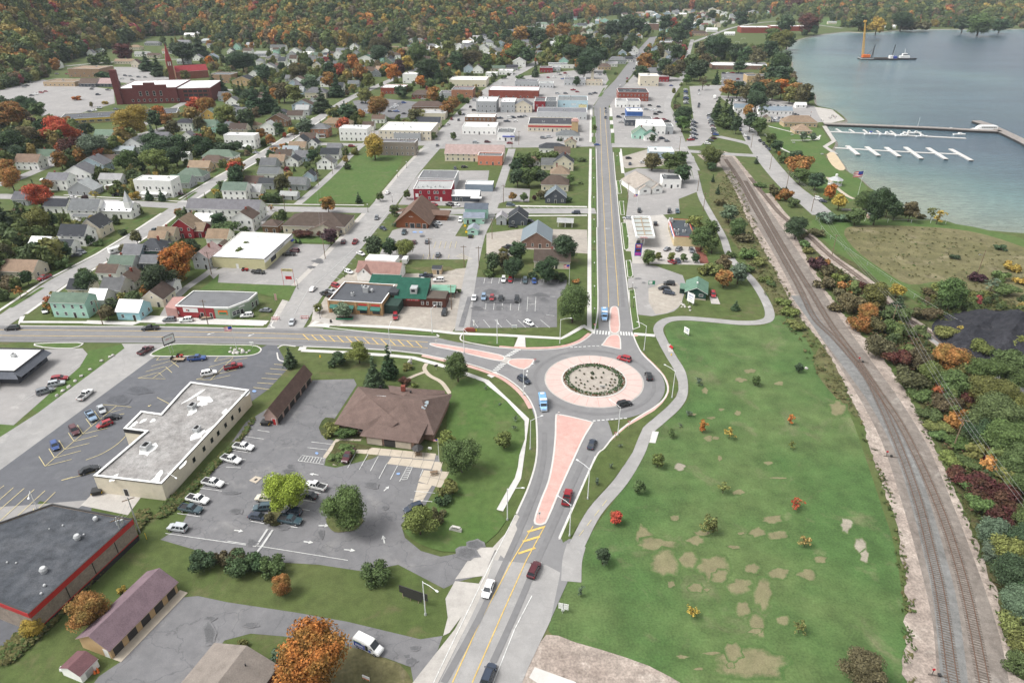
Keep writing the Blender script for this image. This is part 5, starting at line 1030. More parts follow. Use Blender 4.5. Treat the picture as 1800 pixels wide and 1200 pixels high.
B_=Bld('cabin',G(1204.5,524),G(1240,528),11,'dark green cabin with sage gable roof and white window frames','cabin');B_.wall(2.9,hexc('#22423a'),'siding',1.9,'y');B_.roof(2.9,1.9,'y',hexc('#63806f'),.6);B_.win('f',-1.4,1.9,.9,.9);B_.win('f',1.9,1.9,1.4,.9);b=MB();b.box(-B_.W/2-2.6,3,2.3,-B_.W/2+.3,8.5,2.5);B_.add(b,'porch_roof','shingle',hexc('#63806f'));b=MB();b.box(-B_.W/2-2.5,4,0,-B_.W/2-.01,8.2,2.3);B_.add(b,'porch','siding',hexc('#1d3a33'));b=MB();b.box(-.3,4,4.2,.3,4.6,5.4);B_.add(b,'chimney','trim_white');b=MB();b.box(-B_.W/2+1.5,-.06,0,B_.W/2,-.01,.5);B_.add(b,'plinth','tan_concrete')

R(1000,300,4);B_=Bld('meeting_hall',g(465,165),g(655,150),20,'white meeting hall with broad grey-tan roof and two front gables','hall');B_.wall(3.2,WC['w'],'siding',4.2,'y');B_.roof(3.2,4.2,'y',hexc('#9c948b'))
for xx,wd in((-3.2,7),(4.4,6)):
 b=MB();b.poly([(xx-wd/2,-2,0),(xx+wd/2,-2,0),(xx+wd/2,-2,3),(xx,-2,5),(xx-wd/2,-2,3)]);b.quad((xx+wd/2,-2,0),(xx+wd/2,1,0),(xx+wd/2,1,3),(xx+wd/2,-2,3));b.quad((xx-wd/2,-2,0),(xx-wd/2,1,0),(xx-wd/2,1,3),(xx-wd/2,-2,3));B_.add(b,'gable_front','siding',WC['w']);b=MB()
 for sg_ in(-1,1):b.quad((xx+sg_*(wd/2+.4),-2.4,2.8),(xx,-2.4,5.25),(xx,6,5.25),(xx+sg_*(wd/2+.4),6,2.8))
 B_.add(b,'gable_roof','shingle',hexc('#9c948b'));B_.win('f',xx,1.9,1.8,1.0,y=-2)
house(720,125,130,12,1.1,'f','w','d',label='white hall annex with dark flat roof',cat='annex',name='hall_annex')
# ================================================================= TOWN: houses row by row, read off the photograph block by block
def HS_(ox,oy,s,rows):
 R(ox,oy,s)
 for r in rows:house(*r[:8],porch=(r[8]if len(r)>8 else 0))
HS_(0,300,4,[(505,1032,255,7,2,'x','m','e'),(912,1050,165,8,1,'x','lb','w'),(1085,958,150,9,1,'y','c','n'),(790,895,150,9,1,'x','w','g'),(1165,870,130,6,1,'x','w','l'),(560,888,150,7,1,'x','c','d'),(690,962,120,7,1,'x','w','w'),
 (760,772,140,7,1,'x','w','n'),(890,835,135,8,1,'y','w','n'),(860,712,175,7,1,'x','l','e'),(935,645,130,8,1.3,'x','b2','g'),(1060,625,190,10,1.4,'h','e2','d',1),(1055,700,120,6,1,'x','d','g'),(1165,505,130,8,1,'x','c','t'),(1290,475,160,10,1.5,'y','r','t'),(1110,525,120,6,1,'x','c','t'),(1385,470,110,8,1,'x','r','t'),
 (1530,525,150,8,1,'x','w','t'),(1560,592,90,5,1,'y','r','n'),(1425,692,115,12,1.5,'y','g','pink'),(1715,425,150,9,2,'y','w','n'),(600,345,210,10,1.5,'x','w','g',1),(400,300,165,8,1.3,'x','w','d'),(650,472,145,10,1.5,'y','c','d'),(520,530,190,9,1.5,'x','w','d'),(450,580,135,6,1,'x','w','d'),(285,567,140,7,1,'x','w','w'),
 (125,762,265,9,1,'x','c','t'),(415,140,150,9,2,'x','w','g'),(560,92,200,10,2,'y','w','g',1),(575,175,190,9,1.1,'y','g','l'),(780,102,160,7,1,'x','w','l'),(1095,187,270,10,2,'f','w','w',1),(1265,125,150,9,1,'x','g','e'),(1340,80,190,9,1,'h','g','e'),(1655,215,170,9,2,'x','w','e'),(1770,192,130,8,1,'x','w','l'),(150,245,110,8,1,'x','g','g'),(1430,400,120,7,1,'x','w','w')])
R(0,300,4)
house(1580,352,520,9,2,'x','w','g',label='long white two-storey apartment house with grey roof and rows of small windows',cat='apartment house',name='apartment_house')
B_=house(830,338,215,9,1.4,'x','w','w',label='white wooden church with pale metal roof and small steeple',cat='church',name='church')
b=MB();b.box(B_.W*.28,1,0,B_.W*.28+3,4,8.5,0);b.poly([(B_.W*.28,1,8.5),(B_.W*.28+3,1,8.5),(B_.W*.28+1.5,2.5,14)],1);b.poly([(B_.W*.28+3,1,8.5),(B_.W*.28+3,4,8.5),(B_.W*.28+1.5,2.5,14)],1);b.poly([(B_.W*.28+3,4,8.5),(B_.W*.28,4,8.5),(B_.W*.28+1.5,2.5,14)],1);b.poly([(B_.W*.28,4,8.5),(B_.W*.28,1,8.5),(B_.W*.28+1.5,2.5,14)],1);B_.add(b,'steeple',['trim_white','galvanised'])
HS_(400,300,4,[(185,128,130,8,1.2,'x','c','n'),(275,132,110,7,1,'x','g','d'),(490,138,130,8,1.2,'x','g','g'),(575,78,75,6,1,'y','b','d'),(430,205,120,5,.8,'x','l','l'),(290,62,150,8,1.2,'x','w','g'),(305,440,110,7,1,'h','n','n')])
R(400,300,4);B_=house(610,445,440,17,1.25,'h','c','n',label='broad cream building with low brown hip roof across the street from the log bank',cat='building',name='funeral_home',rise=4.2)
b=MB();b.poly([(-1,-3,0),(13,-3,0),(13,-3,3),(6,-3,6),(-1,-3,3)]);B_.add(b,'gable_front','siding',WC['c']);b=MB();b.quad((-1.6,-3.6,2.8),(6,-3.6,6.1),(6,8,6.1),(-1.6,8,2.8));b.quad((13.6,-3.6,2.8),(6,-3.6,6.1),(6,8,6.1),(13.6,8,2.8));B_.add(b,'gable_roof','shingle',RC['n'])
HS_(0,0,4,[(370,482,110,8,1.5,'x','w','l'),(950,352,80,10,1,'h','c','t'),(1070,322,110,8,1,'h','g','g'),(1175,378,70,8,1.2,'x','w','t'),(875,452,140,8,1,'x','c','t'),(955,475,60,8,1.5,'y','c','n'),(1035,497,60,6,1,'x','w','l'),(1290,312,90,8,1,'x','g','g'),(1340,262,90,8,1,'x','w','w'),(1412,250,60,8,1,'x','w','w'),(1460,305,100,9,1,'h','g','l'),(1500,338,90,7,1,'x','w','g'),(1390,428,70,7,1,'y','w','g'),(1290,452,90,7,1,'x','g','l'),(1490,422,70,8,1,'y','b','b'),(1000,400,110,8,1,'x','w','l'),(1080,410,90,8,1,'x','c','n'),(640,400,50,7,1.5,'y','w','g'),(690,372,60,7,1,'x','w','e'),
 (200,1195,170,9,1.5,'x','w','t'),(320,1152,140,8,1.5,'x','w','e'),(650,1215,190,10,1.5,'y','b','g'),(765,1165,140,8,1.2,'x','c','n'),(745,1002,150,8,1.5,'x','w','e',1),(945,1072,150,10,1.5,'y','w','g'),(555,972,70,6,1,'y','w','e'),(1120,1002,130,8,1,'x','g','g'),(1320,1002,100,7,1,'y','w','g'),(1300,925,120,8,2,'h','w','d'),(1460,932,130,9,1.5,'x','m','e'),(1475,852,110,8,1.5,'y','y','e'),(1540,1140,230,9,1,'h','w','e'),(1490,1180,180,9,1,'h','t','n'),(1305,1132,60,5,1,'x','w','w'),(1400,1215,150,8,1,'x','t','t'),(870,1097,150,7,1,'x','g','b'),(520,1010,120,8,1,'x','g','l')])
HS_(400,0,4,[(165,332,65,8,1.2,'x','w','l'),(355,362,110,9,1.5,'x','w','g'),(475,387,80,7,1.5,'y','w','g'),(570,397,75,7,1,'x','w','w'),(240,397,115,8,1,'h','g','l'),(320,432,110,7,1,'h','c','g'),(640,407,115,8,1,'x','g','e'),(690,387,60,7,1,'y','w','w'),(750,397,70,7,1,'x','c','n'),(805,387,85,9,1.5,'x','n3','g'),(810,470,140,8,1,'x','g','g'),(1130,457,60,7,1,'y','e','l'),(1170,362,60,8,1,'x','c','t'),(1245,372,110,9,1,'x','c','t'),(1325,302,115,9,1,'h','w','g'),(1455,372,80,8,1.5,'x','w','w'),(1630,342,60,8,1,'y','w','g'),(1690,317,75,8,1,'x','w','w'),(1760,280,75,8,1,'x','w','g'),
 (1095,512,110,10,1,'x','c','t'),(1040,542,80,7,1,'y','g2','g'),(860,552,80,7,1,'x','w','g'),(885,612,80,7,1,'x','g','g'),(1285,587,105,9,2,'f','w','w'),(500,607,110,9,1.5,'y','w','n'),(290,512,105,9,2,'y','w','g'),(190,562,75,9,2,'y','w','e'),(620,692,150,12,1.5,'h','c','g'),(530,782,150,9,1.5,'y','b','n'),(475,842,110,8,1,'x','w','n'),(350,892,150,9,1.5,'y','n','n'),(285,952,100,9,2,'y','w','l'),(75,955,120,9,1.6,'x','c','n',1),(95,1048,220,9,2,'f','w','w',1),(175,918,90,8,1,'h','c','t'),(40,762,100,8,1.5,'y','w','g'),
 (650,967,120,10,2,'h','r3','g',1),(890,992,200,8,1.9,'f','w','w'),(770,902,200,9,1,'h','t','t'),(990,917,80,7,1,'x','w','n'),(1060,867,90,7,1,'x','w','n2'),(565,1012,110,9,1.2,'x','w','n'),(515,1045,100,9,1.4,'y','w','d'),(490,1072,120,8,1,'x','c','t'),(605,1062,70,7,1.5,'y','w','d'),(440,1112,110,9,1.2,'x','g','b'),(395,1132,115,8,1.2,'x','w','n'),(455,1172,90,8,1,'y','w','d'),(345,1172,110,9,1,'x','c','t'),(285,1202,110,9,1.2,'x','g','g'),(690,1192,120,8,1.3,'y','w','g'),(720,1122,130,8,1,'x','w','d'),(750,1082,100,7,1,'x','g','g'),(520,1140,90,8,1,'x','b','g'),
 (1405,897,180,9,1.3,'x','c','d'),(1440,842,180,12,1.1,'f','c','l'),(1410,782,230,12,1,'h','n','n'),(1160,662,165,14,1.3,'f','r2','w'),(1370,692,150,10,1,'h','n','n'),(1650,692,150,14,1.7,'f','r3','g'),(1690,612,260,18,1.5,'f','c','w'),(1265,992,190,8,1.2,'f','g','g')])
R(400,0,4);house(1250,987,370,20,1.5,'f','c','w',label='wide cream warehouse with off-white flat roof behind the taupe block',cat='warehouse',name='warehouse')
house(1195,1095,260,10,1.9,'f','taupe','g',label='taupe two-storey block with small white windows at the end of the vacant lawn',cat='building',name='lodging_block')
B_=house(975,442,130,12,1.6,'y','w','e2',label='large white house with dark green roof and bay front on the far hillside street',cat='house')
R(400,0,4);house(890,352,60,9,1.5,'y','w','g',label='distant white chapel with grey roof below the wooded hill',cat='chapel',name='chapel')
HS_(750,0,4,[(610,692,350,16,1.6,'f','r2','w'),(420,792,140,16,2,'f','g','w'),(570,792,100,14,1.9,'f','g','w'),(675,792,130,14,1.9,'y','c','g'),(795,787,75,14,1.9,'f','r','g'),(872,787,75,14,1.9,'f','g2','g'),(950,842,350,14,1.3,'f','l','g'),(375,887,210,10,1.5,'f','n','w'),(370,947,240,12,1.2,'f','w','w'),(990,992,160,10,1.2,'h','w','g'),(445,1162,170,9,1.3,'f','coral','g'),(880,1082,180,9,1,'h','w','d'),(960,1202,140,10,1.5,'y','c','d'),(855,1197,100,8,1,'x','c','g'),(745,1167,110,6,1,'x','w','t'),(950,1132,110,8,1.5,'x','c','n'),(1010,1040,80,6,1,'y','c','t'),
 (1450,712,210,16,1.7,'f','r2','d'),(1562,607,130,14,2.2,'f','c','w'),(1665,577,70,8,1.2,'f','r','l'),(1370,757,80,10,1.2,'f','w','l'),(1455,757,90,10,1.2,'f','w','g'),(1490,887,190,10,1,'f','d','g'),(1580,947,190,16,1.4,'f','w','w'),(1500,977,110,9,1.2,'y','m','e'),(1575,992,90,8,1,'y','w','e2'),(1650,1117,170,14,1,'f','b','w'),(1700,945,60,8,1.2,'f','g','g'),
 (1170,602,130,8,1,'f','c','c' if False else 't'),(1040,602,150,14,1.2,'f','l','g'),(1250,492,90,9,1,'h','t','n'),(1340,452,120,9,1.5,'h','g','g'),(1300,470,80,8,1,'x','w','l'),(970,482,230,12,1,'f','w','g'),(840,512,90,10,1.2,'f','r','g'),(905,502,70,9,1,'f','l','l'),(650,472,90,10,2,'y','w','w'),(500,502,100,8,1,'x','c','e'),(555,527,100,9,1,'f','w','w'),(295,512,70,9,1.5,'y','b','g'),(360,517,70,9,1.5,'y','w','g'),(600,497,80,8,1,'x','g','d'),(455,545,80,8,1,'f','w','w'),(170,430,60,8,1.5,'y','w','g'),(1580,212,100,14,2.5,'f','n3','w'),(700,612,160,10,1.2,'f','g','g'),(150,690,120,10,1,'f','g','g'),(840,620,100,9,1,'f','l','l'),(1580,530,110,9,1.3,'h','g2','g'),(1640,455,80,8,1,'h','t','g'),(1720,430,70,8,1,'x','b2','b'),(1660,390,90,9,1,'h','g','g'),(1680,325,80,9,1.2,'x','w','l'),(1760,325,70,8,1,'x','c','n'),(1730,375,60,7,1,'x','w','d')])
R(750,0,4);rr=random.Random(11)
for(x,y)in[(475,195),(520,208),(655,185),(740,298),(680,300),(785,302),(920,120),(920,165),(800,165),(850,200),(905,315),(1090,200),(1160,190),(1050,212),(1250,160),(1340,170),(1265,285),(1320,282),(1490,275),(1450,335),(1500,112),(1565,102),(1690,112),(390,270),(300,312),(230,352),(455,410),(400,362),(500,385),(430,325),(640,255),(600,245),(1100,255),(1000,270),(940,290),(700,340),(800,360),(620,320),(1180,330),(1140,285),(1060,330),(880,340),(560,420),(520,330),(30,345),(60,365),(130,350),(1200,255),(1380,205),(1420,225),(350,290),(965,215),(870,240),(1500,195),(1620,130)]:
 house(x,y,rr.uniform(52,78),rr.uniform(8,11),rr.choice((1,1.5,1.5,2)),rr.choice('xyxyh'),rr.choice('wwwwwcgbltmy'),rr.choice('gggldntwrew'),detail=False)
HS_(1000,0,4,[(1050,167,220,10,1,'f','w','l'),(915,252,130,14,1,'h','t','n'),(1130,250,70,6,1,'x','w','w'),(690,332,100,9,1,'x','w','n'),(760,315,60,7,1,'x','w','w'),(690,397,110,9,1,'h','g','g'),(640,457,110,8,1,'h','g2','l'),(740,442,70,8,1,'x','b2','g'),(600,527,120,10,1,'h','g','g'),(1450,807,230,7,1,'x','w','b'),(1210,787,100,7,1,'x','w','b'),(1320,582,140,12,1.5,'f','c2','g')])
R(1000,0,4)
house(1310,234,200,35,2.2,'f','r2','w',label='long brick gymnasium block with white roof beyond the sports field',cat='gymnasium',name='gymnasium',detail=False);house(1562,220,280,30,1.9,'f','r2','w',label='lower brick wing of the gymnasium reaching towards the lake',cat='gymnasium',name='gymnasium_wing',detail=False)
B_=house(1215,490,400,22,1,'f','n3','w',label='white-roofed lakeside school complex with courtyard',cat='school',name='lakeside_school',detail=False)
house(1005,226,75,9,1.4,'x','w','w',label='white dome-like hall beyond the sports field',cat='hall',name='storage_dome',detail=False);house(1630,760,75,6,.8,'x','w','w',label='white marquee tent on the quay car park',cat='tent',name='marquee',detail=False);house(1395,862,45,6,1,'y','c','n',label='little cream gabled hut by the marina car park',cat='hut',name='hut',detail=False)
house(1625,895,230,12,1,'h','t','t',label='tan hip-roofed lakeside pavilion on the park lawn',cat='pavilion',name='park_pavilion',detail=False);house(1645,945,115,12,.9,'h','t','t',label='smaller hip-roofed front pavilion wing on the park lawn',cat='pavilion',name='park_pavilion',detail=False)
for(x,y)in[(490,112),(570,102),(620,122),(690,112),(750,102),(830,92),(880,112),(920,122),(960,112),(1010,85),(1050,102),(1100,115),(1160,130),(890,200),(950,190),(1190,30),(1240,30),(1320,60),(1420,55),(1490,55),(1260,118),(1300,95),(1360,80),(800,120),(720,150),(860,160),(1010,130),(980,60),(1120,70),(1060,40)]:
 house(x,y,rr.uniform(48,70),rr.uniform(8,11),rr.choice((1,1.5,2)),rr.choice('xyxyh'),rr.choice('wwwwcgblt'),rr.choice('ggldntwr'),detail=False)
HS_(1350,0,4,[(1240,172,110,9,1,'x','t','n'),(870,200,80,8,1,'x','w','w'),(1650,118,90,8,1,'x','w','w'),(1720,138,120,8,1,'x','l','l'),(1020,140,40,8,1,'y','w','g'),(450,172,60,7,1,'x','c','l'),(1300,120,60,8,1,'x','g','l')])

R(750,0,4)
B_=house(1025,772,210,16,1.7,'f','pb','g',label='pale blue downtown building with a painted sea-coloured side wall',cat='building',name='painted_building',detail=False)
for k,(x0,x1,z0,z1,m)in enumerate(((-.48,-.1,.3,2.2,'mural_sea'),(-.1,.2,.3,1.4,'mural_sea'),(.2,.47,1.2,4.6,'mural_sun'),(-.05,.12,3.6,5.6,'mural_pale'))):
 if m not in MATS:flat_mat(m,{'mural_sea':(.22,.45,.52),'mural_sun':(.62,.55,.30),'mural_pale':(.6,.68,.7)}[m],.8,amp=.3,s=.8)
 b=MB();W_=B_.W;b.quad((x0*W_,-.02-.004*k,z0),(x1*W_,-.02-.004*k,z0),(x1*W_,-.02-.004*k,z1),(x0*W_,-.02-.004*k,z1));B_.add(b,'wall_painting',m)
B_=house(885,927,345,18,1.2,'f','c','d',label='long low store with dark roof, red fascia and pink-capped corner tower',cat='store',name='store')
b=MB();b.box(-B_.W/2,-.3,3.4,B_.W/2,-.01,4.5);B_.add(b,'fascia','red_metal');b=MB();b.box(B_.W/2-4.5,-1.5,0,B_.W/2+.5,3.5,8);B_.add(b,'tower','wall',WC['c2']);b=MB();b.box(B_.W/2-4.8,-1.8,8,B_.W/2+.8,3.8,9,0);b.box(B_.W/2-3.9,-.9,9,B_.W/2-.1,2.9,10,0);B_.add(b,'tower_roof','pink_concrete')
B_=house(555,992,120,10,1.3,'f','w','g',label='small white shop with blue trim band on the cross street',cat='shop',name='shop');b=MB();b.box(-B_.W/2+4,-.8,3.0,B_.W/2+.4,-.01,3.7);B_.add(b,'trim_band','sign_blue')
B_=house(335,1137,415,14,1.5,'x','c','pink',label='long cream warehouse with faded pink gable roof',cat='warehouse',name='warehouse')
B_=house(1460,842,110,12,1.4,'f','bl','w',label='blue-walled downtown building with white roof',cat='building',name='blue_building')
R(0,0,1);b=MB();p=G(1041,140);b.box(-1.4,-1.4,0,1.4,1.4,11);b.box(-1.8,-1.8,0,1.8,1.8,1.5);b.box(-1.6,-1.6,11,1.6,1.6,11.6);o=b.build('clock_tower','painted',None,WC['c'],False,p);tag(o,'slim cream tower beside the low cream hall downtown','tower')

R(0,0,4)
B_=Bld('brick_school',g(845,735,0),g(1260,725,0),52,'large dark red brick school with bright white roof and tall chimney','school');H_=14;br=hexc('#6b3a38');B_.shell(H_,br,'brickwork',pw=.5);B_.flat(H_,RC['w'],.4,mat='patchy_white_roof')
b=MB();b.box(B_.W/2+.01,2,0,B_.W/2+30,50,12.4);B_.add(b,'classroom_wing','brickwork',br);b=MB();b.box(B_.W/2+.3,2.3,12.41,B_.W/2+29.7,49.7,12.9);B_.add(b,'wing_roof','patchy_white_roof')
for z in(2,5.5,9):b=MB();b.box(B_.W/2+5,1.9,z,B_.W/2+28,1.99,z+1.9,0);[b.box(B_.W/2+5+i*4.4-.25,1.84,z,B_.W/2+5+i*4.4+.25,1.9,z+1.9,1)for i in range(6)];B_.add(b,'window_band',['glass','brick_red'])
b=MB();b.box(-B_.W/2-2,-1.5,0,-B_.W/2+3,3.5,30);b.box(-B_.W/2-2.2,-1.7,28.5,-B_.W/2+3.2,3.7,29);B_.add(b,'chimney','brickwork',br);b=MB();b.prism([(-12,-.2),(18,-.2),(18,.6),(-12,.6)],H_,H_+2.6);b.prism([(-2,-.15),(8,-.15),(8,.55),(-2,.55)],H_+2.6,H_+4.6);B_.add(b,'raised_gable','brickwork',br)
for u in(-6,0,6,12):B_.win('f',u,9,2,4,True)
for u in np.linspace(-14,26,9):B_.win('f',u,3,1.6,2.2,False)
B_=Bld('school_annex',g(420,880),g(1250,830),26,'low dark-roofed school wing with yellow-trimmed windows in front of the brick school','school annex');B_.shell(4.2,hexc('#a79a72'),'brickwork');B_.flat(4.2,(.10,.105,.115),.3);[B_.unit(u,10,3.9,2,2,1)for u in np.linspace(-45,45,7)];b=MB();b.box(-B_.W/2,-.1,2.9,B_.W/2-30,-.01,3.6);B_.add(b,'trim_band','sign_yellow');[B_.win('f',u,1.8,3.4,1.4,True)for u in np.linspace(-55,20,14)]
house(600,545,230,18,2,'f','n2','t',label='tan brick hall with stepped flat roof behind the school yard',cat='hall',name='brick_hall',detail=False);house(620,612,130,14,1,'x','d','n',label='dark bay garage with brown roof in the school yard',cat='garage',name='bay_garage',detail=False);house(735,612,130,14,1,'x','d','pink',label='pale orange-roofed depot by the school yard',cat='depot',name='depot',detail=False);house(420,608,230,14,1,'f','t','t',label='low tan depot along the school yard wall',cat='depot',name='depot',detail=False)
B_=Bld('brick_church',g(1250,560),g(1470,545),16,'red brick church with red roof and tall pointed red spire','church');B_.wall(8,hexc('#8a5648'),'brickwork',5.5,'x');B_.roof(8,5.5,'x',hexc('#8d3c40'));x=-B_.W/2-5
b=MB();b.box(x-3,0,0,x+3,6,20,0);[b.poly([a_,c_,(x,3,38)],1)for a_,c_ in(((x-3,0,20),(x+3,0,20)),((x+3,0,20),(x+3,6,20)),((x+3,6,20),(x-3,6,20)),((x-3,6,20),(x-3,0,20)))];[b.box(x-1.6+2*i,-.05,15,x-.6+2*i,-.01,19,2)for i in range(2)];B_.add(b,'spire',['brick_red','barn_red','trim_white'])
house(1560,585,150,12,1.9,'f','n2','g',label='grey-brown brick school house next to the red-roofed church',cat='school house',name='school_house',detail=False);B_=house(1710,606,150,15,1.8,'y','c2','d',label='buff stone church with steep charcoal roof',cat='church',name='stone_church',detail=False)
# ================================================================= TREES
def crown_mesh(name,kind,n,leaf,seed,mat='leaf',clumps=14,core=.66):
 rnd=np.random.default_rng(seed);V,F=[],[]
 if kind=='d':
  C=[]
  for k in range(clumps):
   a=rnd.uniform(0,2*pi);z=rnd.uniform(-.42,.46);rr_=sqrt(max(0,1-(z/.56)**2))*rnd.uniform(.12,.36)
   C.append((rr_*cos(a),rr_*sin(a),z,rnd.uniform(.15,.26)*(1-.35*abs(z))))
  C.append((0,0,0,.33));C.append((0,0,.24,.24))
 elif kind=='c':
  C=[]
  for k in range(clumps):
   t=(k+.5)/clumps;a=k*2.4;r=.42*(1-t)**.85
   for q in range(max(1,int(5*(1-t)))):C.append((r*.62*cos(a+q*1.26),r*.62*sin(a+q*1.26),-1.0+2.0*t+rnd.uniform(-.05,.05),max(.07,r*.55)))
   C.append((0,0,-1+2.0*t,max(.06,r*.6)))
 elif kind=='b':
  C=[(rnd.uniform(-.34,.34),rnd.uniform(-.34,.34),rnd.uniform(-.2,.2),rnd.uniform(.14,.24))for k in range(clumps)]
 else:
  C=[(rnd.normal(0,.17),rnd.normal(0,.17),rnd.uniform(-.55,.5),rnd.uniform(.08,.18))for k in range(clumps)]
 C=np.array(C);w=C[:,3]**2;idx=rnd.choice(len(C),n,p=w/w.sum());d=rnd.normal(size=(n,3));d/=np.linalg.norm(d,axis=1)[:,None]
 d[:,2]=np.where((d[:,2]<-.35)&(rnd.random(n)<.6),-d[:,2],d[:,2]);r=C[idx,3]*rnd.uniform(.72,1.16,n);pos=C[idx,:3]+d*r[:,None]
 nrm=d+rnd.normal(0,.55,(n,3));nrm/=np.linalg.norm(nrm,axis=1)[:,None];t1=np.cross(nrm,rnd.normal(size=(n,3)));t1/=np.linalg.norm(t1,axis=1)[:,None]+1e-9;t2=np.cross(nrm,t1)
 s=leaf*rnd.uniform(.55,1.3,n)[:,None];q=np.stack([pos-t1*s-t2*s*.7,pos+t1*s-t2*s*.8,pos+t1*s*.8+t2*s*.75,pos-t1*s*.9+t2*s*.7],1).reshape(-1,3)
 V=[tuple(p)for p in q];F=[(4*i,4*i+1,4*i+2,4*i+3)for i in range(n)]
 if core and kind!='y':
  b=MB();rd=random.Random(seed)
  for(x,y,z,rad)in C:b.blob((x,y,z),rad*core,rad*core,rad*core,n=6,k=4,jit=.2,rnd=rd)
  o=len(V);V+=b.v;F+=[tuple(i+o for i in f)for f in b.f]
 me=bpy.data.meshes.new(name);me.from_pydata(V,[],F);me.materials.append(MATS[mat]);return me
CROWN={}
def crown(kind,lod,var):
 k=(kind,lod,var)
 if k not in CROWN:
  n,leaf={'d':{-1:(15000,.0135),0:(6500,.021),1:(1500,.042),2:(380,.075)},'c':{-1:(9000,.018),0:(3800,.030),1:(1300,.048),2:(320,.085)},'b':{-1:(6000,.019),0:(2600,.03),1:(900,.05),2:(250,.085)},'y':{-1:(700,.035),0:(420,.045),1:(260,.055),2:(120,.08)}}[kind][lod]
  CROWN[k]=crown_mesh('crown',kind,n,leaf,110+var*7+lod+ord(kind),clumps={'d':22,'c':13,'b':12,'y':16}[kind])
 return CROWN[k]
def trunk_mesh(kind):
 k=('trunk',kind)
 if k not in CACHE:
  b=MB();rd=random.Random(3)
  if kind=='c':b.tube((0,0,0),(0,0,1.0),.022,.006,7)
  else:
   b.tube((0,0,0),(0,0,.42),.032,.022,7)
   for i in range(6):a=i*1.05;b.tube((0,0,.26+.04*i),(.22*cos(a),.22*sin(a),.52+.05*i),.014,.005,5)
  CACHE[k]=b.mesh('trunk',['bark'])
 return CACHE[k]
TC=dict(g=(0.083,0.12,0.044),k=(0.049,0.077,0.039),l=(0.232,0.287,0.043),o=(0.42,0.15,0.04,0.55),r=(0.38,0.075,0.045,0.7),m=(0.085,0.03,0.028,0.8),y=(0.36,0.26,0.06,0.7),n=(0.293,0.14,0.049,0.5),s=(0.104,0.14,0.091),v=(0.128,0.144,0.046),w=(0.1,0.091,0.046),u=(0.06,0.034,0.036),t=(0.256,0.171,0.061,0.7))
TN=dict(g='green',k='dark green',l='bright yellow-green',o='orange',r='red',m='maroon',y='yellow',n='rust brown',s='grey-green',v='olive green',w='brown-green',u='purple-leaved',t='tawny')
TREES=[]
def tree(x,y,w,kind='d',col='g',hr=None,label=None,z0=0,group=None,name=None):
 px,py=P(x,y);wm=w/REG[2]*mpp(py);k=kind
 hr=hr or{'d':1.12,'c':2.1,'b':.75,'y':1.25}[k];wm*={'c':.98,'d':1.0,'b':1.02,'y':1}[k];H_=wm*hr;zc={'d':.56,'c':.52,'b':.45,'y':.58}[k]*H_
 gh=GH(px,py);z0=max(z0,gh.z);p=G(px,py,zc)if gh.z<.5 else gh;wm=wm*(p-Vector((0,0,CAMH))).length/(G(px,py)-Vector((0,0,CAMH))).length;H_=wm*hr;z0=z0 if gh.z<.5 else z0-.4*H_*cos(.1)
 rd=random.Random(int(px*13+py*7));pxw=w/REG[2];lod=-1 if pxw>62 else 0 if pxw>34 else(1 if pxw>13 else 2);var=rd.randint(0,2)
 nm=name or{'d':'tree','c':'conifer','b':'shrub','y':'young_tree'}[k];rt=empty(nm,(p.x,p.y,z0),0);c=TC[col];j=rd.uniform(.82,1.18);cc=tuple(min(1,v*j*rd.uniform(.93,1.07))for v in c[:3])+((c[3],)if len(c)>3 else(1,))
 sx=wm*{'d':1.08,'c':1.15,'b':1.05,'y':1.1}[k];sz={'d':H_*.80,'c':H_*.47,'b':H_*1.1,'y':H_*.62}[k]
 zc={'d':.58,'c':.53,'b':.42,'y':.6}[k]*H_;put('crown',crown(k,lod,var),rt,cc,(0,0,zc),rd.uniform(0,6.28),(sx,sx*rd.uniform(.9,1.1),sz))
 if k!='b':put('trunk',trunk_mesh(k),rt,None,(0,0,0),rd.uniform(0,6.28),(wm*(1 if k!='y' else .8),wm*(1 if k!='y' else .8),H_*(1 if k!='c' else .95)))
 size='tall ' if H_>14 else('small ' if H_<5 and k!='b' else '');kn={'d':'tree','c':'conifer','b':'shrub','y':'young tree'}[k]
 tag(rt,label or f'{size}{TN[col]} {kn}',kn,group,label is None);rt['px']=(px,py);TREES.append(rt);return rt
def TS(ox,oy,s,rows):
 R(ox,oy,s)
 for r in rows:tree(*r)
R(0,0,1)
tree(552,1158,128,'d','o',1.0,'large orange-red maple beside the white and blue van');tree(152,1075,66,'d','n',.95,'round rust-orange tree behind the mauve storage building');tree(58,1100,38,'d','y',.95,'yellow-leaved tree at the corner of the red-edged store');tree(503,862,74,'d','l',1.0,'bright lime green tree standing among the parked cars of the hall lot');tree(606,893,74,'d','g',1.15,'round green tree on its own oval bed in the hall lot')
tree(737,915,56,'d','v',1.0,'yellowing olive tree at the entrance curve of the hall lot');tree(886,773,32,'d','v',1.0,'small round olive tree on the lawn by the bent white sidewalk');tree(804,644,46,'d','g',1.15,'dense green tree between the hall lawn and the roundabout approach');tree(656,655,42,'c','k',1.75,'broad dark conifer behind the brown-roofed hall');tree(682,632,34,'c','k',2.0,'slimmer dark conifer close to the white front street sidewalk');tree(630,620,38,'d','v',.95,'yellow-green tree near the front street sidewalk');tree(508,626,26,'c','k',1.6,'dark conifer at the end of the dark parking lot entrance');tree(594,632,34,'b','k',.7,'low dark shrub on the lawn behind the brown garage')
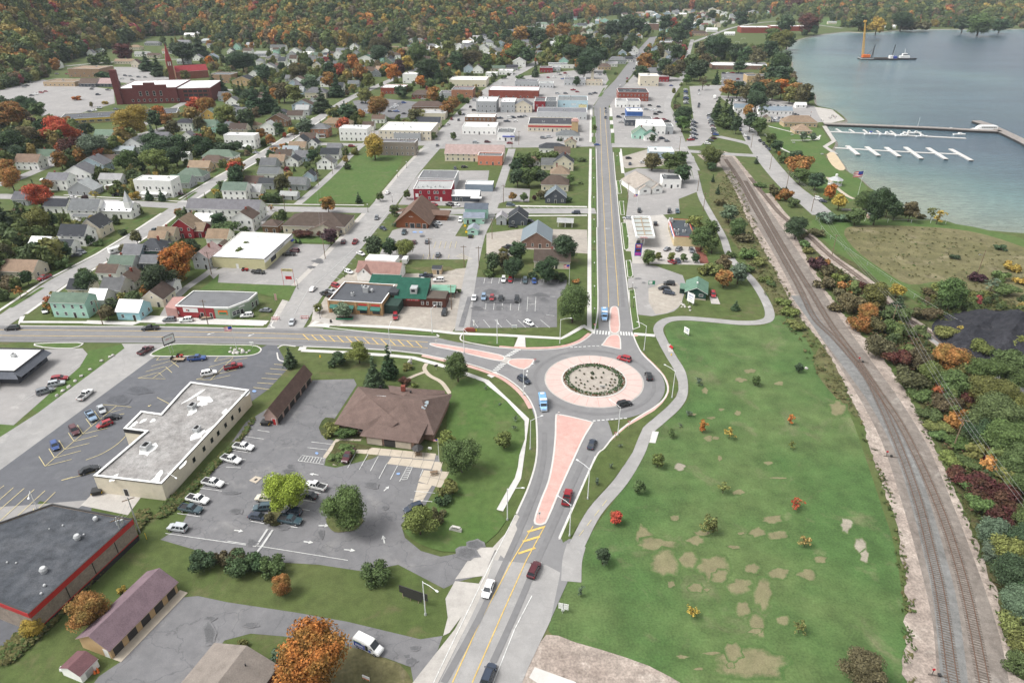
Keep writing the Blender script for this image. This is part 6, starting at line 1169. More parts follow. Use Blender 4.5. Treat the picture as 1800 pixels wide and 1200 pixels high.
tree(810,800,66,'d','g',1.0,'big green tree at the edge of the paved forecourt');tree(785,775,32,'d','v',1.0,'brownish olive tree beside the forecourt flagpole');tree(790,855,34,'b','v',.9,'yellow-green bush at the corner of the forecourt');tree(768,905,28,'b','w',.8,'reddish brown bush beside the yellowing tree');tree(780,878,26,'b','k',.8,'dark green bush below the forecourt');tree(740,795,1,'b','v',1)if False else None
tree(583,755,30,'b','v',.75,'yellowing bush at the corner of the brown-roofed hall');tree(612,762,36,'b','g',.5,'low green hedge under the hall eaves',name='hedge');tree(610,790,34,'b','g',.4,'low green planting in the kerbed bed of the hall lot');tree(590,803,22,'b','g',.4,'low planting at the front of the kerbed bed');tree(473,912,22,'d','w',1.1,'thin brownish tree at the near end of the parked car rows');tree(712,670,22,'b','m',.5,'deep red shrub against the back of the hall');tree(728,676,12,'b','v',.6,'small yellow-green shrub beside the deep red one')
tree(717,643,18,'b','v',.6,'planting around the pale lawn sculpture')
TS(0,840,3.333,[(1195,480,130,'b','k',.85),(1290,470,90,'b','w',.9),(1370,470,120,'b','w',.95),(1440,505,100,'b','k',.8),(1505,510,90,'b','k',.8),(715,655,50,'b','y',.8)])
TS(400,840,3.333,[(60,500,150,'b','k',.8),(170,510,120,'b','k',.8),(255,520,130,'b','g',.85),(315,628,120,'d','n',1.1),(862,565,150,'b','g',.8),(90,965,60,'b','v',.7),(290,1045,90,'b','s',.8)])
tree_rows=[(0,300,4,[(15,330,190,'c','k',1.7),(130,300,110,'c','k',1.9),(265,350,160,'d','v'),(350,345,100,'d','k'),(270,170,170,'d','r',1.0),(70,55,150,'d','n'),(20,590,170,'d','w'),(150,600,120,'d','g'),(70,430,110,'b','s'),(245,545,90,'d','k'),(450,555,100,'d','k'),(275,455,80,'d','g'),(600,205,60,'d','u'),(235,110,50,'c','k'),(1040,160,60,'c','k',1.6),(1130,165,60,'c','k',1.6),(950,175,70,'b','y',.9),(1250,297,60,'d','n'),(955,465,90,'d','w'),(865,430,60,'b','k'),(630,490,60,'d','k'),(690,505,60,'b','g'),(600,775,150,'d','k'),(590,730,80,'d','g'),(1240,625,240,'d','o',1.05),(1350,555,150,'d','k'),(1100,745,230,'d','k',.9),(1540,355,120,'d','k',.9),(1590,415,190,'b','g',.6),(750,1000,110,'d','w',.9),(130,845,70,'y','n'),(380,865,50,'y','y'),(185,750,90,'d','k'),(865,550,60,'d','w'),(870,890,110,'b','g',.6),(1100,790,50,'b','n'),(640,50,60,'d','k'),(1515,150,60,'b','y',.8),(1660,40,130,'d','k'),(660,160,60,'y','y'),(180,440,80,'b','g'),(350,640,90,'b','v'),(440,650,100,'b','g'),(250,640,80,'b','w'),(600,395,50,'d','g'),(1720,415,60,'b','g'),(330,100,80,'d','n')]),
 (400,300,4,[(705,240,115,'d','n',.95),(920,185,50,'c','k',1.7),(1070,180,60,'d','g'),(1260,165,58,'d','g'),(1170,275,70,'d','g'),(720,460,120,'d','u',.95),(660,445,70,'b','m',.7),(540,450,140,'b','m',.35),(1030,530,130,'d','k',1.15),(1140,535,115,'d','k',1.15),(1250,545,140,'d','v',.95),(810,985,130,'d','s',.85),(1150,895,80,'c','k',1.2),(640,965,70,'d','v',.95),(380,90,110,'d','w'),(60,30,110,'d','k'),(300,185,130,'b','g',.6),(300,255,40,'y','n'),(480,487,22,'c','k'),(508,492,22,'c','k'),(1175,380,40,'b','s'),(1620,845,40,'b','g')]),
 (750,300,4,[(470,640,110,'d','k',1.3),(540,625,100,'d','w',1.1),(640,565,130,'d','k',1.1),(610,680,150,'d','k',1.0),(840,690,170,'d','k',1.0),(975,540,190,'d','k',1.0),(1030,920,250,'d','g',1.1),(640,50,130,'d','k',.9),(720,50,130,'d','g',.9),(810,45,120,'d','k',.9),(605,180,56,'d','n'),(684,185,56,'d','g'),(760,190,34,'d','u'),(815,165,80,'b','w',.9),(950,745,90,'b','k',.7),(1055,780,50,'b','n',.6),(750,735,70,'b','k'),(440,715,90,'b','g',.5),(1010,65,60,'d','g'),(1085,85,40,'b','g',.5),(905,735,90,'b','v',.6),(540,560,60,'b','v',.6),(990,200,70,'b','k',.6)]),
 (1000,300,4,[(565,605,110,'d','g',.95),(630,600,50,'d','v'),(722,607,55,'d','v'),(808,610,50,'d','g'),(892,610,60,'d','k'),(940,470,170,'d','g',.95),(880,370,120,'d','v',.95),(1000,410,110,'d','g'),(1010,520,100,'d','g'),(960,560,50,'y','v'),(1130,300,120,'d','s',1.0),(1190,400,140,'d','g',.9),(1060,220,70,'b','w'),(1050,130,34,'c','k'),(1015,50,30,'c','k'),(1240,470,110,'b','w',.6),(1090,650,110,'d','w',.9),(1195,720,130,'d','s',1.1),(1095,755,130,'d','n',.95),(1010,690,130,'b','v',.7),(940,700,90,'b','v',.6),(1270,580,130,'b','g',.5),(1340,640,110,'b','v',.5),(1390,760,90,'b','v',.5),(1420,790,70,'b','g',.5),(1500,920,110,'b','v',.45),(1560,990,120,'b','v',.45),(1590,1080,130,'b','v',.4),(1175,945,70,'c','k',1.1),(1470,135,120,'b','w',.8),(1515,170,110,'b','n',.8),(1580,225,90,'b','g',.7),(1605,395,155,'d','k',1.0),(1750,650,110,'b','u',.9),(1345,100,80,'b','g',.4),(640,300,1,'b','g')if False else(1140,590,70,'b','g',.7),(800,20,130,'d','k',.8),(650,30,1,'b','k')if False else(1260,690,90,'b','g',.6)]),
 (1350,300,4,[(340,70,130,'d','k',.95),(230,35,120,'d','g',.9),(440,150,100,'d','o',1.0),(505,215,105,'d','y',1.1),(690,210,140,'d','g',1.05),(780,230,170,'d','k',1.5),(850,240,120,'d','k',1.3),(900,275,110,'d','k',1.2),(1005,285,120,'d','w',1.1),(1160,285,80,'y','v',1.3),(1200,320,100,'y','y',1.0),(400,325,110,'b','s',.7),(480,320,100,'b','s',.7),(620,320,130,'d','g',.9),(560,330,80,'b','s',.7),(1080,320,60,'b','w',.6),(240,440,90,'b','w',.5),(340,430,110,'b','w',.5),(290,560,80,'b','v',.5),(340,620,90,'b','w',.5),(380,640,110,'b','n',.8),(430,700,110,'b','w',.8),(410,780,120,'b','w',.9),(500,760,100,'b','v',.8),(560,820,120,'b','n',.8),(640,800,110,'b','m',.7),(520,880,130,'b','w',.8),(600,930,150,'b','w',.9),(760,880,200,'d','v',.9),(910,840,110,'d','y',.9),(700,1000,160,'d','n',.8),(920,930,130,'c','k',1.0),(860,1010,120,'d','g',.9),(960,1020,110,'d','g',.9),(660,1080,150,'b','n',.8),(760,1100,140,'b','w',.8),(900,1120,150,'b','g',.8),(1040,1000,110,'b','w',.7),(1060,1120,120,'b','g',.7),(1170,1010,140,'b','w',.6),(1300,860,230,'d','g',1.0),(1220,820,110,'b','v',.6),(1150,850,110,'b','w',.5),(1480,750,110,'b','u',.6),(1580,790,110,'y','s',.9),(1640,740,110,'b','g',.6),(1720,670,110,'b','y',.6),(1780,770,90,'b','y',.6),(1500,870,130,'b','v',.6),(1680,840,160,'b','g',.5),(1310,605,70,'b','k',.45),(1640,540,80,'b','k',.45),(1380,1120,140,'b','y',.6),(1260,1140,140,'b','v',.6),(480,960,90,'b','w',.7),(1440,960,130,'b','g',.6),(260,510,90,'b','g',.5)])]
for t in tree_rows:TS(*t)

TS(1200,600,2,[(700,20,90,'b','w',.8),(760,60,90,'b','m',.7),(830,60,90,'b','w',.8),(880,120,100,'d','v',.9),(800,130,100,'b','w',.8),(940,60,120,'d','n',.8),(1000,90,110,'b','v',.8),(960,150,120,'d','g',.8),(1070,110,130,'d','g',.9),(1085,180,150,'d','v',.85),(1010,190,90,'b','m',.7),(930,220,90,'b','w',.7),(1160,130,110,'d','g',.9),(1110,260,170,'d','g',.9),(1180,230,120,'d','v',.9),(1150,340,150,'d','g',.9),(1060,320,110,'d','k',.9),(1190,420,140,'d','g',.9),(1100,420,90,'b','m',.6),(975,470,90,'b','m',.6),(1010,510,80,'b','g',.6),(1040,570,100,'b','g',.65),(1080,520,120,'b','m',.7),(1150,560,150,'b','m',.7),(1120,620,100,'b','m',.6),(1100,670,110,'d','s',.95),(1150,740,120,'d','v',.95),(1090,740,70,'d','s',.9),(1190,700,130,'d','k',1.0),(1180,820,150,'d','k',.9),(1140,830,90,'b','g',.7),(1180,920,130,'d','s',.8),(1170,990,110,'b','v',.7),(1195,1060,110,'b','v',.7),(1190,1140,90,'b','g',.7),(900,330,60,'b','g',.5),(870,260,80,'b','g',.5),(900,300,80,'b','v',.4),(960,350,90,'b','g',.4),(1010,420,80,'b','g',.4),(940,410,70,'b','v',.4),(1200,20,110,'b','v',.7),(1150,60,110,'b','g',.7),(1050,30,80,'b','v',.7),(840,190,70,'b','g',.5),(1250,300,130,'d','g',.9),(1260,520,150,'d','g',.9),(1240,640,130,'d','g',.9),(1250,880,150,'d','k',.9)])

TS(1200,600,2,[(58,140,26,'y','s'),(22,250,22,'y','s'),(73,298,38,'y','o'),(166,320,38,'y','y'),(258,136,34,'d','g'),(378,272,34,'y','o'),(382,362,26,'y','v'),(402,566,44,'y','r'),(432,700,42,'y','t'),(110,640,58,'y','v'),(145,510,42,'y','v'),(412,1000,46,'y','v'),(36,945,44,'y','y'),(635,1165,160,'d','w',.9),(410,92,30,'d','k')])
TS(800,800,3,[(852,330,70,'d','r',1.05),(973,165,66,'d','g'),(1070,25,72,'d','v'),(780,535,84,'d','k'),(745,135,40,'y','s'),(820,55,30,'y','s'),(665,720,50,'y','s'),(1340,370,80,'y','v')])
TS(800,500,4,[(1520,1045,56,'d','g'),(1745,1000,66,'y','o'),(1585,985,30,'y','s'),(1650,905,30,'y','s'),(1720,670,40,'y','s'),(1160,1130,30,'y','s'),(422,940,40,'y','s'),(420,1005,40,'y','s'),(215,725,30,'y','s'),(312,840,24,'b','s')])

TS(0,0,4,[(80,790,230,'d','n',.75),(190,740,150,'d','k',.9),(265,780,120,'d','g',.9),(235,880,90,'d','u'),(400,905,190,'d','r',.95),(500,940,130,'d','r',.85),(450,850,90,'b','n'),(490,1040,160,'d','m',.9),(660,1030,210,'d','s',.85),(605,910,110,'d','k',.9),(850,940,110,'d','n',.95),(920,835,250,'d','y',.8),(1085,835,120,'d','k'),(1120,790,90,'d','o'),(1170,850,100,'d','n'),(1065,925,90,'c','s',1.6),(1215,905,100,'d','w'),(1370,740,110,'d','r'),(1450,745,150,'d','n',.9),(1340,800,120,'d','t',.8),(1575,800,150,'d','v',.9),(1600,690,70,'d','n'),(1570,920,100,'d','k'),(1100,1020,230,'d','k',.7),(1260,1010,120,'d','k'),(1420,1020,170,'d','k',.8),(1085,1120,190,'d','v',.85),(1230,1090,150,'d','k',.9),(880,1130,150,'d','g',.95),(965,1110,90,'c','k',1.8),(420,1120,110,'d','n'),(560,1100,90,'d','n'),(60,1000,230,'d','k',.8),(170,960,200,'d','w',.8),(300,920,130,'d','k'),(30,1180,170,'d','n',.8),(145,1080,170,'d','k',.7),(1490,560,60,'c','k',2.0),(1560,590,80,'c','k',1.6),(1300,530,70,'d','v'),(1180,510,70,'d','v'),(1020,420,110,'c','k',1.2),(1100,450,110,'c','k',1.3),(1270,355,180,'d','k',.8),(1390,300,140,'c','k',1.2),(860,355,130,'d','m',.9),(690,400,130,'b','g'),(1610,270,150,'d','k',.7),(1640,430,120,'d','k',.9),(1740,440,110,'d','k',.9),(1470,430,60,'d','o'),(1680,620,50,'c','k',2.0),(1760,680,140,'d','k',.9),(1790,720,1,'d','k')if False else(1400,870,90,'d','w'),(730,530,110,'b','k',.6),(1160,220,90,'c','k',1.4),(1280,220,60,'c','k',1.6),(1360,150,120,'d','k'),(640,735,30,'d','w'),(740,720,40,'b','y'),(540,690,60,'b','o',.5),(1200,955,60,'b','y',.7),(1580,1040,210,'b','k',.5),(1650,1180,120,'d','r',.8),(30,705,90,'b','k',.8),(1730,820,110,'d','k',.9)])
TS(400,0,4,[(180,690,170,'c','k',1.1),(270,680,150,'c','k',1.2),(350,770,130,'c','k',1.3),(390,640,130,'d','w',1.0),(465,660,120,'d','v',1.0),(120,830,130,'d','k'),(655,690,150,'c','k',1.15),(710,560,110,'d','n',1.1),(760,590,120,'c','k',1.3),(710,490,110,'d','k'),(790,490,80,'d','r',1.2),(880,430,90,'d','o',1.2),(930,500,100,'d','n',1.2),(990,560,90,'d','v'),(720,400,80,'c','k',1.2),(580,580,130,'d','s',.9),(500,500,150,'d','w',.8),(380,470,60,'d','k'),(255,510,110,'d','k'),(450,470,80,'c','k',1.3),(1165,510,100,'d','o',1.1),(1205,475,90,'d','u'),(1265,440,90,'d','y',1.0),(965,665,110,'d','v',.9),(1050,745,170,'d','n',.9),(830,785,130,'d','k',.7),(740,790,90,'b','v',.8),(815,880,110,'d','r',1.0),(1030,1025,150,'d','y',1.05),(545,890,130,'d','s',.9),(360,910,80,'d','k'),(235,940,70,'d','n'),(300,985,70,'d','n'),(450,920,60,'d','y',.8),(400,950,30,'d','r'),(395,1025,50,'b','o'),(325,1050,50,'b','n'),(300,1085,60,'d','k'),(170,950,70,'d','k'),(600,1095,80,'d','k'),(665,1050,90,'b','k',.6),(1355,570,80,'d','o',1.0),(1220,640,110,'b','k',.9),(1445,665,100,'d','n',1.0),(1510,680,50,'c','k',1.6),(1590,720,90,'d','n',1.0),(1550,755,110,'d','n',.9),(1640,695,70,'b','g'),(1310,815,110,'d','w',1.0),(1585,955,46,'d','g'),(1450,955,46,'d','g'),(1145,990,50,'b','v'),(1400,480,180,'d','k',.8),(1480,500,100,'c','k',1.4),(1610,420,110,'d','k',1.1),(1555,345,120,'d','l' if False else 'v',.95),(1340,370,150,'d','g',1.0),(1060,370,150,'d','k',.8),(1060,310,170,'d','w',.7),(970,320,70,'d','k'),(1730,410,150,'d','w',.8),(1540,520,90,'d','g'),(1530,500,50,'d','r'),(1430,590,60,'d','g'),(820,750,40,'c','k'),(100,420,180,'d','k',.7),(60,1160,120,'d','n',.8),(0,800,100,'d','g'),(1060,300,30,'d','k')])
TS(750,0,4,[(580,370,110,'d','o',1.0),(640,350,160,'d','g',.9),(590,310,100,'d','w'),(700,380,130,'d','k',.9),(420,440,90,'d','g',1.2),(150,340,110,'d','v',.9),(205,410,90,'d','k',1.2),(290,410,110,'d','w'),(360,400,90,'d','w'),(560,250,90,'d','k'),(660,230,120,'d','n',.9),(720,230,90,'d','k'),(800,250,110,'d','k'),(870,220,90,'d','n'),(960,200,110,'d','n',.9),(950,160,90,'d','k'),(840,330,80,'d','y' if False else 'v',1.2),(950,320,130,'d','g'),(1060,300,150,'d','n',.9),(1130,290,90,'d','k'),(1170,320,110,'d','k'),(1030,370,170,'d','k',.7),(1150,410,160,'d','k',.9),(1110,460,140,'d','k',1.0),(1230,390,110,'d','k',1.0),(765,480,60,'c','k',1.8),(1300,310,90,'d','k',1.0),(1360,320,90,'d','w',1.0),(1410,330,90,'d','k',1.0),(1450,270,80,'d','k'),(1540,430,120,'d','n',.9),(1510,510,110,'d','k',.9),(1600,400,90,'d','g'),(1680,455,90,'d','k'),(1710,500,100,'d','w',1.0),(1490,170,130,'d','k',.8),(1550,205,70,'d','k'),(1380,180,110,'d','k'),(1420,150,110,'d','k'),(1300,190,110,'d','k'),(1250,205,90,'d','w'),(1680,150,110,'d','k',1.0),(1735,155,60,'d','r',1.2),(1590,160,60,'d','k'),(1650,260,60,'d','k'),(1770,230,110,'d','k'),(660,545,60,'b','g',.7),(540,540,40,'b','g'),(1055,570,50,'d','k',1.2),(1030,260,80,'d','k'),(720,150,110,'d','k'),(580,180,90,'d','w'),(320,170,80,'d','m'),(420,160,80,'d','r'),(680,1120,130,'b','g',.9),(630,1170,110,'d','k',.9),(820,1110,160,'b','g',.7),(730,1200,130,'b','g',.8),(1590,1130,130,'d','w',.9),(1710,1140,130,'d','g',.9),(1790,1100,90,'d','g',.9),(1590,915,46,'d','k'),(1590,970,46,'d','k'),(1095,1120,60,'b','g',.5),(925,975,22,'c','k',1.4),(945,977,22,'c','k',1.4),(990,975,22,'c','k',1.4),(1250,510,26,'d','k'),(250,690,70,'b','g',.8)])
TS(1000,0,4,[(1030,310,170,'d','k',.9),(960,340,110,'d','w',.9),(1100,330,110,'d','k'),(900,320,40,'d','k'),(860,440,110,'d','g',1.0),(930,480,130,'d','k',1.0),(870,500,110,'d','k',1.0),(960,420,90,'d','w'),(830,560,60,'d','g',1.0),(945,570,70,'y','w',1.4),(1040,540,60,'c','k',1.6),(1180,360,110,'d','k'),(1240,380,110,'d','k'),(1330,390,110,'d','w'),(1420,340,120,'d','k',1.1),(1340,340,60,'d','g'),(1490,270,150,'d','v',.9),(1540,280,110,'d','k',.9),(1470,440,150,'d','k',1.2),(1520,420,110,'d','s',1.2),(1420,500,130,'c','k',1.2),(1490,520,130,'d','k',1.0),(1540,520,90,'d','g',.9),(1200,465,100,'d','k',.8),(1130,620,120,'d','n',.9),(1190,620,110,'d','k',1.0),(1260,640,130,'d','w',1.0),(1330,640,140,'d','k',1.0),(1390,610,110,'d','n',1.0),(1440,630,120,'d','w',1.0),(1500,620,120,'d','o',1.0),(1560,660,110,'d','v',1.0),(1600,640,110,'d','n',1.0),(1650,660,130,'d','w',1.0),(1690,690,80,'d','k',.9),(1320,700,150,'d','k',.9),(810,810,140,'d','k',.95),(800,870,110,'d','g',.9),(1050,750,100,'c','k',1.6),(1100,780,120,'c','g',1.6),(1140,760,80,'c','k',1.9),(1110,860,90,'d','g',.9),(1180,880,70,'d','k',1.5),(1190,830,70,'c','k',1.6),(1260,780,80,'d','n',1.0),(1280,850,110,'d','k',1.2),(1340,880,110,'d','g',1.1),(1360,760,70,'y','k',1.6),(1420,980,90,'d','g',.9),(1465,1025,90,'d','k',.9),(1480,1080,30,'d','o'),(1600,1110,120,'d','k',.8),(1530,1110,90,'b','g',.9),(1635,1160,190,'b','n',.8),(1720,960,50,'d','s',1.0),(1650,960,60,'d','s',1.0),(1000,1100,150,'d','v',.95),(1320,1125,36,'c','k',1.4),(1010,1170,70,'d','k',.8),(1730,210,60,'d','k'),(1660,230,40,'d','k'),(1010,100,60,'d','k'),(770,230,90,'d','g',.9),(820,250,70,'d','k',.9),(740,260,50,'d','k'),(860,130,60,'d','k'),(830,170,100,'d','k',.9),(1210,130,110,'d','k',.9),(1110,60,80,'d','w'),(620,190,1,'d','k')if False else(910,165,50,'d','k'),(760,370,100,'d','k'),(640,370,70,'d','w'),(780,470,80,'d','w'),(670,470,90,'d','k'),(1070,350,40,'d','k')])
TS(1350,0,4,[(170,90,170,'d','m',.8),(130,150,110,'d','k'),(250,70,130,'d','n',.9),(290,150,170,'d','m',.75),(330,210,60,'d','k'),(650,150,120,'d','k',.8),(770,175,110,'d','y',.95),(840,120,150,'d','k',.8),(950,130,150,'d','k',.8),(1080,110,160,'d','k',.8),(1000,175,130,'b','w',.6),(1100,180,110,'b','w',.6),(1160,100,90,'d','s',.9),(1380,160,130,'d','k',.8),(1500,150,190,'d','g',.7),(1640,170,130,'d','k',.7),(720,100,110,'d','k'),(600,90,90,'d','k'),(200,420,1,'d','g')if False else(40,240,110,'d','g',.8),(1760,110,90,'d','k'),(1300,80,90,'d','k'),(560,170,60,'b','k')])

pal=[((0.110,0.140,0.050),32),((0.075,0.103,0.045),20),((0.175,0.177,0.060),18),((0.231,0.181,0.062),12),((0.375,0.188,0.062),6),((0.375,0.131,0.062),2.5),((0.362,0.263,0.075),4.5),((0.250,0.062,0.062),2),((0.156,0.125,0.075),8)]
pc=np.array([c for c,w_ in pal]);pw=np.array([w_ for c,w_ in pal],float);pw/=pw.sum()
VV,CCOL,SCL=[],[],[]
for a in np.linspace(FAZ[0]+.01,FAZ[-1]-.01,330):
 D0=np.interp(a,FAZ,FD);stepa=(FAZ[-1]-FAZ[0])/330*D0;base_sp=12 if a<.1 else 13.5;s=RNG.uniform(-4,5)
 while s<430:
  sp=base_sp*(1+s/900);n=max(1,int(round(stepa/sp)))
  for k in range(n):
   aa=a+(k+RNG.uniform(-.4,.4))/n*(FAZ[-1]-FAZ[0])/330;ss_=s+RNG.uniform(-.45,.45)*sp;D=np.interp(aa,FAZ,FD)+ss_
   if hypot(D*sin(aa),D*cos(aa))>3600:continue
   VV.append((D*sin(aa),D*cos(aa),float(hill_h(aa,ss_))));warm=.35+.45*sin(aa*17+ss_*.012)+(0.4 if aa<-.25 else 0)-(.35 if aa>.25 else 0)-(.4 if ss_<30 else 0)
   q=pw.copy();q[3:8]*=max(.3,min(2.2,.4+warm*1.3));q/=q.sum();c=pc[RNG.choice(len(pc),p=q)]*RNG.uniform(.65,1.35);CCOL.append((*c,1));SCL.append(RNG.uniform(.65,1.4)*(1 if a<.1 else 1.2))
  s+=sp

def inside(w,x,y):
 c=False;j=len(w)-1
 for i in range(len(w)):
  if(w[i].y>y)!=(w[j].y>y)and x<(w[j].x-w[i].x)*(y-w[i].y)/(w[j].y-w[i].y)+w[i].x:c=not c
  j=i
 return c
RPT=np.concatenate([np.array([(p.x,p.y,w_/2+4)for p in ln])for ln,w_ in ROADS])
def fill_houses(poly,n,rnd_):
 R(0,0,1);pv=[Vector((p[0],p[1],0))for p in poly];x0,x1=min(p[0]for p in poly),max(p[0]for p in poly);y0,y1=min(p[1]for p in poly),max(p[1]for p in poly);k=t=0
 pos=[tuple(o.location.xy)for o in HOUSES]+[tuple(o.location.xy)for o in TREES]
 while k<n and t<n*30:
  t+=1;px,py=rnd_.uniform(x0,x1),rnd_.uniform(y0,y1)
  if not inside(pv,px,py):continue
  p=GH(px,py);q=np.array(pos)-[p.x,p.y]
  if(np.hypot(q[:,0],q[:,1]*.7)<11.5).any()or(np.hypot(RPT[:,0]-p.x,RPT[:,1]-p.y)<RPT[:,2]+7).any()or any(inside(w,p.x,p.y)for w in PAVED)or not inside(landring,p.x,p.y):continue
  k+=1;house(px,py,rnd_.uniform(8.5,13)/mpp(py)*G(px,py).y/p.y,rnd_.uniform(7,10),rnd_.choice((1,1.5,1.5,2)),rnd_.choice('xyxyh'),rnd_.choice('wwwwwwcgblm'),rnd_.choice('gggddlnnge'),detail=False);pos.append((p.x,p.y))
rq=random.Random(21);fill_houses([(400,85),(560,95),(720,85),(830,75),(850,100),(760,125),(640,140),(480,150),(420,130)],46,rq);fill_houses([(840,75),(900,55),(980,35),(1080,24),(1180,20),(1150,60),(1110,110),(1060,118),(940,118),(860,110)],60,rq);fill_houses([(1180,20),(1300,14),(1370,26),(1290,42),(1200,62),(1160,60)],34,rq);fill_houses([(1090,100),(1170,75),(1195,75),(1190,125),(1130,130)],10,rq);fill_houses([(380,180),(520,150),(620,140),(640,160),(500,235),(400,260)],14,rq)
HP=np.array([(o.location.x,o.location.y)for o in HOUSES])
def cover(poly,n,s0,s1,warm,clear):
 x0,x1=min(p[0]for p in poly),max(p[0]for p in poly);y0,y1=min(p[1]for p in poly),max(p[1]for p in poly);pv=[Vector((p[0],p[1],0))for p in poly];k=tries=0;R(0,0,1)
 while k<n and tries<n*12:
  tries+=1;px,py=RNG.uniform(x0,x1),RNG.uniform(y0,y1)
  if not inside(pv,px,py):continue
  p=G(px,py);x,y=p.x,p.y
  dh=HP-[x,y];near=np.hypot(dh[:,0],dh[:,1]*.8)
  if(near<7).any()or((np.abs(dh[:,0])<clear*.5+3)&(dh[:,1]>0)&(dh[:,1]<clear)).any():continue
  if(np.hypot(RPT[:,0]-x,RPT[:,1]-y)<RPT[:,2]+1).any()or any(inside(w,x,y)for w in PAVED)or not inside(landring,x,y):continue
  k+=1;q=pw.copy();q[3:8]*=warm;q[:2]*=1.5;q/=q.sum();az_=atan2(x,y);VV.append((x,y,-1.0+float(hill_h(az_,hypot(x,y)-np.interp(az_,FAZ,FD)))));CCOL.append((*(pc[RNG.choice(len(pc),p=q)]*RNG.uniform(.7,1.15)),1));SCL.append(RNG.uniform(s0,s1)*.8)
cover([(520,110),(700,75),(860,62),(900,40),(960,28),(1080,16),(1180,16),(1150,60),(1110,110),(1040,128),(930,112),(840,128),(760,120),(600,150)],760,.6,1.0,.8,16);cover([(1180,14),(1300,8),(1430,20),(1450,33),(1380,44),(1290,44),(1205,68),(1200,135),(1130,130),(1120,112),(1160,68)],420,.6,.95,.6,18)
cover([(1430,26),(1600,30),(1850,30),(1850,50),(1600,51),(1540,55),(1480,55),(1480,45)],420,.8,1.25,.35,14);cover([(1215,95),(1370,82),(1375,95),(1385,108),(1300,110),(1225,120)],120,.6,.9,.4,14);cover([(240,70),(420,70),(640,85),(560,140),(480,190),(390,240),(330,280),(430,180),(330,90)],330,.5,.85,.9,20);cover([(-60,180),(20,200),(140,240),(240,250),(180,290),(60,300),(-60,330)],150,.6,1.0,1.2,14);cover([(-100,380),(60,390),(140,440),(130,480),(0,510),(-100,520)],110,.5,.9,.8,12);cover([(120,290),(240,250),(420,260),(440,300),(330,340),(140,345)],60,.4,.65,.9,18)
cover([(1372,128),(1398,140),(1402,152),(1360,160),(1330,150),(1345,120)],60,.6,.9,.3,14);cover([(-60,140),(60,135),(110,118),(60,150),(-60,165)],90,.7,1.1,1.2,12)
cover([(0,410),(60,380),(300,290),(420,250),(560,215),(640,230),(620,300),(520,350),(480,420),(400,480),(300,540),(150,560),(0,560)],260,.28,.5,.6,7);cover([(620,110),(860,110),(900,150),(800,200),(740,240),(640,240),(560,210),(600,150)],110,.35,.6,.9,10);cover([(760,130),(1060,120),(1050,240),(820,250)],40,.25,.4,.6,10);cover([(1080,130),(1200,130),(1190,250),(1085,250)],25,.25,.4,.6,10)
cover([(1430,465),(1480,515),(1530,570),(1600,650),(1660,740),(1720,850),(1790,980),(1850,1120),(1990,1120),(1960,800),(1800,690),(1700,640),(1640,605),(1560,550),(1490,495)],330,.2,.48,.7,5);cover([(1660,510),(1800,530),(1830,545),(1720,550),(1690,570),(1620,530)],60,.15,.32,.6,5)
me=bpy.data.meshes.new('forest');me.from_pydata(VV,[],[])
at=me.attributes.new('tint','FLOAT_COLOR','POINT');at.data.foreach_set('color',np.array(CCOL,np.float32).ravel());at=me.attributes.new('size','FLOAT','POINT');at.data.foreach_set('value',np.array(SCL,np.float32))
forest=put('forest',me);forest['kind']='stuff'
protos=[]
pcoll=bpy.data.collections.new('forest_crowns')
for v in range(4):
 m_=crown_mesh('forest_crown','d' if v<3 else 'c',520,.058,900+v,'forest_leaf',12,.8);o=bpy.data.objects.new('forest_crown',m_);pcoll.objects.link(o)
 o.scale=(17,17,16)if v<3 else(9,9,9);o.location=(0,0,8 if v<3 else 8);protos.append(o)
ng=bpy.data.node_groups.new('forest','GeometryNodeTree');ng.interface.new_socket('Geometry',in_out='INPUT',socket_type='NodeSocketGeometry');ng.interface.new_socket('Geometry',in_out='OUTPUT',socket_type='NodeSocketGeometry')
gi=ng.nodes.new('NodeGroupInput');go=ng.nodes.new('NodeGroupOutput');iop=ng.nodes.new('GeometryNodeInstanceOnPoints');ci=ng.nodes.new('GeometryNodeCollectionInfo');ci.inputs[0].default_value=pcoll;ci.inputs[1].default_value=True;iop.inputs['Pick Instance'].default_value=True
rv=ng.nodes.new('FunctionNodeRandomValue');rv.data_type='FLOAT_VECTOR';rv.inputs[1].default_value=(0,0,6.28);na=ng.nodes.new('GeometryNodeInputNamedAttribute');na.data_type='FLOAT';na.inputs[0].default_value='size'
L_=ng.links.new;L_(gi.outputs[0],iop.inputs['Points']);L_(ci.outputs[0],iop.inputs['Instance']);L_(rv.outputs[0],iop.inputs['Rotation']);L_(na.outputs[0],iop.inputs['Scale']);L_(iop.outputs[0],go.inputs[0])
md=forest.modifiers.new('forest','NODES');md.node_group=ng
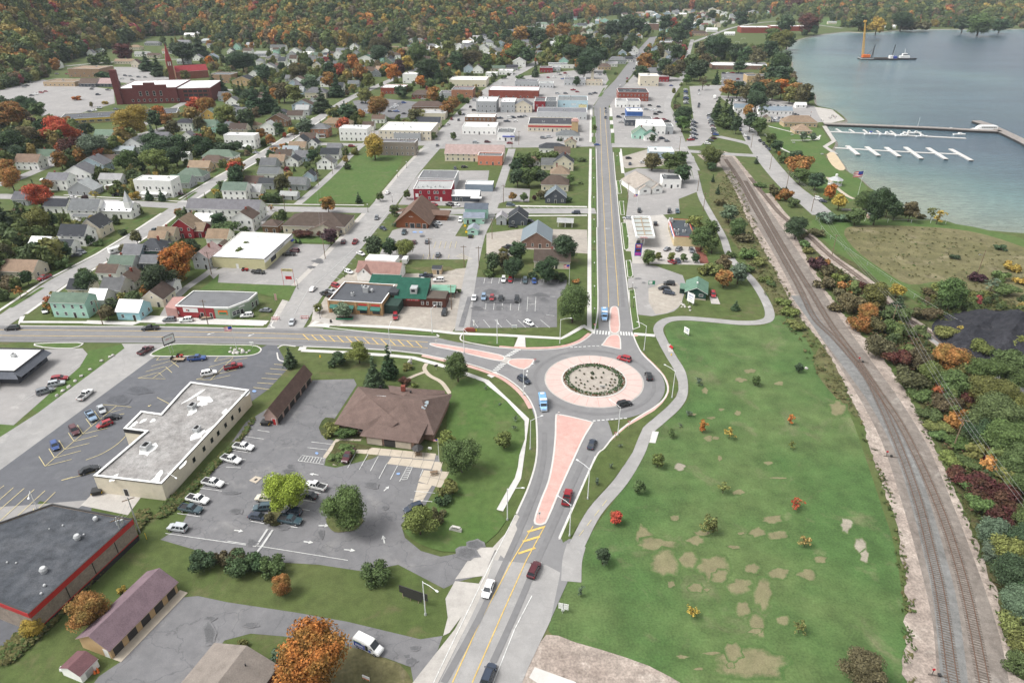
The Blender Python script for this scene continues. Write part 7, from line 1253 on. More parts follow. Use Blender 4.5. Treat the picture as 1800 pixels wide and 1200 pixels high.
# ================================================================= VEHICLES
KIND=dict(
 sedan=(4.7,.91,.86,.95,1.46,(-1.75,-1.15,.45,1.25)),suv=(4.75,.95,1.05,1.12,1.75,(-2.25,-1.95,.45,1.15)),hatch=(4.2,.88,.95,1.0,1.55,(-2.0,-1.65,.4,1.15)),
 pickup=(5.7,.98,1.12,1.18,1.86,(-.62,-.4,.75,1.35)),minivan=(5.0,.97,1.0,1.08,1.78,(-2.38,-2.1,.65,1.6)))
def car_parts(kind):
 key=('car',kind)
 if key in CACHE:return CACHE[key]
 L,hw,bon,belt,roof,(c0,c1,c2,c3)=KIND[kind];h=L/2
 def sec(x,zb,zt,w):return[(x,-w*.93,zb),(x,-w,zb+(zt-zb)*.35),(x,-w*.99,zt-.12),(x,-w*.88,zt),(x,w*.88,zt),(x,w*.99,zt-.12),(x,w,zb+(zt-zb)*.35),(x,w*.93,zb)]
 b=MB();rear=belt if kind!='sedan' else belt+.02
 if kind=='pickup':
  b.loft([sec(-h,.55,.95,hw*.95),sec(-h+.08,.42,.98,hw),sec(c0,.36,.98,hw),sec(c0+.03,.34,belt,hw),sec(c3-.1,.34,belt-.02,hw),sec(c3+.25,.36,bon+.04,hw*.99),sec(h-.3,.4,bon-.06,hw*.95),sec(h-.04,.5,bon-.2,hw*.9)])
  b.box(-h+.05,-hw*.97,.9,c0,-hw*.86,1.16);b.box(-h+.05,hw*.86,.9,c0,hw*.97,1.16);b.box(-h+.02,-hw*.86,.85,-h+.14,hw*.86,1.16)
 else:
  b.loft([sec(-h,.5,rear-.25,hw*.88),sec(-h+.14,.36,rear-.05,hw*.95),sec(c0,.32,belt,hw),sec(0,.3,belt,hw),sec(c3-.1,.3,belt-.02,hw),sec(c3+.3,.32,bon,hw*.99),sec(h-.45,.36,bon-.1,hw*.94),sec(h-.1,.42,bon-.25,hw*.84),sec(h,.5,bon-.36,hw*.74)])
 wb,wt=hw*.93,hw*.74
 low=[(c0,-wb,belt-.02),(c3,-wb,belt-.02),(c3,wb,belt-.02),(c0,wb,belt-.02)];up=[(c1,-wt,roof),(c2,-wt,roof),(c2,wt,roof),(c1,wt,roof)]
 b.quad(*[up[i]for i in range(4)])
 for i in range(4):j=(i+1)%4;b.quad(low[i],low[j],up[j],up[i])
 b.prism([(c1+.1,-wt+.1),(c2-.12,-wt+.1),(c2-.12,wt-.1),(c1+.1,wt-.1)],roof,roof+.035)
 if kind in('suv','minivan'):b.box(c1+.25,-wt+.04,roof,c2-.3,-wt+.1,roof+.09);b.box(c1+.25,wt-.1,roof,c2-.3,wt-.04,roof+.09)
 for s in(-1,1):b.box(c3-.35,s*hw-.02 if s>0 else-hw-.17,belt-.02,c3-.15,hw+.17 if s>0 else-hw+.02,belt+.14)
 body=b.mesh('body',['car_paint'])

 def panel(name,q,ins=.1,out=.014):
  v=[Vector(p)for p in q];c=sum(v,Vector())/4;n=(v[1]-v[0]).cross(v[3]-v[0]).normalized()
  if n.dot(c-Vector((0,0,belt*.6)))<0:n=-n
  w=[p.lerp(c,ins)+n*out for p in v];m=MB();m.quad(*[tuple(p)for p in w]);return m
 g=[]
 g.append(('windscreen',panel('w',[low[1],low[2],up[2],up[1]],.09)));g.append(('rear_window',panel('w',[low[3],low[0],up[0],up[3]],.12)))
 for s,(a,c,d,e)in(('l',(low[0],low[1],up[1],up[0])),('r',(low[2],low[3],up[3],up[2]))):
  m=MB();n=3 if kind in('suv','minivan')else 2
  A,Bq,Cq,Dq=[Vector(p)for p in(a,c,d,e)]
  for k in range(n):
   t0,t1=(k+.06)/n,(k+.94)/n;p=panel('w',[A.lerp(Bq,t0),A.lerp(Bq,t1),Dq.lerp(Cq,t1),Dq.lerp(Cq,t0)],.09);i=len(m.v);m.v+=p.v;m.f.append((i,i+1,i+2,i+3));m.m.append(0)
  g.append(('side_window',m))
 parts=[('body',body,None)]+[(n,m.mesh(n,['glass']),None)for n,m in g]
 wm=MB();r=.34 if kind not in('pickup',)else .39;wm.tube((0,-.12,0),(0,.12,0),r,n=14,m=0);wm.tube((0,-.128,0),(0,.128,0),r*.62,n=10,m=1);wme=wm.mesh('wheel',['tyre','rim'])
 for x in(-h*.60,h*.62):
  for s in(-1,1):parts.append(('wheel',wme,(x,s*(hw-.1),r)))
 m=MB();m.box(-.03,-.2,-.08,.03,.2,.08);hl=m.mesh('headlight',['head_lamp']);m=MB();m.box(-.03,-.13,-.13,.03,.13,.13);tl=m.mesh('tail_light',['tail_lamp'])
 fx,fz=(h-.03,bon-.33)if kind!='pickup' else(h-.03,bon-.33)
 for s in(-1,1):parts.append(('headlight',hl,(fx-(.06 if kind!='pickup' else 0),s*hw*.66,fz)));parts.append(('tail_light',tl,(-h+(.0 if kind=='pickup' else .05),s*hw*.78,belt-.28 if kind!='pickup' else .82)))
 m=MB();m.box(h-.1,-hw*.72,.36,h+.03,hw*.72,.52);parts.append(('bumper',m.mesh('bumper',['liner']),None));m=MB();m.box(-h-.03,-hw*.8,.4,-h+.1,hw*.8,.56);parts.append(('bumper',m.mesh('bumper',['liner']),None))
 if kind=='pickup':m=MB();m.quad((-h+.15,-hw*.85,.99),(c0-.02,-hw*.85,.99),(c0-.02,hw*.85,.99),(-h+.15,hw*.85,.99));parts.append(('bed_liner',m.mesh('bed_liner',['liner']),None))

 J=MB()
 for nme,me,loc in parts:
  o=len(J.v);l=loc or(0,0,0);J.v+=[(v.co.x+l[0],v.co.y+l[1],v.co.z+l[2])for v in me.vertices]
  base={'body':0,'wheel':2,'headlight':4,'tail_light':5,'bumper':6,'bed_liner':6}.get(nme,1)
  for pg in me.polygons:J.f.append(tuple(o+i for i in pg.vertices));J.m.append(base+(pg.material_index if nme=='wheel' else 0))
 joined=J.mesh(kind,['car_paint','glass','tyre','rim','head_lamp','tail_lamp','liner'])
 CACHE[key]=(parts,joined);return CACHE[key]
PC={k:hexc(v)for k,v in dict(w='#e4e4e2',k='#15171a',g='#6a6e73',s='#a9adb0',r='#8f1520',m='#4f1a22',b='#2b4a86',d='#2a3444',t='#3c5058',p='#7d95ad',c='#cfc8b4').items()}
PN=dict(w='white',k='black',g='grey',s='silver',r='red',m='maroon',b='blue',d='dark blue',t='dark grey-green',p='pale blue',c='cream')
KN=dict(sedan='sedan',suv='SUV',hatch='hatchback',pickup='pickup truck',minivan='minivan')
VEH=[]
def vehicle(kind,x,y,fx,fy,col,label=None,z0=.075,group=None):
 px,py=P(x,y);qx,qy=P(fx,fy);a,c=G(px,py,.8),G(qx,qy,.8);d=c-a;ang=atan2(d.y,d.x)
 parts,joined=car_parts(kind);near=py>300;rd=random.Random(int(px*17+py*29));j=rd.uniform(.85,1.15);cc=tuple(min(.85,v*j)for v in PC[col])
 if near:
  rt=empty({'suv':'suv','pickup':'pickup_truck','hatch':'hatchback'}.get(kind,kind),(a.x,a.y,z0),ang)
  for n,me,loc in parts:put(n,me,rt,cc if n=='body' else None,loc)
 else:rt=put({'suv':'suv','pickup':'pickup_truck','hatch':'hatchback'}.get(kind,kind),joined,None,cc,(a.x,a.y,z0),ang)
 tag(rt,label or f'{PN[col]} {KN[kind]}','pickup' if kind=='pickup' else('van' if kind=='minivan' else 'car'),group,label is None);rt['px']=(px,py);VEH.append(rt);return rt
R(0,0,1);V=vehicle
V('suv',1140,660,1136,648,'k','black SUV circling the roundabout on its right side');V('suv',1097,629.5,1084,626,'r','red SUV circling the top of the roundabout');V('suv',1098,709,1113,705.5,'k','black SUV at the lower edge of the roundabout apron');V('suv',921,667,935,675,'d','dark SUV leaving the left splitter island towards the roundabout')
V('sedan',1040.5,779,1046,766,'d','blue-grey sedan entering the roundabout beside the pink splitter island');V('pickup',997,873,1001,857,'r','bright red pickup beside the tip of the long pink island');V('suv',939,1000,946,985,'m','maroon SUV driving up past the yellow hatching');V('sedan',858,1033,852,1049,'w','white sedan driving down the main road');V('suv',859,1184,866,1166,'d','dark blue SUV at the bottom of the main road')
V('suv',21,576,4,577,'k','black SUV on the far left of the front street');V('pickup',264,576,248,577,'k','black pickup with red load on the front street');V('pickup',256,615,268,608,'m','maroon pickup turning out of the diagonal side street');V('pickup',150,693,161,684,'w','white pickup driving up the diagonal side street');V('pickup',346,629,361,628,'b','blue pickup hitched to the mower trailer');V('suv',367,655,382,652,'w','white SUV parked on the chevrons of the dark lot');V('pickup',410,643.5,426,640,'r','red pickup parked on the chevrons of the dark lot')
R(0,550,4);V('sedan',712,672,728,700,'s');V('pickup',640,722,665,755,'p');V('sedan',780,732,830,722,'k');V('hatch',735,778,690,795,'r');V('suv',522,822,545,858,'m');V('hatch',384,928,400,970,'b');V('sedan',625,1097,690,1075,'k','black sedan beside the wall of the cream flat-roofed shop');V('suv',418,460,470,452,'r');V('suv',395,494,445,484,'s');V('suv',315,546,370,530,'g')
R(400,550,4);V('pickup',112,938,190,950,'w');V('pickup',25,1025,100,1045,'w');V('pickup',848,1000,815,1055,'m','maroon pickup with black cap parked at the kerbed bed')
R(0,840,3.333);V('pickup',1248,25,1320,40,'w');V('pickup',1158,122,1230,138,'w');V('pickup',1118,178,1195,192,'t');V('suv',1040,288,985,280,'s','silver SUV at the end of the hall lot near the hedge row')
R(420,800,9.233);V('pickup',1250,490,1130,460,'w','white pickup right of the lime green tree');V('sedan',1120,640,960,610,'k','black sedan parked below the white pickup by the lime tree');V('suv',420,690,330,680,'c');V('suv',390,840,240,850,'t');V('sedan',310,985,460,1010,'d');V('suv',860,910,720,890,'d');V('pickup',830,1045,1010,1075,'t')
R(0,0,1);V('suv',727,892,715,896,'d','dark blue SUV half hidden by the yellowing tree')
R(0,300,4);V('suv',1190,1045,1150,1046,'g');V('suv',1308,1047,1265,1050,'w');V('suv',1735,1015,1690,1018,'w');V('sedan',535,590,500,592,'g');V('suv',572,570,600,575,'g');V('pickup',312,750,275,765,'r');V('pickup',1083,420,1105,408,'t');V('sedan',510,185,545,186,'w');V('suv',815,165,800,170,'k');V('suv',855,165,875,162,'k');V('minivan',316,978,316,1000,'w');V('sedan',822,612,850,612,'b');V('sedan',907,535,925,532,'k');V('hatch',770,665,785,668,'r');V('sedan',302,62,325,52,'s');V('suv',162,150,140,152,'k');V('sedan',1262,160,1285,160,'m')
R(400,300,4);V('sedan',265,978,225,976,'g');V('sedan',453,1060,440,1090,'s');V('sedan',600,828,620,808,'w');V('pickup',690,865,650,850,'k');V('pickup',730,850,770,860,'s');V('suv',765,808,800,820,'r');V('hatch',853,708,885,720,'w');V('sedan',937,580,975,595,'w');V('suv',814,497,825,470,'m');V('pickup',897,498,912,475,'r');V('suv',1048,330,1042,350,'g');V('sedan',1093,403,1120,415,'d');V('pickup',1241,430,1232,455,'t');V('sedan',1462,385,1485,400,'k');V('sedan',1482,367,1510,378,'s');V('hatch',1312,500,1318,480,'m');V('suv',1403,495,1408,470,'g');V('suv',1480,590,1488,570,'g');V('suv',1636,345,1634,365,'w')
V('sedan',1450,236,1480,240,'r');V('suv',1560,236,1530,230,'k');V('sedan',1606,237,1630,242,'w');V('sedan',1125,153,1140,140,'w');V('suv',1180,1022,1180,1050,'r','red SUV parked at the green annex of the awning restaurant');V('suv',1524,993,1515,1020,'k','black SUV at the end of the tavern front');V('pickup',1395,735,1350,735,'d');V('sedan',1375,765,1410,768,'w');V('suv',1485,766,1440,766,'w');V('pickup',215,710,270,714,'k');V('pickup',432,585,385,585,'k');V('suv',470,560,430,556,'m')
R(750,300,4);V('suv',541,763,539,785,'w');V('hatch',588,765,586,790,'r');V('suv',692,770,690,795,'t');V('sedan',756,772,758,795,'b');V('sedan',333,890,326,915,'w');V('suv',401,886,398,912,'p');V('hatch',459,890,455,915,'r');V('sedan',520,892,518,918,'k');V('suv',634,902,632,930,'k');V('hatch',720,1068,752,1085,'w','white hatchback angled in the front row of the big car park');V('suv',1050,293,1020,292,'d');V('suv',590,238,615,240,'t');V('sedan',607,388,640,390,'k');V('sedan',725,350,745,352,'k');V('pickup',570,535,590,530,'k');V('sedan',545,585,575,590,'d')
R(1000,300,4);V('suv',706,790,660,786,'k');V('sedan',670,822,640,822,'k');V('suv',703,855,745,862,'d');V('suv',1015,868,1022,900,'r','bright red SUV parked on the concrete pad beside the green cabin');V('sedan',692,547,715,535,'g');V('minivan',775,548,800,530,'g');V('suv',862,558,870,575,'g');V('hatch',725,638,700,628,'r');V('sedan',768,630,780,648,'d');V('suv',608,370,606,350,'k');V('suv',495,280,496,300,'k');V('suv',706,283,704,305,'k');V('suv',763,285,768,305,'t');V('sedan',410,330,385,328,'s');V('suv',510,465,480,465,'k');V('suv',487,512,484,530,'d')
FARCOL='wwwwkkkggssrdbt'
def lots(ox,oy,s,rows):
 R(ox,oy,s);rd=random.Random(ox+oy+len(rows))
 for r in rows:
  x,y=r[0],r[1];col=r[2]if len(r)>2 else rd.choice(FARCOL);dx,dy=r[3]if len(r)>3 else(18,rd.uniform(-1,1));V(rd.choice(('sedan','suv','suv','pickup','hatch')),x,y,x+dx,y+dy,col)
UPN=(6,-12)
lots(750,0,4,[(345,1000,'s'),(428,997,'m'),(585,1005,'r'),(75,1020,'g',UPN),(152,872,'w',UPN),(225,842,'d',UPN),(260,802,'g',UPN),(307,750,'k',UPN),(335,775,'k'),(318,803,'w'),(338,705,'s'),(325,695,'s',UPN),(390,662,'w',UPN),(176,836,'r',UPN),(430,828,'k'),(490,830,'k'),(515,830,'d'),(583,826,'w'),(610,825,'d'),(660,822,'d'),(625,852,'w'),(565,852,'d'),(690,814,'s'),(820,968,'g'),(862,962,'s'),(1200,1016,'b'),(1258,826,'d',(2,12)),(1258,785,'g',(2,12)),(1258,762,'k',(2,12)),(265,1172,'k'),(200,1180,'d',(0,12)),(340,1105,'r',UPN),(362,1085,'r',UPN),(1365,857,'w'),(1352,822,'d'),(1385,802,'k'),(1612,802,'k'),(1640,790,'k'),(1602,845,'r'),(1642,853,'w'),(1692,853,'k'),(1632,750,'d'),(1720,602,'b'),(1545,768,'s'),(1580,775,'w'),(1610,778,'w'),(1570,740,'k'),(1535,828,'g'),(1620,832,'r'),(1670,838,'r'),(920,657,'s'),(977,657,'g'),(1152,662,'g'),(1182,655,'d'),(1060,645,'r'),(1030,632,'r'),(1410,552,'r',(3,8)),(1476,397,'d',(6,-8)),(1456,482,'d',(6,-9)),(1360,602,'w',(6,-9)),(855,545,'r'),(900,540,'w'),(940,525,'g'),(960,555,'b'),(990,530,'w'),(925,510,'s'),(975,515,'r'),(1200,520,'w'),(1220,525,'s'),(480,552,'k'),(530,580,'w',UPN),(1690,990,'g'),(1655,972,'d'),(1420,1110,'k'),(1430,1150,'d',(0,12)),(1520,1140,'w')])
lots(400,0,4,[(950,722,'d'),(980,776,'w'),(935,792,'d'),(900,765,'d',UPN),(1145,782,'g'),(1188,782,'b'),(1240,722,'b'),(1160,757,'s'),(1185,742,'w'),(1172,750,'s'),(1242,797,'k'),(1208,728,'s'),(1310,692,'r'),(1352,690,'r'),(1376,696,'w'),(1436,718,'w'),(872,1026,'r'),(1260,875,'g'),(825,663,'r'),(200,1072,'s'),(740,1130,'d'),(720,1148,'w'),(550,120+300,'s')])
lots(1000,0,4,[(915,636,'g',(0,12)),(916,662,'w',(0,12)),(915,732,'k',(0,12)),(912,748,'d',(0,12)),(765,855),(876,966,'w'),(858,982,'r'),(1034,946,'b'),(1020,972,'m'),(998,988,'g'),(975,1008,'w'),(1205,912,'d',(6,12)),(1240,950,'w',(6,12)),(1262,972,'d',(6,12)),(1285,917,'w',(8,10)),(1165,857,'s',(4,12)),(1345,990,'k',(8,10)),(1370,1010,'k',(8,10)),(1390,1030,'k',(8,10)),(1407,1047,'d',(8,10)),(1090,557),(1190,557,'r'),(1102,588,'s'),(1080,575,'w'),(1090,515),(1120,512),(1150,512),(1185,514),(1215,516)]
  +[(1110+22*i,702+1.2*i,None or FARCOL[(i*5)%15],(3,10))for i in range(9)]+[(1390+27*i,742+1.5*i,FARCOL[(i*4+2)%15],(3,10))for i in range(6)]+[(1400+26*i,828+1.2*i,FARCOL[(i*7+1)%15],(3,10))for i in range(12)]+[(1420+24*i,848+.6*i,FARCOL[(i*3+4)%15],(3,9))for i in range(9)]+[(822+3*(i%2),628+9*i,FARCOL[(i*6+1)%15])for i in range(12)]+[(872+6*(i%3),846+9*i,FARCOL[(i*5+2)%15])for i in range(15)]+[(986+2.6*i,806+8.5*i,FARCOL[(i*4+1)%15])for i in range(17)]+[(1575+18*i,795+9*i,FARCOL[(i*2+3)%15],(8,8))for i in range(5)])
lots(0,0,4,[(140,592,'d'),(190,602,'k'),(222,670,'k'),(252,660,'w'),(290,650,'r'),(320,642,'r'),(645,626,'k'),(690,665,'d'),(760,632,'k'),(660,776,'w'),(630,782,'g'),(700,758,'s'),(815,768,'d'),(930,562,'k'),(975,542,'g'),(1020,542,'k'),(880,532,'d'),(860,552,'w'),(918,536,'s'),(650,612,'k'),(210,580,'k'),(170,610,'g'),(400,520,'k'),(470,520,'r')])
lots(1350,300,4,[(352,195,'w',(20,3)),(388,212,'d',(20,3))])

def hull(L,w,z0,z1,rear=.1,m=0):
 b=MB();h=L/2;b.loft([[(x,-ww,za),(x,-ww,zb-.15),(x,-ww+.2,zb),(x,ww-.2,zb),(x,ww,zb-.15),(x,ww,za)]for x,ww,za,zb in((-h,w*.96,z0,z1-.1),(-h+.2,w,z0,z1),(h-.25,w,z0,z1),(h,w*.94,z0,z1-.2))],m);return b
def add_wheels(rt,xs,hw,r=.4):
 wm=MB();wm.tube((0,-.14,0),(0,.14,0),r,n=14,m=0);wm.tube((0,-.148,0),(0,.148,0),r*.6,n=10,m=1);me=wm.mesh('wheel',['tyre','rim'])
 for x in xs:
  for s in(-1,1):put('wheel',me,rt,None,(x,s*(hw-.12),r))
def lamps(rt,xf,xr,hw,zf,zr):
 for s in(-1,1):
  b=MB();b.box(-.03,-.2,-.1,.03,.2,.1);b.build('headlight','head_lamp',rt,None,False,(xf,s*hw*.75,zf));b=MB();b.box(-.03,-.12,-.2,.03,.12,.2);b.build('tail_light','tail_lamp',rt,None,False,(xr,s*hw*.85,zr))
def bus(px,py,fx,fy,label):
 a,c=G(px,py,1.5),G(fx,fy,1.5);rt=empty('shuttle_bus',(a.x,a.y,.08),atan2((c-a).y,(c-a).x));tag(rt,label,'bus','blue and white shuttle buses');rt['px']=(px,py)
 hull(4.7,1.12,.5,2.75).build('body','car_paint',rt,hexc('#6f9fca'),False,(-1.0,0,0));b=MB();b.box(.45,-1.0,2.76,1.3,1.0,3.0);b.build('roof_fairing','trim_white',rt);b=MB();b.box(-2.7,-.55,2.76,-1.9,.55,2.95);b.build('roof_hatch','trim_white',rt)
 b=MB();b.loft([[(x,-w,.45),(x,-w,zt-.1),(x,-w+.12,zt),(x,w-.12,zt),(x,w,zt-.1),(x,w,.45)]for x,w,zt in((1.36,1.0,2.3),(1.9,.99,2.2),(2.35,.98,1.42),(3.1,.92,1.22),(3.3,.82,1.0))]);b.build('cab','car_paint',rt,hexc('#8fb6dc'))
 b=MB();b.quad((1.93,-.86,2.19),(2.36,-.86,1.46),(2.36,.86,1.46),(1.93,.86,2.19));b.build('windscreen','glass',rt)
 for s in(-1,1):
  for k in range(3):b=MB();x=-2.9+k*1.15;b.quad((x,s*1.13,1.5),(x+.95,s*1.13,1.5),(x+.95,s*1.13,2.3),(x,s*1.13,2.3));b.build('side_window','glass',rt)
  b=MB();b.box(1.9,s*1.02-.02,1.45,2.05,s*1.02+.35*s+(.02 if s>0 else-.02),1.75)if s>0 else b.box(1.9,-1.39,1.45,2.05,-1.0,1.75);b.build('mirror','liner',rt)
 add_wheels(rt,(-2.2,2.3),1.05,.42);lamps(rt,3.28,-3.36,1.0,.9,1.2);b=MB();b.box(3.2,-.9,.4,3.42,.9,.62);b.build('bumper','galvanised',rt)
bus(954.5,706,957,720,'pale blue shuttle bus with white roof fairing leaving the roundabout at lower left');bus(1062.5,552,1063,562,'pale blue shuttle bus waiting beside the upper pink splitter island')
a,c=G(648,1132,1.2),G(676,1146,1.2);rt=empty('panel_van',(a.x,a.y,.08),atan2((c-a).y,(c-a).x));tag(rt,'white panel van with blue lettered sides parked on the driveway','van')
b=MB();b.loft([[(x,-w,.4),(x,-w,zt-.25),(x,-w+.18,zt),(x,w-.18,zt),(x,w,zt-.25),(x,w,.4)]for x,w,zt in((-2.9,.98,2.35),(-2.7,1.0,2.5),(.7,1.0,2.5),(1.0,.98,2.4),(1.95,.96,1.4),(2.7,.9,1.15),(2.9,.8,.95))]);b.build('body','car_paint',rt,PC['w'])
b=MB();b.quad((1.04,-.8,2.36),(1.93,-.84,1.44),(1.93,.84,1.44),(1.04,.8,2.36));b.build('windscreen','glass',rt)
for s in(-1,1):
 b=MB();b.box(-2.75,s*1.0-.008,.55,-.1,s*1.0+.008,1.75,0);b.box(-.1+.75,s*1.0-.008,.55,1.2,s*1.0+.008,1.2,0);b.box(-2.75,s*1.0-.008,1.76,-.9,s*1.0+.008,1.95,1);b.build('side_wrap',['sign_blue','sign_green'],rt);small_marks(rt,8,1.9,.24,(-1.4,s*1.02,1.25),0 if s<0 else pi,'trim_white');small_marks(rt,9,1.9,.16,(-1.4,s*1.02,.95),0 if s<0 else pi,'trim_white')
 b=MB();b.quad((.85,s*.99,1.4),(1.75,s*.985,1.4),(1.1,s*.95,2.15),(.85,s*.97,2.15));b.build('side_window','glass',rt);b=MB();b.quad((-.05,s*1.01,.6),(.6,s*1.01,.6),(.6,s*1.01,2.0),(-.05,s*1.01,2.0));b.build('door_opening','glass',rt)
add_wheels(rt,(-1.9,1.95),.98,.36);lamps(rt,2.86,-2.92,.95,.85,1.3)
def trailer(px,py,fx,fy,label,L=4,w=1.0,kind='flat',name='trailer',cat='trailer'):
 a,c=G(px,py,.6),G(fx,fy,.6);rt=empty(name,(a.x,a.y,.07),atan2((c-a).y,(c-a).x));tag(rt,label,cat);h=L/2
 b=MB()
 if kind=='flat':b.box(-h,-w,.55,h,w,.65,0);[b.box(-h,s*w-.05,.65,h,s*w+.05,.8,1)for s in(-1,1)];b.build('deck',['tan_trim','liner'],rt);b=MB();b.box(-h,-w,.66,-h+.06,w,1.6);b.build('ramp_gate','ironwork',rt)
 else:hull(L,w,.5,2.6).build('body','painted',rt,PC['w']);b=MB();b.box(-h+.6,-w-.02,1.4,-h+1.6,-w-.003,2.0);b.build('side_window','glass',rt)
 b=MB();b.box(h,-.06,.5,h+1.2,.06,.62);b.build('hitch','ironwork',rt);add_wheels(rt,(0,),w+.1,.34);return rt
rt=trailer(313,631,328,631,'flat mower trailer hitched behind the blue pickup')
def tractor(px,py,fx,label,s=1):
 a=G(px,py,.5);rt=empty('riding_mower' if s<1 else 'tractor',(a.x,a.y,.73 if s<1 else .06),0);tag(rt,label,'mower' if s<1 else 'tractor');rt.scale=(s,s,s);rt.rotation_euler=(0,0,0)
 b=MB();b.loft([[(x,-.35,.5),(x,-.35,z),(x,.35,z),(x,.35,.5)]for x,z in((0,1.0),(.9,1.05),(1.5,.95))]);b.build('bonnet','red_metal',rt);b=MB();b.box(-.7,-.3,.8,-.1,.3,.95);b.box(-.75,-.3,.95,-.6,.3,1.5);b.build('seat','liner',rt);b=MB();b.tube((.0,0,1.0),(-.15,0,1.45),.03);b.tube((-.15,0,1.44),(-.17,0,1.47),.22,n=12);b.build('steering_wheel','ironwork',rt)
 for x,r in((-.5,.6),(1.1,.38)):
  for sg_ in(-1,1):m=MB();m.tube((0,-.16,0),(0,.16,0),r,n=14);m.tube((0,-.17,0),(0,.17,0),r*.5,n=10,m=1);m.build('wheel',['tyre','red_metal'],rt,None,False,(x,sg_*.65,r))
tractor(430,474,1,'small red tractor standing against the pale yellow store');tractor(316,628,1,'red riding mower loaded on the flat trailer',.8)
trailer(203,442,210,440,'white camper trailer parked at the kerb beside the charcoal-roofed houses',5.5,1.15,'box','camper_trailer','camper');trailer(196,331,206,329,'white travel trailer in a back yard behind the white church',6.5,1.15,'box','camper_trailer','camper');trailer(1256,172,1258,166,'white motorhome in the gravel lakefront lot',7,1.2,'box','motorhome','motorhome');trailer(362,558,372,557,'utility trailer with pale box against the red corner shop wall',4.2,.95,'flat');trailer(713,460,716,455,'black food trailer with open side behind the shade trees',4.5,1.1,'box','food_trailer','food trailer')
B_=Bld('skid_shed',G(760,482),G(776,482.5),4,'small tan shed with dark roof on the grass by the tavern car park','shed');B_.wall(2.3,WC['t'],'siding',.8,'x');B_.roof(2.3,.8,'x',RC['d'],.2);B_.door('f',.5,.9,1.9)
# ================================================================= STREET FURNITURE, RAILWAY, LAKE FRONT
R(0,0,1)
def cyl_at(name,mat,rt,a,c,r0,r1=None,n=10):b=MB();b.tube(a,c,r0,r1,n);return b.build(name,mat,rt)
def lamp(px,py,ax,ay,label,h=9.3):
 p=G(px,py);q=G(ax,ay,h+.3);d=Vector((q.x-p.x,q.y-p.y,0));L=min(max(d.length,2),3.6);d.normalize();rt=empty('street_lamp',(p.x,p.y,0),atan2(d.y,d.x));tag(rt,label,'street lamp','tall white street lamps round the roundabout');rt['px']=(px,py)
 cyl_at('base','galvanised',rt,(0,0,0),(0,0,.5),.28,.2,10);cyl_at('pole','white_steel',rt,(0,0,.5),(0,0,h),.125,.085);b=MB();b.tube((0,0,h-.2),(L*.5,0,h+.22),.06,n=8);b.tube((L*.5,0,h+.22),(L,0,h+.3),.055,n=8);b.build('arm','white_steel',rt);b=MB();b.loft([[(x,-w,h+.24),(x,-w,h+.24+t),(x,w,h+.24+t),(x,w,h+.24)]for x,w,t in((L-.1,.09,.1),(L+.2,.19,.16),(L+.65,.16,.08))]);b.build('lamp_head','white_steel',rt)
for i,(x,y,ax,ay,l)in enumerate([(920,695,935,640,'white street lamp standing by the dark SUV left of the roundabout'),(932,789,951,731,'white street lamp beside the shuttle bus at the bent sidewalk'),(1086,765,1070,701,'white street lamp arching over the black SUV below the roundabout'),(1181,699,1169,641,'white street lamp between roundabout and bike path'),(1132,616,1122,566,'white street lamp next to the yellow crossing sign'),(984,604,1002,559,'white street lamp on the verge below the big car park corner'),(874,604,880,585,'white street lamp on the verge left of the white crossing path'),(816,621,822,586,'white street lamp on the left pink splitter island'),(687,620,690,560,'white street lamp at the front street between conifer and sidewalk'),(760,585,758,541,'white street lamp on the gravel edge below the tavern'),(1033,877,1013,807,'white street lamp in the grass wedge beside the red pickup'),(1001,942,982,872,'white street lamp at the tip of the grass wedge'),(892,913,917,857,'white street lamp at the end of the bent sidewalk')]):lamp(x,y,ax,ay,l)
lamp(748,1080,766,1037,'weathered grey street lamp beside the brown sign back');lamp(70,904,50,874,'dark lot lamp behind the red-edged store',7);lamp(305,864,312,842,'dark lamp on the grass behind the cream shop',6)
def post_lamp(px,py,auto=True):
 p=G(px,py);rt=empty('lamp_post',(p.x,p.y,0));tag(rt,'black lamp post with white globe','lamp post','black lamp posts along the streets',True);rt['px']=(px,py);cyl_at('post','ironwork',rt,(0,0,0),(0,0,3.9),.085,.05,8);cyl_at('base','ironwork',rt,(0,0,0),(0,0,.6),.2,.12,8);b=MB();b.blob((0,0,4.15),.26,.26,.3,n=8,k=6,jit=0);b.build('globe','head_lamp',rt)
for x,y in[(1044,560),(1044,520),(1044,478),(1044,440),(1043.5,400),(1043,360),(1043,325),(1042,290),(1042,246),(1042,215),(1113,540),(1111,514),(1106,474),(1102,430),(1098,398),(1095,368),(1090,330),(1084,285),(1077,242),(1075,222),(524,508),(606,487),(668,352),(699,312),(647,373),(715,296),(563,560),(690,356),(1072,195)]:post_lamp(x,y)
def upole(px,py,h=10.5,arm=True,ang=None,lamp_=False,label=None,mat='pole_wood'):
 p=G(px,py);rt=empty('utility_pole',(p.x,p.y,0),GRID if ang is None else ang);tag(rt,label or 'wooden utility pole','utility pole','utility poles',label is None);rt['px']=(px,py);cyl_at('post',mat,rt,(0,0,0),(0,0,h),.17,.11,9)
 if arm:b=MB();b.box(-1.25,-.07,h-.75,1.25,.07,h-.6);b.build('crossarm','pole_wood',rt);b=MB();[b.tube((x,0,h-.6),(x,0,h-.38),.05,n=6)for x in(-1.15,-.5,.5,1.15)];b.build('insulators','galvanised',rt)
 if lamp_:b=MB();b.tube((0,0,h-2.5),(-1.6,0,h-2.0),.04,n=6);b.box(-2.2,-.12,h-2.1,-1.5,.12,h-1.95);b.build('lamp_arm','galvanised',rt)
 return rt
RA=atan2(1,-.9)
rail_poles=[(1382,332),(1426,372),(1462,450),(1564,580),(1674,790)]
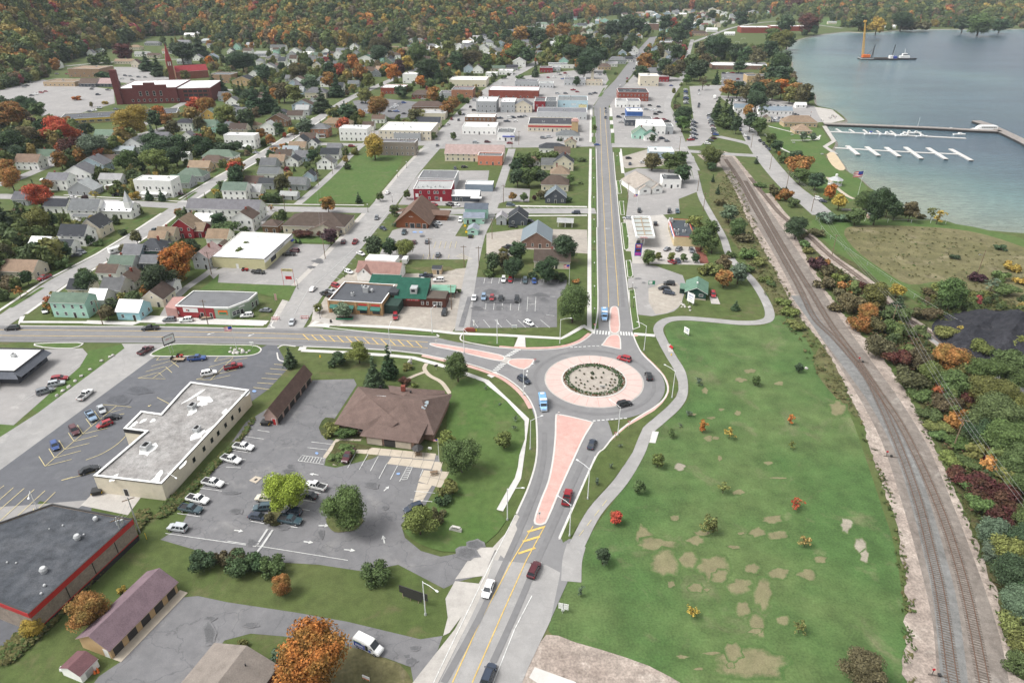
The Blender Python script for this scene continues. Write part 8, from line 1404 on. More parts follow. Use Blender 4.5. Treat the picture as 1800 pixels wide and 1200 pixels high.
lab=['farthest railway-side pole, on the lake road','railway-side pole at the end of the lake road','railway-side pole between spur track and rough field','railway-side pole in the middle of the thicket','nearest leaning-looking railway-side pole above the green weeds']
for(x,y),l in zip(rail_poles,lab):upole(x,y,10.2,True,radians(-30),label='wooden '+l)
upole(1719,479,10,False,lamp_=True,label='lone wooden pole with lamp in the rough field');upole(246,936,10.5,True,.6,label='grey utility pole behind the red-edged store, nearer the hall lot',mat='galvanised');upole(223,963,9,True,.6,label='grey utility pole with transformer at the corner of the red-edged store',mat='galvanised')
p=G(223,963);b=MB();b.tube((0,.45,6.6),(0,.45,7.8),.33,n=10);b.tube((.8,.3,6.7),(.8,.3,7.7),.28,n=10);o=b.build('transformer','galvanised',None,None,False,(p.x,p.y,0));o.parent=bpy.data.objects['utility_pole.%03d'%7]if bpy.data.objects.get('utility_pole.007')else None;o.location=(0,0,0)
for x,y in[(181,571),(366,571),(560,326),(502,375),(572,455),(756,456),(842,472),(816,470),(794,544),(865,420),(885,357),(585,306),(372,482),(290,519),(520,260),(609,286),(237,316),(332,365),(1103,352),(1236,371),(1226,336),(900,262),(912,255),(1194,265),(1353,298),(1320,260),(660,255),(232,262),(160,115)]:upole(x,y,10)
def wires(pts,hs,name,label,off=(0,),r=.022):
 b=MB()
 for dx in off:
  for(a,c)in zip(pts[:-1],pts[1:]):
   A,C_=G(*a),G(*c);d=(C_-A).normalized();n=Vector((-d.y,d.x,0));prev=None
   for k in range(13):
    t=k/12;q=A.lerp(C_,t)+n*dx+Vector((0,0,hs-4*t*(1-t)*.9));
    if prev is not None:b.tube(prev,q,r,n=4,cap=False)
    prev=q
 tag(b.build(name,'wire'),label,'power line')
wires(rail_poles+[(1900,1110)],9.9,'power_line','power lines strung along the railway thicket',(-1.1,0,1.1),.022);wires([(223,963),(246,936)],8.6,'power_line','short wires between the two grey poles at the red-edged store',(-.9,0,.9));wires([(842,472),(865,420),(885,357),(900,262)],9.5,'power_line','overhead wires along the alley by the gravel yard',(-1,1));wires([(181,571),(366,571)],9.4,'power_line','overhead wires along the front street',(-.8,.8));wires([(572,455),(560,326),(609,286)],9.4,'power_line','overhead wires beside the vacant lawn',(-.8,.8))

def flag_mb(w,h):
 b=MB();n=8
 def q(u,v):return(u*w,.12*sin(u*6)*w*.5,-v*h-.25*u*h)
 for s in range(7):
  for i in range(n):b.quad(q(i/n,s/7),q((i+1)/n,s/7),q((i+1)/n,(s+1)/7),q(i/n,(s+1)/7),2 if(i<n*.42 and s<4)else(s%2))
 return b
def flagpole(px,py,h,fw,label,side=-1):
 p=G(px,py);rt=empty('flagpole',(p.x,p.y,0),pi if side<0 else 0);tag(rt,label,'flagpole');cyl_at('pole','white_steel',rt,(0,0,0),(0,0,h),.09,.05);b=MB();b.blob((0,0,h+.08),.11,.11,.11,n=8,k=5,jit=0);b.build('finial','crane_yellow',rt)
 o=flag_mb(fw,fw*.6).build('flag',['sign_red','trim_white','sign_blue'],rt,None,False,(.09,0,h-.15));return rt
flagpole(418,622,10.5,2.6,'white flagpole with striped flag on the rocky bed of the grass island');flagpole(772,810,7.2,1.1,'white flagpole with small drooping flag beside the paved forecourt');flagpole(1000,505,10,2.4,'white flagpole with flag behind the big car park');flagpole(1506,351,16,5.0,'tall white flagpole with large flag in the lakeside park');flagpole(1119,367,8,2,'flagpole with small flag at the lot behind the fuel canopy')

def sign(name,px,py,label,posts,pw,ph,z,mat,rot=0,marks=None,cat='sign',pm='galvanised',dep=.12,extra=None):
 p=G(px,py);rt=empty(name,(p.x,p.y,0),rot);tag(rt,label,cat)
 for x in posts:cyl_at('post',pm,rt,(x,.1,0),(x,.1,z+ph*.9),.07,n=7)
 b=MB();b.box(-pw/2,-dep/2,z,pw/2,dep/2,z+ph);o=b.build('panel',mat,rt)
 for(n_,w_,h_,lx,lz,mm)in(marks or[]):small_marks(rt,n_,w_,h_,(lx,-dep/2-.012,z+lz),0,mm)
 for(x0,z0_,x1,z1_,mm)in(extra or[]):b=MB();b.box(x0,-dep/2-.03,z+z0_,x1,-dep/2-.004,z+z1_);b.build('sign_field',mm,rt)
 return rt
sign('pole_sign',303,621,'tall pole sign with white tilted face and dark frame on the grass island',(-.5,.5),4.0,3.2,3.6,'ironwork',radians(55),extra=[(-1.8,.5,1.8,3.0,'trim_white')],marks=[(7,2.4,.5,0,1.9,'sign_red')]);sign('pole_sign',509,503,'red-framed pole sign with pale yellow top panel and red shop panel',(-2.3,2.3),4.4,1.1,6.4,'paint_pale_yellow',GRID,pm='red_metal',marks=[(11,3.6,.4,0,.55,'ironwork')],extra=[(-1.1,-3.4,1.5,-2.0,'sign_red')])
sign('price_sign',1120.5,455,'blue and red fuel price sign with magenta lower panel',(-1.2,1.2),3.0,5.6,1.4,'sign_blue',GRID,extra=[(-1.1,3.7,1.1,5.3,'sign_red'),(-1.0,2.0,1.0,3.1,'ironwork'),(-1.25,.3,1.25,1.6,'magenta')]);o=bpy.data.objects['price_sign'];b=MB();b.box(-.8,-.12,6.0,.8,-.1,6.45);b.build('sign_emblem','trim_white',o);small_marks(o,7,1.6,.3,(0,-.11,5.45),0,'trim_white');small_marks(o,4,1.5,.6,(0,-.11,3.95),0,'sign_red')
sign('yard_sign',1213,535,'large white two-sided sign on the lawn before the green cabin',(-1,1),3.6,3.6,1.0,'trim_white',radians(-58),marks=[(6,2.4,.45,0,2.6,'sign_blue'),(8,2.6,.3,0,1.6,'sign_blue'),(5,1.6,.25,.2,.8,'ironwork')]);sign('yard_sign',1206,589,'white sign standing alone on the big lawn by the bike path curve',(-.8,.8),2.4,2.2,.7,'trim_white',radians(-58),marks=[(5,1.5,.3,0,1.5,'sign_blue'),(6,1.6,.2,0,.9,'ironwork')])
sign('board_sign',1145,504,'green-framed white notice board on the cabin car park',(-1.2,1.2),2.6,1.6,1.0,'sign_green',0,extra=[(-1.1,.3,.2,1.5,'trim_white')]);sign('parking_sign',904,578,'low white sign at the front edge of the big car park',(-.7,.7),1.9,1.1,.5,'trim_white',0,marks=[(6,1.3,.3,0,.55,'sign_blue')]);sign('street_sign',444,612,'small white double sign at the end of the grass island',(0,),1.4,.9,1.6,'trim_white',0);sign('map_sign',767,650,'small lectern sign with pale base beside the curved path',(0,),1.1,.7,1.2,'ironwork',.5);sign('info_sign',756,792,'small white information sign in the forecourt planting',(0,),1.0,.6,.6,'trim_white',-.2);sign('yard_sign',644,1196,'white and orange yard sign on the brown grass by the van',(-.6,.6),1.5,.8,.5,'trim_white',-.4,extra=[(-.74,.02,.74,.2,'orange')])
rt=sign('board_sign',728,1058,'back of a long dark brown sign on four timber posts',(-2.6,-.9,.9,2.6),6.4,1.9,1.7,'dark_door',radians(-22),pm='tan_trim',dep=.15);b=MB();b.box(-2.4,-.09,.9,1.8,.06,1.72);b.build('lower_panel','dark_door',rt)
p=G(990,1076);rt=empty('direction_sign',(p.x,p.y,0),radians(-14));tag(rt,'rack of six small white signs on a post at the bike path','sign');cyl_at('post','ironwork',rt,(0,.06,0),(0,.06,2.6),.06)
for i in range(2):
 for k in range(3):b=MB();b.box(-1.0+i*1.05,-.03,1.0+k*.55,-.05+i*1.05,.03,1.45+k*.55);b.build('sign_blade','trim_white',rt)
p=G(989,1077.5);b=MB();b.tube((0,0,0),(0,0,1.0),.06,n=8,m=1);b.tube((0,-.03,.95),(0,.03,.95),.35,n=14,m=0);o=b.build('round_marker',['trim_white','galvanised'],None,None,False,p);tag(o,'small round white marker below the rack of six signs','marker')
def warn(px,py,label,n=1):
 p=G(px,py);rt=empty('crossing_sign',(p.x,p.y,0),radians(2));tag(rt,label,'sign','yellow crossing signs')
 for k in range(n):
  x=0;cyl_at('post','galvanised',rt,(x-.35,.06,0),(x-.35,.06,2.6),.045,n=6);cyl_at('post','galvanised',rt,(x+.35,.06,0),(x+.35,.06,2.6),.045,n=6)
 b=MB();s=.72;b.prism([(-s,0),(0,-s),(s,0),(0,s)],-.03,.03);o=b.build('sign_face','sign_yellow',rt,None,False,(0,0,3.0));o.rotation_euler=(pi/2,0,0);b=MB();b.box(-.14,-.07,2.7,.1,-.035,3.25);b.blob((0,-.05,3.38),.1,.03,.1,n=6,k=4,jit=0);b.build('walker_emblem','ironwork',rt);b=MB();b.box(-.42,-.04,1.7,.42,.03,2.15);b.build('lower_plate','sign_yellow',rt)
def keep_right(px,py,label):
 p=G(px,py);rt=empty('island_sign',(p.x,p.y,.13),0);tag(rt,label,'sign','small signs on the traffic islands');cyl_at('post','galvanised',rt,(0,.04,0),(0,.04,2.0),.045,n=6);b=MB();b.box(-.3,-.03,1.3,.3,.03,2.1);b.build('sign_face','trim_white',rt);b=MB();b.box(-.1,-.05,1.5,.1,-.032,1.9);b.build('arrow_emblem','ironwork',rt)
keep_right(948,912,'small white keep-right sign at the lower tip of the long pink island');keep_right(982,735,'small sign at the upper left corner of the long pink island');keep_right(767,608,'small sign at the tip of the left pink island')
def yieldsign(px,py,label):
 p=G(px,py);rt=empty('yield_sign',(p.x,p.y,0),0);tag(rt,label,'sign','red and white yield signs');cyl_at('post','galvanised',rt,(0,.04,0),(0,.04,2.3),.045,n=6);b=MB();b.poly([(-.5,-.02,2.5),(.5,-.02,2.5),(0,-.02,1.65)],0);b.poly([(-.28,-.035,2.37),(.28,-.035,2.37),(0,-.035,1.9)],1);b.build('sign_face',['sign_red','trim_white'],rt)
yieldsign(1105,752,'yield sign at the lower right entry to the roundabout');yieldsign(1081,772,'yield sign beside the tall lamp below the roundabout');yieldsign(1045,580,'yield sign at the upper crosswalk');yieldsign(940,642,'yield sign at the left entry to the roundabout')
p=G(1059,684);rt=empty('hub_sign',(p.x,p.y,.2),0);tag(rt,'low white chevron board among the plants of the roundabout centre','sign');b=MB();b.box(-.9,-.04,.6,.9,.04,1.2);b.build('board','trim_white',rt);[cyl_at('post','galvanised',rt,(x,.06,0),(x,.06,.9),.04,n=6)for x in(-.6,.6)];small_marks(rt,4,1.4,.4,(0,-.05,.9),0,'ironwork')

b=MB();rd=random.Random(5)
for k in range(1500):
 a=rd.uniform(0,2*pi);r=rd.uniform(7.6,9.45);x,y=CEN.x+r*cos(a),CEN.y+r*sin(a);s=rd.uniform(.1,.22);z=.22+rd.uniform(0,.3);q=rd.uniform(0,pi);t=rd.uniform(.2,.8)
 b.quad((x-s*cos(q),y-s*sin(q),z),(x+s*cos(q),y+s*sin(q),z),(x+s*cos(q),y+s*sin(q)+s*t,z+s*1.4),(x-s*cos(q),y-s*sin(q)+s*t,z+s*1.4),0 if r<8.9 else(1 if rd.random()<.6 else 0))
obj_mat('leafy_green',.8,.3,1.2,6);obj_mat('leafy_red',.8,.3,1.2,6)
flat_mat('bedding_green',(.06,.11,.045),.8,.1,amp=.4);flat_mat('bedding_red',(.19,.075,.035),.8,.1,amp=.4);o=b.build('bedding_plants',['bedding_green','bedding_red']);o['kind']='stuff'
R(800,500,4)
for i,(x,y)in enumerate([(965,625),(962,657),(1022,690),(1040,622),(1030,655),(905,630),(990,655),(1090,690),(1098,668),(1085,712),(1105,712),(1122,690),(1125,672),(1130,640),(1105,630),(850,690),(870,710),(885,695),(912,705),(910,725),(880,672),(850,655),(925,580),(980,580),(1005,590),(950,735),(975,715),(1060,705),(1040,725),(1075,735),(875,605),(1080,600),(1000,735),(930,680)]):tree(x,y,13 if i>1 else 22,'b','w' if i%3 else 'k',1.1,'low dark plant in the stone centre of the roundabout',.2,'plants in the roundabout centre','plant')
R(0,0,1)

def rock(px,py,s,label=None,group='pale boulders'):
 p=G(px,py);rd=random.Random(int(px*31+py));b=MB();b.blob((0,0,s*.3),s*rd.uniform(.7,1.1),s*rd.uniform(.6,.9),s*.55,n=8,k=5,jit=.22,rnd=rd);o=b.build('boulder','rock',None,None,False,(p.x,p.y,0),rd.uniform(0,3));tag(o,label or 'pale boulder','boulder',group,label is None);o['px']=(px,py)
for x,y in[(178.8,635),(158.8,650),(143,661.7),(132.5,670),(121.3,680.5),(111,687.5),(100.7,696),(198.8,625),(193.5,628)]:rock(x,y,.75)
for x,y,s in[(406,612.5,.6),(413,616.5,.9),(405,619.5,.8),(411,621.5,.9),(417,621,.9),(426.5,616,.8),(427,620,1.0),(438,617.5,.7),(434,620.5,.6),(422,613.5,.6)]:rock(x,y,s)
for x,y,s in[(1197,532,.6),(1199,535,.6),(1202,537,.7),(1204,540,.6),(1198,540,.5),(1212,541,.9),(1213,546,.6),(1417,648,.7)]:rock(x,y,s)

def simple(name,px,py,label,cat,build,mats,rot=0,z=0,col=None,group=None):
 p=G(px,py);b=MB();build(b);o=b.build(name,mats,None,col,False,(p.x,p.y,z),rot);tag(o,label,cat,group);return o
def dumpster(b):b.loft([[(x,-.8,.15),(x,-.95,1.2),(x,.95,1.2),(x,.8,.15)]for x in(-1.1,1.1)]);b.box(-1.15,-1.0,1.2,-.02,1.0,1.3);b.box(.02,-1.0,1.2,1.15,1.0,1.3);b.box(-1.2,-.95,.6,-1.1,.95,.75,1);b.box(1.1,-.95,.6,1.2,.95,.75,1)
simple('dumpster',172,867,'black dumpster on the concrete pad behind the cream shop','dumpster',dumpster,['ironwork','sign_yellow'],.3);simple('dumpster',468,746,'black and yellow dumpster at the end of the long brown garage','dumpster',dumpster,['ironwork','sign_yellow'],-.1);simple('dumpster',827,418,'small dark dumpster in front of the mint kiosk','dumpster',dumpster,['ironwork','sign_yellow'])
def hydrant(b):b.tube((0,0,0),(0,0,.6),.16,.14,8);b.blob((0,0,.65),.16,.16,.18,n=8,k=4,jit=0);b.tube((-.25,0,.42),(.25,0,.42),.07,n=6);b.tube((0,0,0),(0,0,.07),.24,n=8)
simple('hydrant',563,627.5,'yellow hydrant on the lawn near the front street','hydrant',hydrant,['sign_yellow']);simple('hydrant',1180,625,'yellow hydrant beside the bike path below the red bench','hydrant',hydrant,['sign_yellow']);simple('hydrant',837,582,'yellow hydrant beside the low brick sign wall','hydrant',hydrant,['sign_yellow'])
def bench(b):b.box(-.9,-.25,.4,.9,.25,.47);b.box(-.9,.22,.5,.9,.28,.95);[b.box(x-.05,-.22,0,x+.05,.25,.4)for x in(-.75,.75)]
simple('bench',1179,612,'dark red bench on a small concrete pad beside the bike path','bench',bench,['red_metal'],radians(-70))
def picnic(b):b.box(-.95,-.4,.72,.95,.4,.78);b.box(-.95,-.85,.42,.95,-.6,.48);b.box(-.95,.6,.42,.95,.85,.48);[b.box(x-.05,-.8,.34,x+.05,.8,.42)for x in(-.6,.6)];[b.box(x-.05,y-.05,0,x+.05,y+.05,.72)for x in(-.6,.6)for y in(-.35,.35)]
simple('picnic_table',763,833,'weathered picnic table on the paved forecourt','picnic table',picnic,['pole_wood'],.2);[simple('picnic_table',x,y,l,'picnic table',picnic,['galvanised'],.2,group='park picnic tables')for x,y,l in((1392,238,'grey picnic table on the park lawn below the pavilion'),(1395,252,'grey picnic table on the park lawn nearer the road'),(1445,272,'grey picnic table beside the sandy beach'))]
def bin_(b):b.tube((0,0,0),(0,0,1.0),.28,.33,10);b.tube((0,0,1.0),(0,0,1.12),.35,.2,10)
simple('litter_bin',795,830,'black litter bin at the edge of the forecourt planting','bin',bin_,['ironwork'])
def kiosk(b):
 for x in(-.8,.8):
  for y in(-.8,.8):b.box(x-.08,y-.08,0,x+.08,y+.08,2.3,0)
 b.box(-.6,-.6,.2,.6,.6,.9,0)
 for i in range(8):a,c=i*pi/4,(i+1)*pi/4;b.poly([(1.6*cos(a),1.6*sin(a),2.2),(1.6*cos(c),1.6*sin(c),2.2),(0,0,3.5)],1)
simple('wooden_kiosk',735,799,'little brown-roofed wooden kiosk on posts before the hall entrance','kiosk',kiosk,['pole_wood','dark_door'],.2)
def stone_sign(b):b.box(-1.3,-.25,0,1.3,.25,1.0);b.box(-1.0,-.27,.5,1.0,.27,1.35);b.box(-1.6,-.35,0,-1.3,.35,.5)
o=simple('stone_sign',802,933,'low stone name sign on the lawn at the lot entrance','sign',stone_sign,['rock'],-.3);small_marks(o,6,1.6,.3,(0,-.28,1.0),0,'ironwork')
def brickwall(b):b.loft([[(x,-.5,0),(x,-.5,z),(x,.5,z),(x,.5,0)]for x,z in((-2.2,.5),(-1,1.3),(1.2,1.3),(1.8,.9))])
simple('brick_sign_wall',826,582,'low brick sign wall at the corner of the big car park','wall',brickwall,['brick_red'],-.1);simple('statue',833.5,577,'white figure standing on the brick wall by the car park','statue',lambda b:(b.tube((0,0,1.2),(0,0,1.6),.3,.25,8),b.loft([[(.2*k*cos(a),.16*k*sin(a),z)for a in np.linspace(0,2*pi,9)[:-1]]for z,k in((1.6,1.1),(2.2,1.2),(2.7,1.5),(3.0,.6),(3.15,.8),(3.35,.7),(3.45,.2))])),['trim_white'])
simple('lawn_sculpture',720,640,'pale carved stone sculpture in a planted ring on the hall lawn','sculpture',lambda b:(b.loft([[(.7*k*cos(a)+dx,.5*k*sin(a),z)for a in np.linspace(0,2*pi,9)[:-1]]for z,k,dx in((0,1.2,0),(.7,1.0,.1),(1.2,1.1,.2),(1.7,.6,.45),(2.1,.5,.6),(2.4,.2,.5))]),),['rock'])
simple('barricade',485,563,'red and white road barricade on the corner beside the green shop','barricade',lambda b:([b.box(-1.6,-.03,z,1.6,.03,z+.22,i%2)for i,z in enumerate((.4,.75,1.1))],[b.box(x-.05,-.3,0,x+.05,.3,1.3,1)for x in(-1.3,1.3)]),['sign_red','trim_white']);simple('barricade',536,561,'red and white road barricade on the corner beside the awning restaurant','barricade',lambda b:([b.box(-1.6,-.03,z,1.6,.03,z+.22,i%2)for i,z in enumerate((.4,.75,1.1))],[b.box(x-.05,-.3,0,x+.05,.3,1.3,1)for x in(-1.3,1.3)]),['sign_red','trim_white'])
simple('planter_box',606,560,'long green planter box in front of the awning restaurant','planter',lambda b:(b.box(-3,-.9,0,3,.9,.55,0),b.box(-2.85,-.75,.551,2.85,.75,.6,1)),['sign_green','bark']);simple('sandwich_board',582,567,'dark sandwich board on the restaurant pavement','sign',lambda b:(b.quad((-.4,-.35,0),(.4,-.35,0),(.35,0,1.3),(-.35,0,1.3)),b.quad((-.4,.35,0),(.4,.35,0),(.35,0,1.3),(-.35,0,1.3))),['ironwork'])
simple('feather_banner',484,531,'pale feather banner on the lawn beside the corner shop','banner',lambda b:(b.tube((0,0,0),(0,0,3.6),.03,n=6,m=1),b.box(.03,-.012,.8,.8,.012,3.5,0)),['pink_concrete','galvanised'])
for x,y,l in((108,1,0),):pass
simple('propane_tank',118,1178,'white tank beside the little garden shed','tank',lambda b:b.tube((-.9,0,.7),(.9,0,.7),.5,n=12),['trim_white'],.2);simple('traffic_cones',167,1183,'orange bags and cones stacked against the garden shed','stack',lambda b:[b.tube((x,y,0),(x,y,.8),.25,.05,8)for x,y in((0,0),(.5,.2),(.2,.6))],['orange'])
for x,y,l in((258,947,'thin yellow marker post in the weeds behind the red-edged store'),(236,927,'thin yellow marker post nearer the loading pad')):simple('marker_post',x,y,l,'marker',lambda b:b.tube((0,0,0),(0,0,1.8),.06,n=6),['sign_yellow'])

for x,y,l in((816,393,'yellow lawn chair nearest the mint shop wall'),(817.5,399,'yellow lawn chair in the middle of the kiosk lawn'),(820,410,'yellow lawn chair beside the kiosk')):simple('lawn_chair',x,y,l,'chair',lambda b:(b.box(-.4,-.4,.35,.4,.4,.45),b.box(-.4,.3,.45,.4,.4,1.2),b.box(-.5,-.4,.6,-.4,.4,.68),b.box(.4,-.4,.6,.5,.4,.68),[b.box(u-.05,v-.05,0,u+.05,v+.05,.4)for u in(-.4,.4)for v in(-.35,.35)]),['sign_yellow'],.2,group='yellow lawn chairs')

for x,y,l in((1296,76,'white goal frame nearer the trees on the sports field'),(1306,70,'white goal frame on the far side of the sports field')):simple('goal_frame',x,y,l,'goal',lambda b:(b.tube((-3.6,0,0),(-3.6,0,2.4),.12,n=6),b.tube((3.6,0,0),(3.6,0,2.4),.12,n=6),b.tube((-3.6,0,2.4),(3.6,0,2.4),.12,n=6)),['white_steel'],.1)
def gazebo(b):
 for i in range(8):a,c=i*pi/4,(i+1)*pi/4;b.poly([(4.4*cos(a),4.4*sin(a),3.2),(4.4*cos(c),4.4*sin(c),3.2),(0,0,5.4)],1);b.tube((3.7*cos(a),3.7*sin(a),0),(3.7*cos(a),3.7*sin(a),3.2),.14,n=6)
 b.prism([(4*cos(i*pi/4),4*sin(i*pi/4))for i in range(8)],0,.3);b.tube((0,0,5.3),(0,0,6.4),.7,.7,8)
simple('gazebo',1467,325,'white octagonal gazebo with grey roof in the lakeside park','gazebo',gazebo,['trim_white','galvanised'])
simple('garden_wall',1510,370,'low pale curved wall of the memorial garden in the lakeside park','wall',lambda b:[b.box(-9+i*3,-.3+.12*i*(5-i)*-.5,0,-6+i*3,.1+.12*i*(5-i)*-.5,.9)for i in range(6)],['old_concrete'],-.05);simple('transformer_hut',1530,383,'small pale hut at the foot of the dark lakeside trees','hut',lambda b:(b.box(-1.6,-1.2,0,1.6,1.2,2.2,0),b.box(-1.8,-1.4,2.2,1.8,1.4,2.4,1)),['painted','galvanised'],.1,0,hexc('#b89f92'))

fr=empty('wire_fence',(*G(1500,450).xy,0));tag(fr,'long wire fence with pale posts along the mown edge of the rough field','fence');fl=line([(1434,387),(1450,412),(1485,440),(1545,482),(1606,524),(1668,562),(1720,590),(1770,622)],3);b=MB()
for i in range(len(fl)-1):
 a,c=fl[i]-fr.location,fl[i+1]-fr.location;b.tube((a.x,a.y,1.75),(c.x,c.y,1.75),.035,n=5,cap=False);b.tube((a.x,a.y,.9),(c.x,c.y,.9),.015,n=4,cap=False)
b.build('rail','galvanised',fr)
for q in fl[::2]:p=q-fr.location;cyl_at('post','galvanised',fr,(p.x,p.y,0),(p.x,p.y,1.9),.06,n=6)
fr=empty('wire_fence',(*G(1540,388).xy,0));tag(fr,'wire fence with white post tops below the dark lakeside trees','fence');fl=line([(1440,388),(1500,388),(1560,391),(1620,392),(1662,393)],3);b=MB()
for i in range(len(fl)-1):a,c=fl[i]-fr.location,fl[i+1]-fr.location;b.tube((a.x,a.y,1.6),(c.x,c.y,1.6),.035,n=5,cap=False)
b.build('rail','galvanised',fr)
for q in fl[::2]:p=q-fr.location;cyl_at('post','white_steel',fr,(p.x,p.y,0),(p.x,p.y,1.9),.09,n=6)

p=G(1812,604);b=MB();rd=random.Random(8);n=40
V_={}
b2=MB()
for i in range(n):
 for j in range(n):
  u,v=i/(n-1)*2-1,j/(n-1)*2-1;r=min(1,hypot(u,v));h=7.5*max(0,1-r**1.7)*(1+.22*sin(u*7+v*5)+.15*sin(u*15-v*11))+rd.uniform(-.4,.4)*(r<.95)-.25
  b2.v.append((u*31,v*27,h))
for i in range(n-1):
 for j in range(n-1):b2.f.append((i*n+j,(i+1)*n+j,(i+1)*n+j+1,i*n+j+1));b2.m.append(0)
o=b2.build('stockpile','coal',None,None,False,(p.x,p.y,0));tag(o,'large black stockpile behind the thicket at the picture edge','stockpile')
for i,(x,y)in enumerate(((1709,553),(1733,558),(1731,559),(1774,573),(1762,585),(1767,585))):simple('tarp_scrap',x,y,'scrap of white tarp lying on the black stockpile','scrap',lambda b:b.blob((0,0,0),.9,.5,.2,n=7,k=4,jit=.3),['trim_white'],i,1.2,group='white scraps on the stockpile')

tie_me=None
def track(pts,label,nties=300):
 global tie_me
 w=line(pts,8);rt=empty('railway_track',(w[0].x,w[0].y,0));tag(rt,label,'railway track','railway tracks');o=w[0]
 L=[0]
 for i in range(len(w)-1):L.append(L[-1]+(w[i+1]-w[i]).length)
 tot=L[-1];xs_=np.array([p.x for p in w]);ys_=np.array([p.y for p in w]);Ls=np.array(L);LL=lambda s:(np.interp(s,Ls,xs_),np.interp(s,Ls,ys_))
 for sgn in(-1,1):
  b=MB();ln=offset_line(w,sgn*.76);strip_mb(b,[q-Vector((o.x,o.y,0))for q in ln],.10,.13,.12);b.build('rail','rail',rt)
 if tie_me is None:b=MB();b.box(-1.3,-.12,0,1.3,.12,.14);tie_me=b.mesh('tie',['tie'])
 rest=MB();k=0;s=.3
 while s<tot-.3:
  x,y=LL(s);x2,y2=LL(s+.2);a=atan2(y2-y,x2-x)+pi/2+random.uniform(-.02,.02)
  if k<nties:put('tie',tie_me,rt,None,(x-o.x,y-o.y,.01+random.uniform(-.02,.02)),a)
  else:
   c,sn=cos(a),sin(a);q=[(x-o.x+c*u-sn*v,y-o.y+sn*u+c*v)for u,v in((-1.3,-.12),(1.3,-.12),(1.3,.12),(-1.3,.12))];rest.prism(q,.01,.15)
  k+=1;s+=.62
 if rest.v:r=rest.build('ties','tie',rt);r['kind']='stuff'
track([(1680,1230),(1672,1180),(1652,1040),(1635,965),(1615,885),(1586,800),(1550,715),(1520,658),(1470,598),(1432,560),(1407,510),(1385,470),(1350,407),(1322,358),(1297,312),(1275,280)],'left main railway track bending along the big lawn');track([(1733,1230),(1726,1180),(1700,1050),(1675,960),(1650,890),(1615,810),(1580,742),(1545,690),(1500,624),(1460,570),(1428,517),(1402,475),(1366,415),(1336,362),(1310,318)],'right main railway track, browner than the one along the lawn');track([(1700,640),(1640,590),(1572,545),(1525,500),(1500,480),(1457,448),(1422,416),(1375,380),(1345,345),(1318,312)],'spur track curving off through the thicket',200)
def switch(px,py,label):
 p=G(px,py);rt=empty('switch_stand',(p.x,p.y,.05),radians(-10));tag(rt,label,'switch stand','railway switch stands');b=MB();b.box(-1.8,-.1,0,1.8,.1,.2);b.build('base','tie',rt);cyl_at('mast','ironwork',rt,(-1.2,0,.2),(-1.2,0,1.5),.06);b=MB();b.tube((-1.2,-.04,1.55),(-1.2,.04,1.55),.28,n=10);b.build('target','sign_red',rt);b=MB();b.box(-.2,-.25,.2,.3,.25,.55);b.build('motor_box','ironwork',rt)
switch(1516,637,'switch stand with red target at the upper turnout');switch(1566,803,'switch stand with red target at the lower turnout');switch(1650,1188,'switch stand with red target at the bottom of the left track')

b=MB();rd=random.Random(12)
def scatter(poly,n,h,cols):
 w=ring(poly,2);x0,x1=min(p.x for p in w),max(p.x for p in w);y0,y1=min(p.y for p in w),max(p.y for p in w);k=0;xs_=[p.x for p in w];ys_=[p.y for p in w];m=len(w)
 while k<n:
  x,y=rd.uniform(x0,x1),rd.uniform(y0,y1);ins=False;j=m-1
  for i in range(m):
   if(ys_[i]>y)!=(ys_[j]>y)and x<(xs_[j]-xs_[i])*(y-ys_[i])/(ys_[j]-ys_[i])+xs_[i]:ins=not ins
   j=i
  if not ins:continue
  k+=1;col=rd.choice(cols);zz=rd.uniform(.1,h)
  for _ in range(3):
   s=rd.uniform(.18,.5);q=rd.uniform(0,pi);dx,dy,dz=rd.uniform(-.5,.5),rd.uniform(-.5,.5),rd.uniform(-.1,.3);cx,cy,cz=x+dx,y+dy,zz+dz;t=rd.uniform(-.6,.6)
   b.quad((cx-s*cos(q),cy-s*sin(q),cz-s*t),(cx+s*cos(q),cy+s*sin(q),cz-s*.3),(cx+s*cos(q)-s*sin(q),cy+s*sin(q)+s*cos(q),cz+s*.5),(cx-s*cos(q)-s*sin(q),cy-s*sin(q)+s*cos(q),cz+s*.3),col)
flat_mat('under_green',(.075,.105,.036),.85,.1,amp=.4,s=.4);flat_mat('under_olive',(.125,.12,.05),.85,.1,amp=.4,s=.4);flat_mat('under_rust',(.14,.085,.055),.85,.1,amp=.4,s=.4)
